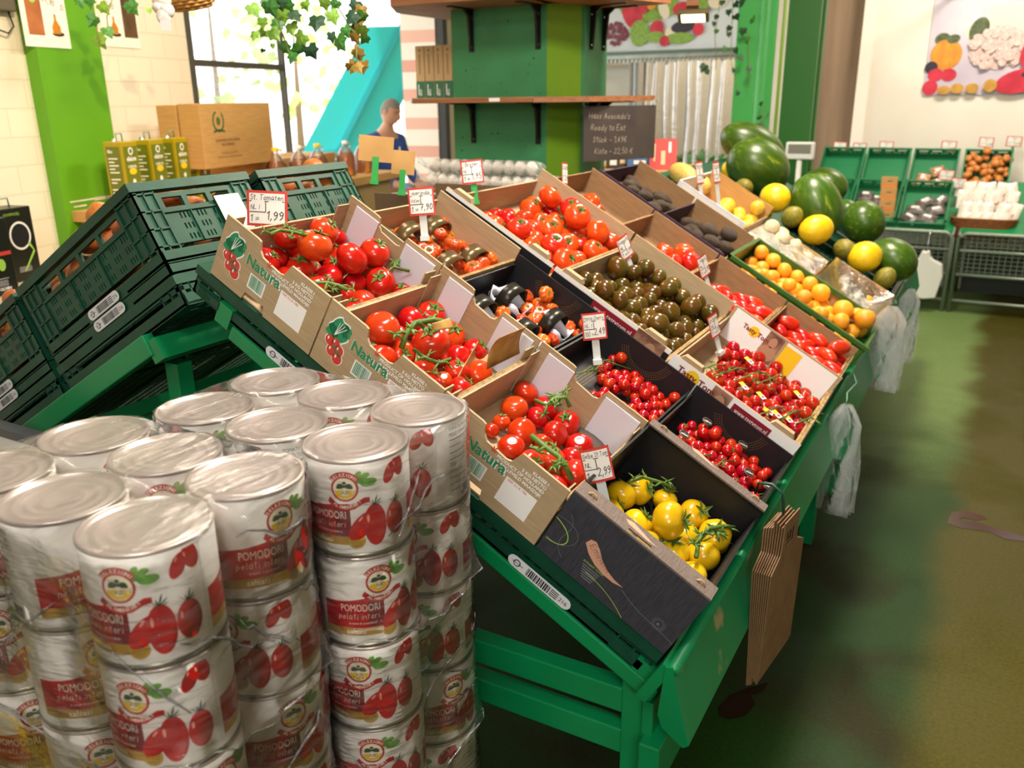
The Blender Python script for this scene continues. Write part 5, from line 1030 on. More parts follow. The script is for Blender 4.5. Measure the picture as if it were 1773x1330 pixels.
card(652, 282, 60, None, 'curved blank kraft card in a green holder before the man', P=hy(650, 280, .72), blank=True, holder='green', group='kraft cards', aspect=.72, roll=.1, back=True)
card(698, 303, 40, None, 'smaller blank kraft card in a green holder beside the garlic nets', P=hy(697, 302, .9), blank=True, holder='green', group='kraft cards', aspect=1.0, roll=.1, back=True)
slip('delivery_note', [ML @ Vector((-.166, -.3, .25)), ML @ Vector((-.166, -.22, .25)), ML @ Vector((-.166, -.22, .15)), ML @ Vector((-.166, -.3, .15))], M_card, 'small white paper note stuck on the end onion crate', 'paper note')
# dark carton between the onion crates and the pillar
carton('brown_carton', 'dark brown carton behind the Merinda price card', 0, 0, .27, .36, .13, mat('dark_brown_cardboard', '6a5238', .85), M=T(-.35, 1.02, 1.225), group=None)
tag(bpy.data.objects['brown_carton'], kind='thing')
# ------------------------------------------------------------------ pillar with shelves
PG = mat('green_concrete_paint', '3c8a58', .55, c2='367e50', scale=5, bump=.4, bscale=34)
pm = MB().prism([(-1.12, 2.7), (-.575, 2.7), (-.46, 2.85), (-.44, 2.85), (-.44, 3.12), (-1.12, 3.3)], 0, 4, 0, None, 'z'); pm.prism([(-.574, 2.6995), (-.459, 2.8495), (-.4595, 2.8605), (-.5745, 2.7105)], 0, 4, 1, None, 'z')
pp = random.Random(4)
for i in range(46):
    x, z = pp.uniform(-1.1, -.6), pp.uniform(1.2, 2.3); r = pp.uniform(.0025, .006); pm.lathe([(0, .0004), (r, .0002)], 7, 2, T(x, 2.6995, z) @ RX(R(90)))
struct('pillar_1', pm, [PG, mat('lime_corner_paint', '6f9a1c', .5), mat('dark_green_pit', '1c4a30', .8)])
M_shelf = mat('reddish_shelf_wood', 'a06a44', .5, c2='8a5636', scale=5, stretch=(.7, 7, 12))
def shelf(z, label, ext=0, dz=.025, below=True):
    t = thing('wall_shelf', label, 'shelf', T(0, 0, z), 'board shelves round the green pillar')
    b = MB().box((-1.2-ext, 2.44-ext, 0), (-.515, 2.7, dz)); b.build('front_board', M_shelf, t, bevel=.003)
    MB().prism([(-.575, 2.7), (-.512, 2.44-ext), (-.3+ext, 2.6-ext), (-.14+ext, 3.05), (-.44, 3.1), (-.44, 2.86)], 0, dz, 0, None, 'z').build('corner_board', M_shelf, t)
    MB().prism([(-1.202-ext, 2.45-ext), (-1.37-ext, 2.66), (-1.37-ext, 3.2), (-1.125, 3.3), (-1.125, 2.702), (-1.202-ext, 2.702)], 0, dz, 0, None, 'z').build('side_board', M_shelf, t)
    MB().box((-.75, 2.4395-ext, .006), (-.69, 2.44-ext, .022)).build('torn_label', M_wprint, t) if below else None
    ib = mat('black_iron', '2a2624', .4, .6)
    for (x, y, a) in ((-1.0, 2.7, 0), (-.62, 2.7, 0), (-.44, 2.92, R(75)), (-.44, 3.07, R(75))):
        M = T(x, y, 0) @ RZ(a); b = MB().box((-.014, -.006, -.2), (.014, 0, 0), 0, M).box((-.014, -.2, -.006), (.014, 0, 0), 0, M)
        b.prism([(0, -.03), (-.006, -.19), (-.012, -.19), (-.15, -.006), (-.16, -.012)], -.004, .004, 0, M @ Matrix(((0, 1, 0, 0), (1, 0, 0, 0), (0, 0, 1, 0), (0, 0, 0, 1))), 'x') if 0 else b.add([(q*.006, y_, z_) for q in (-1, 1) for y_, z_ in ((-.004, -.195), (-.012, -.195), (-.034, -.03), (-.07, -.006), (-.004, -.006))], [(0, 1, 2, 3, 4), (9, 8, 7, 6, 5)]+[(a_, (a_+1) % 5, (a_+1) % 5+5, a_+5) for a_ in range(5)], 0, M)
        for zz in (-.18, -.04): b.lathe([(0, .008), (.008, .006), (.008, 0)], 8, 1, M @ T(0, -.006, zz) @ RX(R(90)))
        b.build('bracket', [ib, M_steel], t)
shelf(1.625, 'reddish board shelf round the pillar at eye height, carrying narrow cartons'); shelf(2.07, 'reddish board shelf round the pillar near the top of the picture', .06, .04, False); shelf(1.19, 'low board shelf on the pillar carrying netted garlic', .0, .02, False)
for i in range(4):
    x = -1.365+i*.059; t = thing('pasta_carton', f'narrow kraft and green carton standing on the pillar shelf, {ORD[i]} from the doorway', 'carton', T(x, 2.72, 1.651), 'narrow kraft cartons on the pillar shelf')
    MB().box((0, 0, 0), (.054, .16, .26)).build('box', mat('light_kraft_board', 'b89a72', .75), t, bevel=.001)
    b = MB().rect(.0, 0, .054, .085, 0, FR @ T(0, 0, .0006)); b.flat(text2d('BIO', True), 1, FR @ T(.034, .012, .001) @ RZ(R(90)), .014, tw=.06); b.rect(.022, .12, .03, .22, 2, FR @ T(0, 0, .0006)); b.rect(.012, .015, .018, .07, 1, FR @ T(0, 0, .001)); b.ell(.027, .238, .008, .008, 2, FR @ T(0, 0, .0006))
    b.build('label', [mat('bottle_green_print', '2c6a50', .5), M_lgrey, mat('brown_print', '8a6c48', .6)], t)
# garlic in long nets
NET = film('white_net', .3, .3, .5, 'ffffff', streak=(40, 40, 40), scale=2)
for row, (y, z, x0, n) in enumerate(((2.5, 1.246, -1.13, 11), (2.51, 1.32, -1.12, 10), (2.6, 1.246, -1.12, 11))):
    for i in range(n):
        r = .032; o = obj('garlic_bulb', FM['garlic'][0], None, T(x0+i*.0625, y, z) @ RX(random.uniform(-1, 1)) @ RY(R(90)+random.uniform(-.3, .3)) @ SCL(r*1.1, r*1.1, r), label=f'white garlic bulb in the {("lower front", "upper", "lower back")[row]} net, {ORD[i]} from the doorway end', cat='garlic', group=f'garlic bulbs of the {("lower front", "upper", "lower back")[row]} net')
    b = MB(); pts = []; rad = []
    for i in range(n*2+3): pts.append((x0-.06+i*.0313, y, z)); rad.append(.012 if i in (0,) else .024 if i in (1, n*2+2) else .0375-.003*abs(math.sin(i*1.57)))
    b.tube(pts, rad, 14); b.tube([(x0-.06, y, z), (x0-.085, y-.01, z+.02), (x0-.1, y, z+.05)], [.01, .014, .004], 8)
    b.build('garlic_net', NET, label=f'long white net sleeve of garlic, {("lower front", "upper", "lower back")[row]} one on the pillar shelf', cat='net')
b = MB().box((-.08, -.02, 0), (.08, .02, .004)); b.flat(text2d('KNOBLAUCH', True), 1, T(-.07, -.006, .0045), .014, tw=.12)
b.build('net_tag', [mat('violet_tag', '3a2a6c', .4), M_wprint], None, T(-.47, 2.43, 1.24) @ RZ(-.3) @ RX(.5), label='violet printed tag hanging from the garlic nets', cat='tag')
# slate board with chalk prices
def chalk():
    A = Vector((-.335, 2.62, 1.35)); Bp = Vector((-.115, 3.0, 1.35)); X = (Bp-A).normalized(); M = Matrix(((X.x, 0, X.y, A.x), (X.y, 0, -X.x, A.y), (0, 1, 0, A.z), (0, 0, 0, 1))); W = (Bp-A).length; H = .255
    t = thing('chalkboard', 'dark slate board lettered Hass Avocado\'s, hanging from the pillar shelf', 'chalkboard', M)
    MB().box((0, 0, -.008), (W, H, 0)).build('slate', mat('slate', '463c36', .8, c2='3a322e', scale=8), t); b = MB(); q = T(0, 0, .001)
    for i, s in enumerate(("Hass Avocado's", 'Ready to Eat', 'Stück - 1,49€', 'Kiste - 22,50 €')): b.flat(stroke2d(s, .42), 0, q @ T(.03+.012*i, .2-i*.055, 0) @ RZ(-.03), .026, tw=W*.78)
    b.build('writing', mat('chalk', 'b8a898', .9), t)
    for x in (.01, W-.01): MB().tube([(x+.012*math.cos(a), H+.012+.016*math.sin(a), 0) for a in [i*.7 for i in range(9)]], .002, 6).build('hook_ring', M_steel, t)
chalk()
# table of cartons between pillar and melons
stand = thing('market_table', 'low wooden table behind the avocado cartons carrying printed cartons', 'table', T(-1.1, 3.5, 0)); MB().box((0, 0, 1.2), (1.02, .6, 1.24)).build('table_top', M_tan, stand)
for x in (.02, .95):
    for y in (.02, .53): MB().box((x, y, 0), (x+.05, y+.05, 1.2)).build('leg', M_tan, stand)
for i, (px, py, w, c, l) in enumerate(((1062, 290, 46, '3a2e24', 'dark printed carton'), (1098, 290, 44, '3f6aa0', 'blue printed carton'), (1140, 282, 50, 'b8352c', 'red printed carton'))):
    P = hy(px, py+14, 3.55); t = thing('printed_carton', f'{l} leaning on the table behind the avocado cartons', 'carton', T(P.x, 3.62, 1.241) @ RZ(.35) @ RX(-.28)); ww = w*4.6/FPX
    MB().box((-ww/2, 0, 0), (ww/2, .1, .18)).build('box', mat(f'carton_print_{l[:4]}', c, .5), t); b = MB(); q = FR @ T(0, 0, .0006)
    if i == 0: b.rect(-.05, .02, -.01, .1, 0, q); b.rect(.02, .09, .05, .15, 0, q); b.rect(.01, .03, .045, .06, 1, q)
    elif i == 1: b.flat(stroke2d('Apfel', .7), 0, q @ T(-.05, .1, 0), .04, tw=.1); b.rect(-.03, .03, .04, .05, 0, q)
    else: b.rect(-.012, .03, .012, .11, 1, q); b.rect(.03, .1, .045, .16, 0, q); b.rect(-.055, .05, -.045, .15, 1, q)
    b.build('print', [M_wprint, mat('tan_print', 'd8b890', .6)], t)
# ------------------------------------------------------------------ block wall side: tins, cartons, jugs, posters
lg = thing('wall_bench', 'low bench along the block wall carrying black oil tins', 'bench', MW @ T(-1.1, -.5, 0)); MB().box((0, 0, .88), (1.25, .48, .92)).build('bench_top', mat('pale_bench_top', 'c8b898', .6), lg)
for x in (.03, 1.17): MB().box((x, .03, 0), (x+.05, .45, .88)).build('leg', M_tan, lg)
def oil_tin(M, m, w, d, h, label, group, art):
    t = thing('oil_tin', label, 'oil tin', M, group); MB().box((0, 0, 0), (w, d, h)).build('can', m, t, bevel=.004)
    hd = MB().tube([(w*.3, d*.5, h), (w*.32, d*.5, h+.035), (w*.68, d*.5, h+.035), (w*.7, d*.5, h)], .0035, 6); hd.build('handle', M_hook, t); MB().lathe([(.014, 0), (.014, .012), (0, .014)], 12, 0, T(w*.15, d*.5, h)).build('cap', M_steel, t)
    b = MB(); q = FR @ T(0, 0, .001); z = FR @ T(0, 0, .0016); art(b, q, z, w, h); b.build('print', [M_wprint, M_lime, M_inkr, mat('olive_print', '6a7416', .4), M_yprint, M_black], t)
def art_black(k):
    def f(b, q, z, w, h):
        if k == 1: b.ell(w*.52, h*.62, .055, .06, 0, q); b.ell(w*.52, h*.62, .046, .051, 5, z); b.poly([(w*.7, h*.5), (w*.85, h*.4), (w*.55, h*.2), (w*.45, h*.14), (w*.52, h*.14), (w*.9, h*.38), (w*.78, h*.52)], 1, FR @ T(0, 0, .002)); b.flat(text2d('OLIVENOEL'), 1, q, .011, (w*.1, h*.9), tw=w*.6)
        else:
            b.flat(text2d('OLIO', True), 0, q, .024, (w*.1, h*.82), tw=w*.75); b.flat(text2d('EXTRA VERGINE'), 0, q, .008, (w*.1, h*.76), tw=w*.7); b.rect(w*.05, h*.52, w*.95, h*.57, 2, q)
            for x in (.35, .6): b.ell(w*x, h*.4, .018, .024, 1, q)
            b.rect(w*.2, h*.22, w*.75, h*.225, 0, q); b.flat(text2d('BIO OLIVEN', True), 0, q, .011, (w*.2, h*.07), tw=w*.6)
        for i in range(4): b.rect(w*.3, h*(.13+i*.02), w*.7, h*(.134+i*.02), 0, q)
    return f
MK = mat('black_tin', '1c1c16', .35)
oil_tin(MW @ T(hw(-28, 480, .42)[0], -.42, .921), MK, .15, .12, .3, 'black oil tin with red stripe on the bench, front one by the block wall', 'black oil tins', art_black(0)); oil_tin(MW @ T(hw(18, 470, .26)[0], -.26, .921), MK, .16, .12, .31, 'black oil tin with pale ring and green curl, behind the front one', 'black oil tins', art_black(1))
oil_tin(MW @ T(hw(-100, 480, .4)[0], -.4, .921), MK, .15, .12, .3, 'black oil tin at the edge of the picture on the bench', 'black oil tins', art_black(0))
ct = thing('wall_counter', 'higher counter behind the onion crates carrying olive tins and cartons', 'counter', MW @ T(.2, -.62, 0)); MB().box((0, 0, 1.1), (2.6, .6, 1.15)).build('counter_top', M_tan, ct); MB().box((.05, .05, 0), (2.55, .55, 1.1)).build('carcass', mat('counter_board', 'a88a5c', .7), ct)
MO = mat('olive_gold_tin', 'a8940e', .3)
def art_olive(b, q, z, w, h):
    b.rect(w*.06, .01, w*.94, h*.93, 3, q); b.ell(w*.5, h*.86, .018, .018, 0, z); b.ell(w*.5, h*.86, .011, .011, 3, FR @ T(0, 0, .002)); b.flat(text2d('elaion', True), 0, z, .022, (w*.5, h*.72), 'c', tw=w*.62); b.flat(text2d('OLIVEN OEL', True), 0, z, .012, (w*.5, h*.62), 'c', tw=w*.55)
    b.ell(w*.5, h*.57, .028, .016, 4, z); b.ell(w*.5, h*.42, .012, .012, 0, z); b.flat(text2d('NATIV EXTRA', True), 0, z, .012, (w*.5, h*.32), 'c', tw=w*.6); b.ell(w*.5, h*.25, .034, .016, 4, z); b.ell(w*.5, h*.1, .01, .01, 0, z)
for i, px in enumerate((213, 262, 305, 341)):
    def art(b, q, z, w, h):
        art_olive(b, q, z, w, h); S = T(0, .1, 0) @ Matrix(((0, 0, -1, 0), (-1, 0, 0, 0), (0, 1, 0, 0), (0, 0, 0, 1))); s1 = S @ T(0, 0, .001); s2 = S @ T(0, 0, .0016); b.rect(.012, .01, .085, h*.93, 3, s1); b.flat(text2d('Bio', True), 0, s2, .014, (.02, h*.84))
        for k in range(14):
            if k not in (5, 8): b.rect(.02, h*(.1+k*.05), .05+.02*((k*3) % 2), h*(.118+k*.05), 0, s2)
    oil_tin(MW @ T(hw(px, 270, .36)[0], -.36, 1.151) @ RZ(.1), MO, .118, .1, .32, f'olive gold oil tin with round badge, {ORD[i]} from the lime green stripe', 'olive gold oil tins', art)
def plain_carton(M, L, W, H, m, label, art=None, group=None):
    t = thing('closed_carton', label, 'carton', M, group); MB().box((0, 0, 0), (L, W, H)).build('box', m, t, bevel=.003); MB().box((-.001, W*.48, H-.001), (L+.001, W*.54, H+.0006)).build('tape', mat('brown_tape', 'b07a3c', .35), t)
    if art: b = MB(); art(b, FR @ T(0, 0, .0012)); b.build('print', [mat('green_emblem_print', '4c6a3c', .6), mat('brown_ink', '7c5a36', .6)], t)
def art_emblem(b, q):
    for i in range(16):
        a = R(120+i*18.7); b.ell(.2-.05+.045*math.cos(a), .24+.05*math.sin(a), .013, .006, 0, q, a+1.2, 8)
    b.ell(.15, .24, .018, .022, 0, q); b.poly([(.1, .18), (.15, .19), (.2, .18), (.2, .192), (.15, .2), (.1, .192)], 0, q)
    b.flat(text2d('OLIVENOEL NATIV EXTRA', True), 1, q, .013, (.22, .135), 'c', tw=.24); b.flat(text2d('KALTGEPRESST', True), 1, q, .012, (.22, .113), 'c', tw=.22); b.flat(text2d('12 FLASCHEN 0,5 LITER'), 1, q, .01, (.22, .07), 'c', tw=.26); b.flat(text2d('VORSICHT GLAS - TROCKEN LAGERN'), 1, q, .009, (.22, .05), 'c', tw=.26)
for k, (x, l) in enumerate(((1.16, 'flat tan carton under the emblem carton'), (1.55, 'flat tan carton under the emblem carton, at its far half'), (1.95, 'low tan carton behind the oil jugs, by the window post'))): plain_carton(MW @ T(x, -.36, 1.151), .37, .32, .155, M_tan, l, None, 'tan cartons on the counter')
XE, XF = hw(356, 285, .44)[0], hw(476, 285, .44)[0]
plain_carton(MW @ T(XE, -.44, 1.307), XF-XE, .13, .33, M_tan, 'big tan carton with green wreath emblem standing before the window', art_emblem)
plain_carton(MW @ T(hw(316, 285, .3)[0], -.3, 1.151), .14, .12, .48, M_tan, 'narrow tan carton behind the olive tins and the emblem carton')
# jugs of amber oil
M_amber = mat('amber_oil', 'd07818', .1, trans=.5); M_jug = film('clear_jug_plastic', .06, 1.5, .05)
for i, (px, py) in enumerate(((480, 305), (520, 300), (552, 298), (600, 296), (630, 300))):
    x, z = hw(px, py, .45); t = thing('oil_jug', f'clear handled jug of amber oil, {ORD[i]} from the emblem carton', 'jug', MW @ T(x, -.45, 1.1505) @ SCL(.8, .8, .8), 'jugs of amber oil')
    MB().lathe([(0, .003), (.072, .003), (.075, .02), (.072, .15), (.05, .2), (0, .2)], 18).build('oil', M_amber, t); MB().lathe([(.078, 0), (.08, .02), (.078, .16), (.05, .215), (.022, .245), (.02, .27)], 20).build('bottle', M_jug, t)
    MB().lathe([(.025, .265), (.025, .29), (0, .293)], 14).build('cap', M_yprint if i % 2 == 0 else M_wprint, t); MB().tube([(.02, 0, .262), (.05, 0, .275), (.085, 0, .268), (.095, 0, .24), (.06, 0, .225)], .006, 6).build('handle', M_clip, t)
# posters on the wall
def poster(M, W, H, label, draw, mats):
    t = thing('poster', label, 'poster', M); MB().box((0, 0, 0), (W, H, .001)).build('sheet', M_card, t); b = MB(); draw(b); b.build('print', mats, t); return t
WT = MW @ Matrix(((1, 0, 0, 0), (0, 0, -1, 0), (0, 1, 0, 0), (0, 0, 0, 1)))   # x along the wall, y up, z into the hall
PM = [mat('poster_brown', '9a5a30', .6, c2='b87040', scale=9), mat('poster_dark', '4a3420', .6, c2='6a4a2c', scale=14), M_ink, mat('poster_amber', 'c07a18', .5), M_inkr, M_lime]
def pd(k):
    def f(b):
        q = T(0, 0, .0015); z = T(0, 0, .002)
        b.flat(text2d('Natives Olivenoel'), 2, q, .02, (.14, .35), 'c', tw=.22); b.flat(text2d('BIO'), 2, q, .016, (.14, .385), 'c')
        b.rect(.03, .05, .12, .31, 1 if k else 0, q) if not k else b.rect(.16, .05, .26, .31, 1, q)
        x = .19 if not k else .09
        if not k: b.ell(.075, .21, .022, .026, 5, z)
        b.poly([(x-.02, .06), (x+.025, .06), (x+.028, .09), (x+.008, .12), (x+.008, .145), (x-.004, .145), (x-.004, .12), (x-.022, .09)], 3, z); b.ell(x+.01, .06, .035, .01, 2, q); b.flat(stroke2d('29,90 / 5l' if not k else '32,90', .7), 2, q @ T(x-.06, .2, 0) @ RZ(-.3), .024, tw=.13)
        b.rect(.14, .3, .22, .306, 4, q) if not k else None
    return f
poster(WT @ T(hw(47, 85, .075)[0], hw(85, 82, .075)[1], .072), .265, .46, 'white olive oil poster on the lime green stripe', pd(0), PM); poster(WT @ T(hw(180, 82, 0)[0], hw(210, 82, 0)[1], .002), .27, .42, 'pale olive oil poster on the block wall behind the ivy', pd(1), PM)
pb = thing('socket_box', 'grey socket box with hanging cable beside the lime green stripe', 'socket', WT @ T(-.02, 2.03, 0)); MB().box((0, 0, 0), (.12, .12, .06)).build('box', mat('socket_grey', '5c5648', .5), pb, bevel=.006); MB().tube([(.1, .0, .03), (.105, -.06, .04), (.07, -.09, .04), (-.05, -.06, .04), (-.12, -.02, .03)], .004, 6).build('cable', M_ink, pb)
# standing white board beside the tins
wb_ = thing('standing_board', 'low white board with grey edge strip behind the tins, under the onion crates', 'board', T(-1.15, -.13, 0)); MB().box((0, 0, 0), (1.2, .03, .865)).build('board', mat('white_board', 'd8d6d2', .5), wb_); MB().box((-.005, -.004, .845), (1.205, .034, .868)).build('edge_strip', mat('grey_strip', '50565c', .4, .4), wb_)
# ------------------------------------------------------------------ ivy and basket
LEAFM = [mat('ivy_green', '4c8a34', .5, c2='2f6a2c', scale=90), mat('ivy_light', '8fb83c', .5, c2='6c9a30', scale=90), mat('ivy_dry', 'a8822c', .6, c2='7c6a28', scale=60), mat('ivy_dark', '2c5430', .55, c2='1e3e22', scale=80)]
def leaf(b, M, s, mi):
    o = [(0, 0), (.22, -.12), (.5, .02), (.42, .28), (.52, .5), (.26, .58), (0, 1), (-.26, .58), (-.52, .5), (-.42, .28), (-.5, .02), (-.22, -.12)]
    c = (0, .35, .1); v = [(x*s, y*s, -.12*abs(x)*s) for x, y in o]+[(0, .35*s, .08*s)]; n = len(o)
    b.add(v, [(i, (i+1) % n, n) for i in range(n)], mi, M)
def ivy(name, label, leaves, depth, stems, Y=None, X=None, group='hanging ivy', mix=(0, 1), s0=1.0, seed=0):
    """leaves: picture spots (x, y, size in px); hung in a shallow volume at the given distance"""
    rr = random.Random(seed); t = thing(name, label, 'ivy', None, group); b = MB(); st_ = MB()
    def at(px, py, dz=0): r = FWD+RGT*((px-IW/2)/FPX)-UPV*((py-IH/2)/FPX); return CAMP+r*(depth+dz)
    for (x, y, s) in leaves:
        P = at(x, y, rr.uniform(-.1, .1)); sz = s*depth/FPX*s0; face = -(P-CAMP).normalized(); q = face.to_track_quat('Z', 'Y').to_matrix().to_4x4()
        leaf(b, T(*P) @ q @ RZ(R(180)+rr.uniform(-.7, .7)) @ RX(rr.uniform(-.7, .7)) @ RY(rr.uniform(-.7, .7)) @ T(0, -sz*.4, 0), sz, rr.choice(mix))
    for pts in stems: st_.tube([at(x, y) for x, y in pts], .0025, 5)
    b.build('foliage', LEAFM, t); st_.build('stem', M_vdry, t); return t
ivy('hanging_ivy', 'dense green ivy hanging before the window and doorway', [(440, 18, 26), (455, 40, 20), (470, 15, 30), (480, 45, 24), (455, 58, 18), (475, 60, 26), (490, 30, 28), (500, 12, 26), (512, 28, 24), (495, 85, 26), (505, 50, 26), (520, 68, 28), (548, 40, 32), (530, 10, 20), (577, 30, 26), (515, 88, 28), (540, 90, 28), (505, 100, 22), (590, 75, 32), (575, 65, 20), (615, 12, 24), (608, 32, 26), (625, 30, 24), (612, 52, 24), (628, 55, 24), (600, 55, 22), (630, 68, 20), (563, 8, 22), (580, 8, 20), (440, 62, 18), (455, 88, 10), (472, 80, 10), (485, 5, 26), (460, 5, 22)], 2.7, [[(470, -30), (480, 30), (500, 90), (505, 105)], [(560, -30), (590, 20), (615, 60), (620, 85)]], mix=(0, 0, 3, 1), seed=1)
ivy('hanging_ivy', 'withered yellow brown ivy sprig at the end of the dense hanging ivy', [(618, 90, 24), (622, 96, 22), (612, 116, 24), (630, 116, 24), (620, 118, 22), (604, 116, 16), (625, 20, 22), (622, 40, 24), (615, 66, 24)], 2.68, [[(620, 60), (617, 90), (618, 116)]], mix=(2,), seed=2)
ivy('hanging_ivy', 'sparse light ivy hanging before the block wall posters', [(155, 3, 20), (140, 5, 20), (180, 15, 22), (230, 13, 28), (160, 36, 26), (188, 56, 22), (174, 72, 28), (258, 18, 14)], 3.7, [[(150, -20), (160, 30), (174, 72)], [(200, -20), (185, 30), (188, 56)]], mix=(1, 1, 0), seed=3)
ivy('hanging_ivy', 'dark ivy climbing down the pale green column', [(1240, 30, 10), (1236, 42, 10), (1262, 22, 12), (1275, 30, 14), (1290, 20, 16), (1296, 40, 16), (1300, 60, 14), (1290, 80, 16), (1298, 95, 14), (1286, 55, 14), (1305, 35, 14), (1262, 60, 10), (1240, 55, 10), (1255, 85, 10), (1275, 88, 12), (1298, 120, 12), (1262, 50, 12), (1275, 8, 14), (1250, 5, 12), (1285, 5, 16), (1218, 118, 16), (1225, 125, 10), (1270, 122, 10), (1277, 162, 9), (1295, 70, 14), (1283, 100, 12)], 5.8, [[(1250, -20), (1238, 60), (1240, 120)], [(1290, -20), (1296, 60), (1296, 150)], [(1270, -20), (1265, 100), (1277, 162)]], mix=(3, 3, 0), seed=4)
ivy('hanging_ivy', 'small ivy tuft with dry flowers just above the far watermelon', [(1320, 190, 13), (1325, 200, 12), (1316, 205, 10), (1312, 215, 10), (1322, 216, 10), (1318, 180, 9)], 5.86, [[(1322, 120), (1324, 180), (1316, 220)]], mix=(3, 0, 2), seed=5)
def basket_hang():
    P = hit(325, -22, FWD, FWD.dot(CAMP)+2.75); t = thing('wicker_basket', 'hanging wicker basket with garlic beside the sparse ivy', 'basket', T(*P) @ RX(.25)); b = MB(); wk = mat('wicker', 'c89448', .6, c2='a8742c', scale=60)
    for k in range(13):
        r = .055+.055*(k/12)**.7; b.tube([((r+.0025*math.sin(14*a+math.pi*k))*math.cos(a), (r+.0025*math.sin(14*a+math.pi*k))*math.sin(a), -.06+k*.0105) for a in [6.283*i/56 for i in range(56)]], .0055, 6, closed=True)
    b.lathe([(0, -.062), (.055, -.062)], 24); b.build('weave', wk, t); MB().tube([(.11*math.cos(a), 0, .07+.22*math.sin(a)) for a in [math.pi*i/14 for i in range(15)]], .006, 6).build('handle', wk, t)
    for i, (x, y) in enumerate(((283, 2), (290, 20), (284, 30), (278, 14), (275, -4))):
        Q = hit(x, y, FWD, FWD.dot(CAMP)+2.62); obj('garlic_bulb', FM['garlic'][0], None, T(*Q) @ RX(i) @ SCL(.024, .024, .022), label=f'garlic bulb of the plait at the wicker basket, {("second from top", "middle one", "lowest", "second from below", "topmost")[i]}', cat='garlic', group='plaited garlic at the basket')
    Q = hit(287, 42, FWD, FWD.dot(CAMP)+2.6); MB().box((-.016, -.001, -.018), (.016, .001, .012)).build('paper_tag', M_card, None, T(*Q) @ RZ(-YAW), label='small white tag below the plaited garlic', cat='tag')
basket_hang()
# ------------------------------------------------------------------ outside
struct('ground_outside', MB().box((-30, -6, -.12), (-4.2, 40, -.02)).box((-4.2, 4, -.11), (-3.2, 9.2, -.01)), mat('light_asphalt', 'b8b4aa', .9, c2='a8a498', scale=6))
def tree(x, y, h, label, seed):
    rr = random.Random(seed); t = thing('tree', label, 'tree', T(x, y, -.02), 'sunlit trees outside'); b = MB()
    for i in range(80):
        a, e, r = rr.uniform(0, 6.28), rr.uniform(-1, 1), rr.uniform(.5, 1)**.5*h*.36; P = Vector((r*math.cos(a)*math.sqrt(1-e*e), r*math.sin(a)*math.sqrt(1-e*e), h*.62+e*h*.38))
        leaf(b, T(*P) @ Matrix.Rotation(rr.uniform(0, 6), 4, (rr.random(), rr.random(), .2)), .4, 0)
    b.build('foliage', mat('sunlit_leaves', 'c4d890', .7, c2='a0c060', scale=3), t); MB().tube([(0, 0, 0), (.05, 0, h*.4), (0, .1, h*.8)], [.14, .1, .04], 8).build('trunk', mat('bark', '6c5a44', .9), t)
for i, (x, y, h) in enumerate(((-22, 14, 5.5), (-26, 24, 7), (-20, 22, 5))): tree(x, y, h, ('leafy tree outside behind the window', 'tall leafy tree outside farthest away', 'leafy tree outside behind the teal container lid')[i], i)
def container():
    A = [CAMP+(FWD+RGT*((x-IW/2)/FPX)-UPV*((y-IH/2)/FPX))*d for x, y, d in ((518, 274, 9.6), (655, 262, 10), (735, 60, 10.5), (636, 46, 10.2))]; A[2] = A[1]+A[3]-A[0]
    t = thing('waste_container', 'teal container with ribbed lid standing open outside the doorway', 'container'); m = mat('teal_plastic', '18b0b8', .4); m2 = mat('teal_plastic_rib', '0f9aa8', .4)
    u = (A[1]-A[0]); w = (A[3]-A[0]); n = u.cross(w).normalized(); b = MB()
    def quad(p, q, th, mi, off=0):
        v = [A[0]+u*a+w*c+((A[2]-A[1]-w)*a*c)+n*o for o in (off, off+th) for a, c in ((p[0], p[1]), (q[0], p[1]), (q[0], q[1]), (p[0], q[1]))]
        b.add(v, [(0, 3, 2, 1), (4, 5, 6, 7), (0, 1, 5, 4), (1, 2, 6, 5), (2, 3, 7, 6), (3, 0, 4, 7)], mi)
    quad((0, 0), (1, 1), -.05, 0); quad((.42, .02), (.5, 1), .05, 1); quad((.93, 0), (1, 1), .05, 1)
    quad((0, 0), (1, .03), .05, 1); b.build('lid', [m, m2], t); B_ = MB(); g = [A[0]+Vector((0, 0, -.03)), A[1]+Vector((0, 0, -.03))]; bk = Vector((-.5, .86, 0))*1.0
    B_.add([(p.x, p.y, z) for z in (0, 1) for p in ()] or [tuple(Vector((p.x, p.y, z))) for z in (-.02, g[0].z) for p in (g[0], g[1], g[1]+bk, g[0]+bk)], [(0, 3, 2, 1), (4, 5, 6, 7), (0, 1, 5, 4), (1, 2, 6, 5), (2, 3, 7, 6), (3, 0, 4, 7)]); B_.build('bin_body', m, t)
    MB().tube([A[0]+Vector((0, 0, .0)), A[1]], .04, 8).build('hinge_bar', M_metal, t); MB().tube([A[3]*.35+A[2]*.65+n*.06+Vector(p) for p in ((-.06, 0, .0), (-.06, 0, -.35), (-.03, 0, -.7), (.05, 0, -.74), (.1, 0, -.6), (.06, 0, -.3), (.04, 0, .0))], .025, 8).build('cord_loop', mat('pale_cord', 'cfe4e4', .5), t)
container()
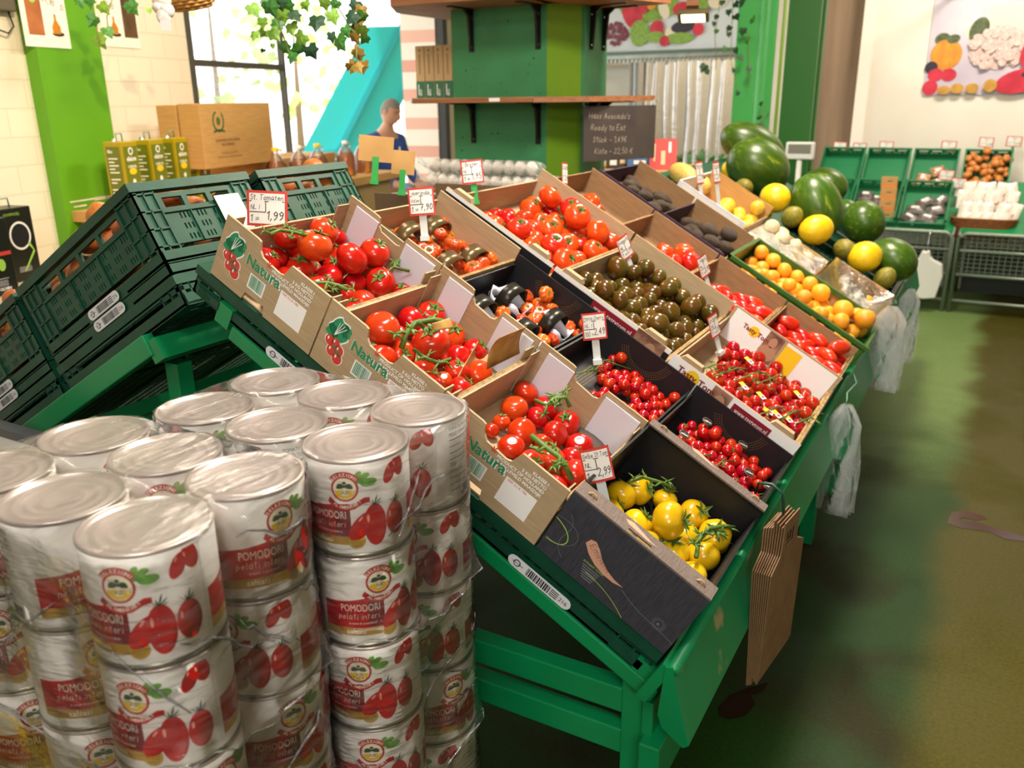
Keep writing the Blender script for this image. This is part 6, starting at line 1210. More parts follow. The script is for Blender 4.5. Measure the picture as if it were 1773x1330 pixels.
# ------------------------------------------------------------------ the man in the doorway
def man():
    Hd = hit(684, 196, FWD, FWD.dot(CAMP)+7.35); base = Vector((Hd.x, Hd.y, 0)); hz_ = Hd.z
    t = thing('person', 'man in navy sweater and grey gloves standing in the doorway, looking down', 'person', T(base.x-.1, base.y-.05, 0) @ RZ(R(78)))
    k = hz_/1.62
    def skin(name, nodes, edges, m, lev=2):
        me = bpy.data.meshes.new(name); me.from_pydata([Vector(p)*k for p, r in nodes], edges, []); o = bpy.data.objects.new(name, me); COL.objects.link(o)
        o.modifiers.new('skin', 'SKIN'); 
        for i, (p, r) in enumerate(nodes): 
            d = me.skin_vertices[0].data[i]; d.radius = (r*k, r*k) if not isinstance(r, tuple) else (r[0]*k, r[1]*k); d.use_root = i == 0
        s = o.modifiers.new('sub', 'SUBSURF'); s.levels = lev; s.render_levels = lev; bpy.context.view_layer.update()
        e = bpy.data.meshes.new_from_object(o.evaluated_get(bpy.context.evaluated_depsgraph_get())); bpy.data.objects.remove(o); soft(e); e.materials.clear(); e.materials.append(m); e.name = name; return e
    # faces -y of its frame; +x is the person's left seen from the front
    sk = mat('skin', 'b5846a', .5, sss=.1); nv = mat('navy_sweater', '2e4c92', .8, c2='263f7c', scale=40, bump=.3, bscale=60); gl = mat('grey_blue_gloves', '7c8fa8', .7, c2='5c6e88', scale=50); tr = mat('dark_trousers', '23252c', .8)
    # body under the clothes: trunk, neck, arms and legs as one surface
    N = [((0, 0, .95), (.14, .1)), ((0, 0, 1.1), (.135, .1)), ((0, .0, 1.28), (.15, .11)), ((0, -.02, 1.4), (.1, .08)), ((0, -.06, 1.5), .052), ((0, -.09, 1.57), .05),
         ((.17, .0, 1.37), .062), ((.23, -.03, 1.14), .05), ((.16, -.24, 1.03), .04), ((.1, -.38, 1.0), .03), ((-.17, 0, 1.37), .062), ((-.23, -.03, 1.14), .05), ((-.16, -.24, 1.03), .04), ((-.08, -.36, 1.0), .03),
         ((.09, 0, .86), .09), ((.1, -.01, .48), .06), ((.1, .02, .1), .045), ((.1, -.12, .04), .04), ((-.09, 0, .86), .09), ((-.1, -.01, .48), .06), ((-.1, .02, .1), .045), ((-.1, -.12, .04), .04)]
    E = [(0, 1), (1, 2), (2, 3), (3, 4), (4, 5), (3, 6), (6, 7), (7, 8), (8, 9), (3, 10), (10, 11), (11, 12), (12, 13), (0, 14), (14, 15), (15, 16), (16, 17), (0, 18), (18, 19), (19, 20), (20, 21)]
    obj('body', skin('body', N, E, sk), t)
    sw = [((0, 0, .93), (.165, .12)), ((0, 0, 1.1), (.16, .12)), ((0, .0, 1.27), (.175, .13)), ((0, -.02, 1.4), (.12, .1)), ((0, -.05, 1.475), .068), ((.175, .0, 1.375), .08), ((.235, -.03, 1.14), .064), ((.165, -.23, 1.035), .05), ((.13, -.31, 1.015), .045), ((-.175, 0, 1.375), .08), ((-.235, -.03, 1.14), .064), ((-.165, -.23, 1.035), .05), ((-.125, -.29, 1.015), .045)]
    obj('sweater', skin('sweater', sw, [(0, 1), (1, 2), (2, 3), (3, 4), (3, 5), (5, 6), (6, 7), (7, 8), (3, 9), (9, 10), (10, 11), (11, 12)], nv), t)
    bd = MB().ell(.075*k, 1.3*k, .012*k, .03*k, 0, T(0, -.128*k, 0) @ FR); bd.build('emblem', M_wprint, t)
    obj('trousers', skin('trousers', [((0, 0, .96), (.15, .115)), ((.095, 0, .84), .105), ((.1, -.01, .48), .078), ((.1, .02, .12), .07), ((-.095, 0, .84), .105), ((-.1, -.01, .48), .078), ((-.1, .02, .12), .07)], [(0, 1), (1, 2), (2, 3), (0, 4), (4, 5), (5, 6)], tr), t)
    # head, tilted to look down
    hd = MB(); n, m = 28, 20; v = []; a0 = 0
    for i in range(1, m):
        ph = math.pi*i/m
        for j in range(n):
            th = 2*math.pi*j/n; x = .074*math.sin(ph)*math.cos(th); y = .094*math.sin(ph)*math.sin(th); z = .118*math.cos(ph); f = max(0, -math.sin(th))
            if z < 0: x *= 1+.55*z*2.0; y = y*(1+1.6*z) if y > 0 else y*(1+.35*z)
            ax = abs(x)
            if f > .2:
                y -= .026*math.exp(-((x/.014)**2+((z+.022)/.026)**2))+.008*math.exp(-((x/.012)**2+((z-.01)/.03)**2)); y += .012*(math.exp(-(((ax-.031)/.015)**2+((z-.012)/.013)**2))); y -= .006*math.exp(-((x/.05)**2+((z-.033)/.01)**2))
                y -= .008*math.exp(-((x/.022)**2+((z+.066)/.01)**2)); y += .004*math.exp(-((x/.026)**2+((z+.064)/.004)**2)); y -= .008*math.exp(-((x/.02)**2+((z+.1)/.016)**2))
            v.append((x, y, z))
    v += [(0, 0, .118), (0, -.02, -.118)]; q = len(v)-2; fs = [(i*n+j, (i+1)*n+j, (i+1)*n+(j+1) % n, i*n+(j+1) % n) for i in range(m-2) for j in range(n)]+[(q, j, (j+1) % n) for j in range(n)]+[(q+1, (m-2)*n+(j+1) % n, (m-2)*n+j) for j in range(n)]
    hd.add(v, fs, 0, None, True)
    for s_ in (-1, 1):
        hd.lathe([(0, .004), (.012, .003), (.02, .006), (.017, -.004), (0, -.004)], 12, 0, T(s_*.074, .012, -.005) @ RY(R(90)*s_) @ SCL(1.35, .8, 1)); hd.lathe([(.0105*math.sin(math.pi*i/6), .0105*math.cos(math.pi*i/6)) for i in range(7)], 10, 4, T(s_*.031, -.0725, .011) @ SCL(.85, .85, .6)); hd.box((s_*.031-.018, -.089, .029), (s_*.031+.018, -.083, .034), 2)
    hd.ell(0, -.064, .024, .0045, 3, T(0, -.0905, 0) @ FR, 0, 14)
    HM = T(0, -.115*k, 1.63*k) @ RZ(R(14)) @ RX(R(20)) @ SCL(k, k, k)
    ho = hd.build('head', [sk, M_wprint, mat('eyebrow', '3a2c24', .8), mat('lips', '9a5a50', .6), mat('lowered_eyelid', '8c6450', .6)], t, HM)
    hv = [(x*1.035, y*1.035, z*1.03) for x, y, z in v]; keep = [f for f in fs if all((hv[i][2] > .052+.0*hv[i][1] if hv[i][1] < -.03 else hv[i][2] > (.0 if hv[i][1] < .02 else -.055)) for i in f)]
    h = MB().add(hv, keep, 0, None, True); h.build('hair', mat('cropped_grey_hair', '8a8078', .9, c2='6c625a', scale=90), ho)
    # gloved hands: palm, four bent fingers of unequal length, thumb from the side of the palm
    for s_ in (1, -1):
        b = MB(); c = Vector((s_*.09, -.4, .99)) if s_ > 0 else Vector((s_*.075, -.38, .99)); d = Vector((-s_*.25, -.95, -.18)).normalized(); sd = Vector((s_, -.25*1, 0)).normalized()
        hn = [(c-d*.05, .03), (c, (.04, .024)), (c+d*.045, (.042, .022))]; ed = [(0, 1), (1, 2)]
        b.tube([p*k for p in (c-d*.06, c-d*.02, c+d*.03, c+d*.055)], [.03*k, .038*k, .04*k, .03*k], 12)
        for i, ln in enumerate((.07, .08, .075, .058)):
            o = c+d*.05+sd*((i-1.5)*.02); b.tube([x*k for x in (o-d*.01, o+d*ln*.4+Vector((0, 0, .006)), o+d*ln*.75+Vector((0, 0, -.008)), o+d*ln+Vector((0, 0, -.026)))], [.011*k, .0105*k, .0095*k, .007*k], 8)
        o = c-sd*.036; b.tube([x*k for x in (o-d*.01, o-sd*.018+d*.02, o-sd*.02+d*.05+Vector((0, 0, -.012)))], [.013*k, .012*k, .009*k], 8)
        b.build('glove', gl, t)
    for s_ in (1, -1): MB().prism([(-.05, -.2), (.05, -.2), (.05, .06), (-.05, .06)], 0, .07, 0, SCL(k, k, k) @ T(s_*.1, 0, 0), 'z').build('shoe', M_ink, t, bevel=.02)
    tb = thing('sorting_table', 'white table with a sheet of film under the man\'s gloved hands', 'table', T(base.x-.1, base.y-.05, 0) @ RZ(R(78))); MB().box((-.5, -.95, .9*k), (.6, -.22, .935*k)).build('table_top', mat('white_table', 'e8e8e6', .4), tb)
    for x in (-.46, .52):
        for y in (-.9, -.28): MB().box((x, y, 0), (x+.04, y+.04, .9*k)).build('leg', M_metal, tb)
man()
# ------------------------------------------------------------------ rear crates on tubular stands
M_tube = mat('grey_green_tube', '7c8a7a', .4, .4)
def stand_rack(x0, x1, label):
    t = thing('crate_stand', label, 'display stand', T(0, 6.2, 0) @ SCL(1, 1, .94)); r = .018
    MB().tube([(x0, 0, 0), (x0, 0, .62), (x0+.02, 0, .645), (x0+.05, 0, .66), (x1-.05, 0, .66), (x1-.02, 0, .645), (x1, 0, .62), (x1, 0, 0)], r, 8).build('front_frame', M_tube, t)
    b = MB()
    for z in (.52, .32, .1): b.tube([(x0, 0, z), (x1, 0, z)], r*.8, 8)
    for x in (x0, x1): b.tube([(x, 0, .3), (x, .85, .3)], r*.8, 8); b.tube([(x, .85, 0), (x, .85, .95)], r, 8); b.tube([(x, 0, .64), (x, .85, .95)], r*.8, 8)
    b.build('cross_tube', M_tube, t); m = MB(); n = int((x1-x0)/.04)
    for i in range(1, n): x = x0+(x1-x0)*i/n; m.box((x-.0025, -.003, .34), (x+.0025, .002, .64))
    for i in range(9): z = .35+i*.034; m.box((x0, -.003, z), (x1, .002, z+.004))
    m.build('wire_mesh', M_tube, t); MB().add([(x0, .02, .67), (x1, .02, .67), (x1, .9, 1.0), (x0, .9, 1.0), (x0, .02, .65), (x1, .02, .65), (x1, .9, .98), (x0, .9, .98)], [(0, 1, 2, 3), (7, 6, 5, 4), (0, 4, 5, 1), (1, 5, 6, 2), (2, 6, 7, 3), (3, 7, 4, 0)]).build('deck', M_rack, t); MB().box((x0+.05, .3, .12), (x1-.05, .33, .5)).build('back_panel', mat('dark_stand_panel', '1c241e', .7), t)
stand_rack(-.22, 1.17, 'grey green tubular stand under the rear crates, the one beside the melons'); stand_rack(1.22, 2.3, 'grey green tubular stand at the picture edge, under white pouches')
def rear_crate(x, low, label):
    M = T(x, 6.24 if low else 6.64, .64 if low else .845) @ RX(R(38 if low else 44)); L, W, H = .335, .42, .1; t = thing('crate', label, 'crate', M, 'green crates on the tubular stands'); m = mat('rear_crate_green', '1f7a4c', .45)
    MB().box((0, 0, 0), (L, W, .006)).build('base', m, t); s = MB(); s.holes(0, L, .006, H, [(.03+i*.1, .1+i*.1, H-.032, H-.018) for i in range(3)]+[(.02+i*.02, .026+i*.02, H-.055, H-.042) for i in range(14) if i % 4], W-.006, W); s.holes(0, L, .006, H*.55, [], 0, .006); s.box((0, .006, .006), (.006, W-.006, H)); s.box((L-.006, .006, .006), (L, W-.006, H)); s.build('side', m, t)
    r = MB(); r.box((-.006, W-.01, H-.012), (L+.006, W+.006, H)).box((-.006, 0, H-.012), (.008, W, H)).box((L-.008, 0, H-.012), (L+.006, W, H)).box((-.006, -.006, H*.55-.012), (L+.006, .008, H*.55)); r.build('rim', m, t); return M
XR = [.045, .405, .77, 1.15]
RM = {}
for i, x in enumerate(XR):
    for low in (0, 1):
        if i == 3 and low: continue
        what = (('empty but for a yellow box', 'empty', 'with cracker packs', 'of packed rolls')[i], ('with dark punnets behind the melons', 'with dark punnets and tan boxes', 'of dark film packs', '')[i])[low]
        RM[i, low] = rear_crate(x, low, f'{("upper", "lower")[low]} green crate {what}, {ORD[i]} from the brown recess')
def on(i, low, x, y, z=.008): return RM[i, low] @ T(x, y, z)
MB().box((0, 0, 0), (.12, .05, .05)).build('yellow_box', mat('yellow_packet', 'e8c21c', .4), None, on(0, 0, .14, .02), .006, label='small yellow packet at the foot of the first upper rear crate', cat='packet')
for i in range(4): b = MB().box((0, 0, 0), (.12, .05, .085)); b.rect(.01, .006, .11, .03, 1, FR @ T(0, 0, .0006)); b.rect(.045, .05, .085, .056, 2, FR @ T(0, 0, .0006)); b.build('cracker_box', [M_tan, mat('orange_print', 'd88a3c', .5), M_ink], None, T(XR[1]+.2-.006*i, 6.31+.03*i, .665+.086*i), .002, label=f'tan box of crackers in the tall stack at the rear crates, {("lowest", "second from the bottom", "third from the bottom", "topmost")[i]}', cat='box', group='tan boxes at the rear crates')
M_wrap = film('packet_film', .16, 2, .15, streak=(8, 8, 8), scale=8); M_crk = mat('golden_cracker', 'd89a4c', .6, c2='b8742c', scale=50); M_roll = mat('bread_roll_crust', 'd0883c', .45, c2='a8601c', scale=12); M_fig = mat('dark_dried_fruit', '3a2a24', .5, c2='5c4638', scale=40)
def pack(name, M, sz, m, label, group, n=4, bumpy=.3, rr=random.Random(8)):
    """a film packet: contents and a loose wrapper with a label"""
    t = thing(name, label, 'packet', M, group); x, y, z = sz; b = MB(); nx, ny = 9, 7
    def sheet(k, off):
        v = []
        for i in range(nx):
            for j in range(ny): u, w = i/(nx-1), j/(ny-1); e = (16*u*(1-u)*w*(1-w))**.35; v.append(((u-.5)*x, (w-.5)*y, k*(z/2*e)*(1+rr.uniform(-bumpy, bumpy))+off))
        return v
    f = [(i*ny+j, (i+1)*ny+j, (i+1)*ny+j+1, i*ny+j+1) for i in range(nx-1) for j in range(ny-1)]
    b.add(sheet(1, z/2), f, 0, None, True); b.add(sheet(-.6, z/2), [q[::-1] for q in f], 0, None, True); b.build('contents', m, t)
    w = MB(); w.add([(a*1.1, c*1.1, d+.004) for a, c, d in sheet(1, z/2)], f, 0, None, True); w.build('film', M_wrap, t)
    l = MB().rect(-x*.22, -y*.1, x*.22, y*.16, 0, T(0, 0, z*1.02+.006)); l.rect(-x*.16, -y*.02, x*.16, y*.01, 1, T(0, 0, z*1.02+.0066)); l.build('label', [M_wprint, M_inkr], t)
for k, (x, y) in enumerate(((.06, .06), (.16, .05), (.1, .14), (.22, .12), (.27, .06), (.2, .22), (.27, .2))): pack('cracker_pack', on(2, 0, x, y, .01+.012*(k % 3)) @ RZ(k*.7), (.1, .1, .04), M_crk, f'pack of golden crackers in the third upper rear crate, {ORD[k]} from its lower edge', 'cracker packs')
for k, (x, y) in enumerate(((.07, .07), (.2, .06), (.1, .16), (.25, .15), (.16, .25), (.27, .26))): pack('dark_pack', on(2, 1, x, y, .01+.012*(k % 2)) @ RZ(.3*k-.6), (.13, .09, .045), M_fig, f'film pack of dark dried fruit in the lower rear crate, {ORD[k]} from its lower edge', 'packs of dried fruit')
for k, (x, y) in enumerate(((.07, .07), (.07, .18), (.07, .29), (.17, .12), (.17, .25))): pack('dark_punnet', on(1, 1, x, y, .012), (.11, .1, .05), M_fig, f'dark punnet in the second lower rear crate, {ORD[k]} of those beside the tan boxes', 'dark punnets')
for k, (x, y) in enumerate(((.12, .12), (.24, .12), (.2, .26))): pack('dark_punnet', on(0, 1, x, y, .012), (.11, .1, .05), M_fig, f'dark punnet in the lower rear crate behind the melons, {ORD[k]} from its lower edge', 'dark punnets behind the melons')
rr = random.Random(21); P = [[rr.uniform(.04, .36), rr.uniform(.04, .4), .02+rr.random()*.1, rr.uniform(.026, .033)] for _ in range(44)]; relax(P, (0, 0, .008), (.4, .42, 9), 30)
for x, y, z, r in P: obj('bread_roll', FM['roll'][0] if 'roll' in FM else FM.setdefault('roll', [fruit('bread_roll', M_roll, 2, .15, .75, .05, 14, 9, 170)])[0], None, on(3, 0, x-.02, y, z) @ RZ(rr.uniform(0, 6)) @ RX(rr.uniform(-.5, .5)) @ SCL(r*1.2, r, r), label='round golden roll in the crate at the picture edge above the white pouches', cat='bread roll', group='rolls in the rear crate')
def wbasket(x, label):
    t = thing('wicker_basket', label, 'basket', T(x, 6.24, .56)); b = MB(); wk = mat('brown_wicker', '9a5c28', .6, c2='7c441c', scale=50)
    for k in range(10):
        f = 1+.02*k; o = []; w, d = .19*f, .14*f
        for i in range(40): a = 6.283*i/40; o.append((.2+w*math.copysign(abs(math.cos(a))**.4, math.cos(a))+.003*math.sin(12*a+k*3.14), .2+d*math.copysign(abs(math.sin(a))**.4, math.sin(a)), .008+k*.017+.05*0))
        b.tube(o, .009, 5, closed=True)
    b.box((.03, .07, .0), (.37, .33, .01)); b.build('weave', wk, t)
wbasket(1.16, 'brown wicker basket of white pouches on the rear stand')
MP = mat('white_pouch', 'ece6dc', .3, c2='ddd2c4', scale=7, bump=.6, bscale=9)
def pouch(M, label):
    t = thing('pouch', label, 'pouch', M, 'white pouches in the wicker basket'); b = MB(); n = 7; v = []
    for s_ in (1, -1):
        for i in range(n):
            for j in range(n): u, w = i/(n-1), j/(n-1); v.append(((u-.5)*.1, s_*.016*(16*u*(1-u)*min(1, 1.4*(1-w))*w)**.5, w*.15))
    b.add(v, [(i*n+j, (i+1)*n+j, (i+1)*n+j+1, i*n+j+1) for i in range(n-1) for j in range(n-1)]+[(n*n+i*n+j, n*n+i*n+j+1, n*n+(i+1)*n+j+1, n*n+(i+1)*n+j) for i in range(n-1) for j in range(n-1)], 0, None, True); b.build('bag', MP, t)
    a = MB().ell(0, .06, .018, .024, 0, T(0, -.0175, 0) @ FR); a.rect(-.03, .1, .03, .11, 0, T(0, -.014, 0) @ FR); a.build('print', mat('rust_print', 'b86a3c', .5), t)
k = 0
for row, (y, z) in enumerate(((6.3, .68), (6.37, .75), (6.44, .83), (6.5, .89))):
    for c in range(5): pouch(T(1.2+c*.078+.02*(row % 2), y, z-.05) @ RZ(rr.uniform(-.4, .4)) @ RX(-.35) @ RY(rr.uniform(-.25, .25)), f'white pouch in the wicker basket, {ORD[row]} row from the front, {ORD[c]} from the green crates'); k += 1
for i, (px, py, w, l) in enumerate(((1453, 262, 22, 'first upper crate, nearer the recess'), (1487, 264, 22, 'first upper crate, its other end'), (1533, 262, 23, 'second upper crate'), (1641, 262, 24, 'third upper crate with crackers'), (1706, 255, 23, 'roll crate, first of two'), (1754, 254, 24, 'roll crate, second of two'), (1597, 330, 25, 'lower crate of dark film packs'), (1637, 312, 24, 'foot of the cracker crate'), (1658, 326, 24, 'foot of the cracker crate, aisle side'))):
    yy = 6.95 if i < 6 else 6.58
    card(px, py-9, w, ('Preis', '1 =', '2,49'), f'small red edged card on the rear {l}', P=hy(px, py, yy), group='red edged cards at the rear', holder='green' if i in (4, 5, 7) else 'clear', aspect=.72, yaw=-.1, roll=.05, tilt=0)
# leafy vegetables in the cold store behind the strips
for i, (x, c) in enumerate(((-2.0, 0), (-1.6, 3), (-1.25, 0))):
    t = thing('vegetable_crate', f'crate of leafy vegetables behind the strip curtain, {ORD[i]} from the ribbed panel', 'crate', T(x-.1, 8.0, .62), 'crates of leafy vegetables in the cold store'); MB().box((-.18, -.2, 0), (.18, .2, .16)).build('box', M_tan, t); MB().box((-.15, -.15, -.62), (.15, .15, 0)).build('plinth', M_brown, t); b = MB()
    for q in range(60): leaf(b, T(rr.uniform(-.16, .16), rr.uniform(-.18, .18), .16+rr.uniform(0, .2)) @ Matrix.Rotation(rr.uniform(0, 6), 4, (rr.random(), rr.random(), .3)), .16, c if q % 4 else 1)
    b.build('foliage', LEAFM, t)
# pictures on the back wall
def blobs(b, items, k0=0):
    for i, (x, y, a, c, mi, ro) in enumerate(items): b.ell(x, y, a, c, mi, FR @ T(0, 0, .003+.0004*i), ro, 22)
PC = [mat('print_lilac', 'b4a8bc', .5, c2='ddd6dc', scale=1.2), mat('print_orange', 'e09a2c', .5, c2='d07c1c', scale=12), mat('print_pink_white', 'e6cfc8', .5, c2='c8a8a0', scale=45), mat('print_red', 'b81c34', .5, c2='d83048', scale=8), mat('print_dark_green', '3c4a2c', .5, c2='5c6a40', scale=30), mat('print_cream', 'e8dcc4', .5), mat('print_potato', 'c8983c', .5, c2='b08030', scale=20), mat('print_grape', '6a2438', .5, c2='8c3a4c', scale=60), mat('print_leaf', '6c9a34', .5, c2='94b44c', scale=40), mat('print_sky', 'd6dde4', .5), mat('print_aubergine', '241c30', .4)]
def wall_picture(M, W, H, label, items, bg):
    t = thing('wall_picture', label, 'picture', M); MB().box((0, 0, 0), (W, .012, H)).build('panel', PC[bg], t); b = MB(); blobs(b, items); b.build('print', PC, t)
W0 = hy(1597, 165, 7.18); W1 = hy(1612, 0, 7.18)
cl = []
for i in range(70): a = rr.uniform(0, 6.28); q = rr.random()**.5; cl.append((.52+.2*q*math.cos(a), .36+.15*q*math.sin(a), .035, .03, 2, a))
wall_picture(T(W0.x, 7.185, W0.z), 1.5, .95, 'large printed picture of cauliflower, tomatoes and melons on the back wall', [(.42, .5, .16, .09, 5, .1), (.7, .56, .3, .1, 5, -.3), (.1, .44, .06, .05, 4, 0), (.36, .5, .07, .1, 4, -.3), (.14, .32, .12, .12, 1, 0), (.18, .44, .05, .035, 4, .2), (.04, .22, .05, .05, 10, 0), (.08, .16, .06, .05, 3, 0), (.18, .16, .06, .05, 3, 0), (.05, .06, .06, .06, 3, 0), (.92, .62, .2, .12, 4, .2), (1.0, .78, .14, .1, 4, .8), (.52, .36, .21, .16, 2, .2)]+cl+[(.82, .3, .14, .15, 3, 0), (.7, .1, .17, .09, 3, .25), (.8, .16, .09, .03, 10, .15), (.16, .04, .05, .035, 6, 0), (.26, .05, .05, .04, 6, 0), (.37, .05, .05, .04, 6, 0), (.5, .07, .05, .05, 6, .5), (1.1, .35, .2, .2, 3, 0)], 0)
g = []
for i in range(40): a = rr.uniform(0, 6.28); q = rr.random()**.5; g.append((.2+.11*q*math.cos(a), .17+.1*q*math.sin(a), .022, .022, 7, 0))
P0 = hy(1045, 93, 7.24)
wall_picture(T(-2.3, 7.232, 2.075), 1.45, 1.0, 'printed picture of grapes, peppers and salad above the strip curtain', [(.5, .45, .3, .2, 8, 0), (.35, .35, .1, .16, 3, .4)]+g+[(.38, .5, .08, .08, 1, 0), (.5, .5, .06, .06, 1, 0), (.56, .6, .05, .06, 1, 0), (.55, .42, .055, .055, 1, 0), (.47, .38, .045, .045, 3, 0), (.72, .42, .1, .12, 8, .3), (.68, .36, .05, .09, 5, .4), (.44, .16, .1, .12, 8, 0), (.62, .2, .07, .07, 3, 0), (.6, .12, .1, .05, 8, 0), (.75, .15, .05, .05, 5, 0), (.86, .36, .09, .06, 3, .1), (.88, .2, .12, .055, 10, .1), (1.03, .17, .055, .055, 3, 0), (1.05, .38, .06, .14, 8, .2), (.85, .1, .14, .05, 8, 0), (.7, .08, .05, .05, 3, 0), (1.2, .4, .09, .06, 5, 0), (.7, .8, .2, .12, 5, .2), (.9, .85, .2, .1, 10, .2)], 9)
# flood lamp over the doorway
fl = hy(1200, 30, 4.6)
t = thing('flood_lamp', 'square flood lamp shining above the strip curtain', 'lamp', T(*fl) @ RZ(.25) @ RX(R(-22))); MB().box((-.1, -.05, 0), (.1, .08, .035)).build('housing', mat('bronze_housing', '6a5a40', .4, .5), t, bevel=.008); MB().box((-.075, -.035, -.003), (.075, .06, 0)).build('light_panel', mat('lit_panel', 'ffe6a8', .5, emit=9), t); MB().tube([(-.06, .05, .03), (0, .03, .12), (0, .03, 1.6)], .008, 6).box((-.05, .0, .08), (.03, .05, .16)).build('bracket', M_shelf, t)
# scale display on a post
P = hy(1385, 268, 5.0); t = thing('scale_display', 'white scale display on a post behind the watermelons', 'scale', T(P.x, 5.0, 0)); MB().box((-.095, -.03, P.z-.03), (.095, .02, P.z+.085)).build('display', mat('white_plastic', 'd8d8d4', .4), t, bevel=.01); MB().box((-.075, -.033, P.z+.01), (.075, -.03, P.z+.07)).build('screen', mat('grey_screen', '7c7c72', .3), t); MB().tube([(0, 0, .8), (0, 0, P.z-.03)], .018, 12).box((-.15, -.15, .75), (.15, .15, .8)).box((-.03, -.03, 0), (.03, .03, .75)).build('post', mat('white_plastic', 'd8d8d4', .4), t)
# ------------------------------------------------------------------ bags on the rim
BAGF = film('clear_bag_film', .5, 1.8, .1, 'eef2f0', streak=(3, 3, 2), scale=10, lo=.22, hi=.4)
def bag_pack(px, py, wpx, hpx, X, label, yaw, hook=None, group='packs of clear bags on the rim', m=BAGF):
    P = hit(px, py, (1, 0, 0), X); dep = (P-CAMP).dot(FWD); w, h = wpx*dep/FPX, hpx*dep/FPX; t = thing('bag_pack', label, 'bag pack', T(*P) @ RZ(-yaw), group); rq = random.Random(int(px))
    for k in range(4):
        v = []; n = 12
        for i in range(n+1):
            for j in range(n+1): u, q = i/n-.5, j/n; nk = 1-.75*max(0, 1-q*7); v.append((u*w*nk+.004*math.sin(q*9+k), k*.007-.01+.006*math.sin(u*8+k*2+q*5)*min(1, q*4)+.01*q*(k-1.5), -q*h))
        b = MB().add(v, [(i*(n+1)+j, (i+1)*(n+1)+j, (i+1)*(n+1)+j+1, i*(n+1)+j+1) for i in range(n) for j in range(n)], 0, None, True); b.build('bag_sheet', m, t)
    if hook:
        Q = hit(*hook, (1, 0, 0), 1.06); L = t.matrix_world.inverted() @ Q; MB().tube([L+Vector((-.02, 0, -.02)), L+Vector((0, 0, .012)), L+Vector((.02, 0, .02)), L+Vector((.035, 0, -.01)), (L*.4)+Vector((.0, 0, .0)), Vector((0, 0, .01)), Vector((-.008, 0, -.006)), Vector((.0, 0, -.02))], .0025, 8).build('hook', M_hook, t)
bag_pack(1466, 700, 62, 205, 1.125, 'pack of clear plastic bags on a long hook, nearest on the rim', .35, (1468, 655))
bag_pack(1545, 530, 56, 152, 1.14, 'pack of clear plastic bags on the rim beside the green fruit crate', .3, (1540, 520)); bag_pack(1578, 500, 36, 130, 1.14, 'farthest pack of clear plastic bags on the rim, by the melons', .3, (1560, 495))
P = hy(1606, 432, 6.14); t = thing('bag_pack', 'white bundle of bags hanging from the rear tubular stand', 'bag pack', T(P.x, 6.12, P.z)); b = MB()
k = 4.9/FPX*1.5
b.prism([(-.03, 0), (-.012, -.015), (.02, 0), (.03, -.05), (.06, -.075), (.12, -.1), (.135, -.2), (.105, -.37), (.02, -.385), (-.1, -.37), (-.15, -.33), (-.11, -.14), (-.05, -.06)], -.03, .03); o = b.build('bag_sheet', mat('white_bag_film', 'e2e2dc', .35, bump=.7, bscale=14), t, bevel=.015); MB().tube([(0, .03, .16), (0, 0, .02), (.01, 0, -.02)], .003, 6).build('hook', M_steel, t)
def paper_bags():
    P = hit(1345, 890, (1, 0, 0), 1.125); t = thing('paper_bag_bundle', 'bundle of flat kraft carrier bags hanging from the rim by a hook', 'bag bundle', T(P.x+.012, P.y+.01, P.z) @ RZ(-.12)); H = .36; rq = random.Random(3)
    for k in range(9):
        x = (k-4.5)*.0056; w0, w1 = -.1+.004*(k % 3), .1; z = -.004*(k % 4)-.006*max(0, 4-k)
        pr = [(-.045, z), (.045, z), (.05, -.075), (.105, -.1), (.105, -H+z), (-.1, -H+z), (-.1, -.1), (-.05, -.075)]
        b = MB(); M = T(x, 0, 0) @ RY(.007*(k-4.5)); b.prism([(-.045, z), (.045, z), (.05, -.075), (.105, -.1), (.105, -H+z), (-.1, -H+z), (-.1, -.1), (-.05, -.075), (-.028, -.065), (-.028, -.04), (.028, -.04), (.028, -.065), (-.028, -.0651), (-.05, -.0752)], -.0014, .0014, 0, M, 'x') if 0 else (b.prism([(-.045, z), (.045, z), (.046, -.03), (-.046, -.03)], -.0014, .0014, 0, M, 'x'), b.prism([(-.046, -.03), (-.028, -.03), (-.028, -.065), (-.05, -.065)], -.0014, .0014, 0, M, 'x'), b.prism([(.046, -.03), (.05, -.065), (.028, -.065), (.028, -.03)], -.0014, .0014, 0, M, 'x'), b.prism([(-.05, -.065), (.05, -.065), (.052, -.075), (.105, -.1), (.105, -H+z), (-.1, -H+z), (-.1, -.1), (-.052, -.075)], -.0014, .0014, 0, M, 'x'))
        b.build('paper_bag', mat('kraft_paper', '80623f', .8, c2='725436', scale=20), t)
    MB().tube([(-.065, 0, .03), (-.06, 0, .055), (-.03, 0, .06), (-.005, 0, .045), (.0, 0, .0), (-.02, 0, -.045), (-.03, 0, -.035)], .0035, 8).build('hook', mat('dark_green_hook', '2c4a3c', .4, .4), t)
paper_bags()
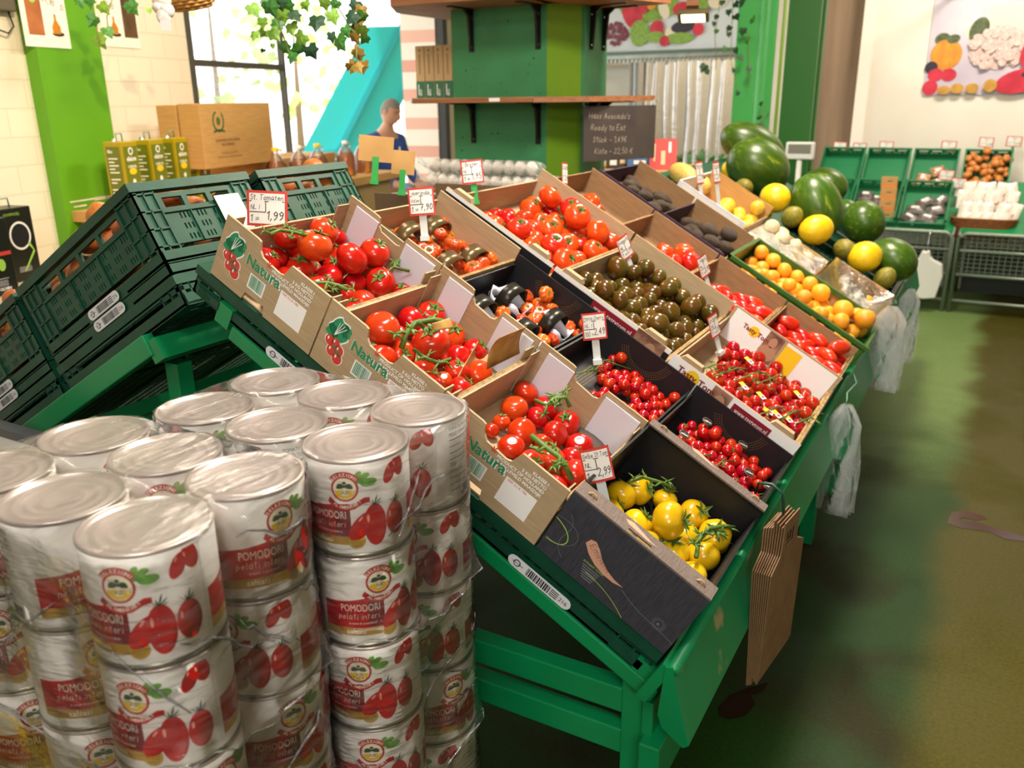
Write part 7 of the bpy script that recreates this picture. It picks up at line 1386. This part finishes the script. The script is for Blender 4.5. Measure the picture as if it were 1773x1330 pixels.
# film lining of the fruit cartons
LINE = film('crinkled_carton_film', .35, 2, .12, 'f6f0e4', streak=(10, 10, 10), scale=7)
for (s, d, L, W, lab) in ((.56, 2.37, .33, .4, 'crinkled clear net film over the white onions'), (.9, 2.37, .31, .5, 'crinkled clear film lining the aisle end tan carton')):
    v = []; n = 16; rq = random.Random(int(s*100))
    for i in range(n+1):
        for j in range(n+1): u, q = i/n, j/n; e = max(abs(u-.5), abs(q-.5))*2; v.append((s+.004+u*(L-.008), d+.006+q*(W-.012), (.085 if s < .8 else .03+.07*e**3)+rq.uniform(-.006, .006)))
    MB().add(v, [(i*(n+1)+j, (i+1)*(n+1)+j, (i+1)*(n+1)+j+1, i*(n+1)+j+1) for i in range(n) for j in range(n)], 0, None, True).build('carton_film', LINE, None, MS, label=lab, cat='plastic film')
b = MB().box((-.001, 0, 0), (.0, .0, .0)) if 0 else MB(); q = T(0, 0, .0005); b.rect(0, 0, .3, .1, 0, q)
for i, s in enumerate(('Spitzpaprika', 'Klasse I')): b.flat(stroke2d(s, .4), 1, T(0, 0, .001) @ T(.02+.1*i, .06-.02*i, 0), .016, tw=.12)
b.build('note', [M_card, M_lgrey], bpy.data.objects['pepper_carton'], FR @ T(.02, .01, .0006))
# marks on the floor
def stain(name, pts, label):
    b = MB().poly(pts, 0, T(0, 0, .0012)); o = b.build(name, mat('dark_wet_mark', '2a1c14', .15), None, label=label, cat='stain'); tag(o, kind='stuff')
st1 = [hz(x, y, 0) for x, y in ((1648, 888), (1665, 884), (1700, 892), (1708, 899), (1690, 902), (1668, 896), (1660, 900), (1690, 904), (1740, 920), (1775, 930), (1790, 940), (1740, 934), (1715, 922), (1660, 914), (1640, 906))]
stain('wet_stain', [(p.x, p.y) for p in st1], 'long dark wet mark on the aisle floor at the picture edge')
st2 = [hz(x, y, 0) for x, y in ((1243, 1225), (1262, 1205), (1290, 1193), (1312, 1187), (1330, 1182), (1322, 1196), (1300, 1205), (1308, 1220), (1290, 1240), (1262, 1246), (1244, 1240))]
stain('wet_stain', [(p.x, p.y) for p in st2], 'dark wet mark on the floor below the kraft carrier bags')
P = hz(1057, 1273, .006); pb_ = MB(); pb_.lathe([(0, .003), (.012, .004), (.022, 0), (.012, -.003), (0, -.003)], 14, 0, SCL(1.2, .8, 1)); pb_.build('dry_leaf', mat('dry_peel', 'b89a70', .8), None, T(*P) @ RX(.2), label='dry pale peel lying on the floor under the rack', cat='peel')
yb = thing('yellow_box', 'yellow box on the floor beside the tin pallet', 'box', T(.16, -.86, 0)); MB().box((-.3, 0, 0), (0, .25, .62)).build('box', mat('yellow_board', 'd8b81c', .5), yb)
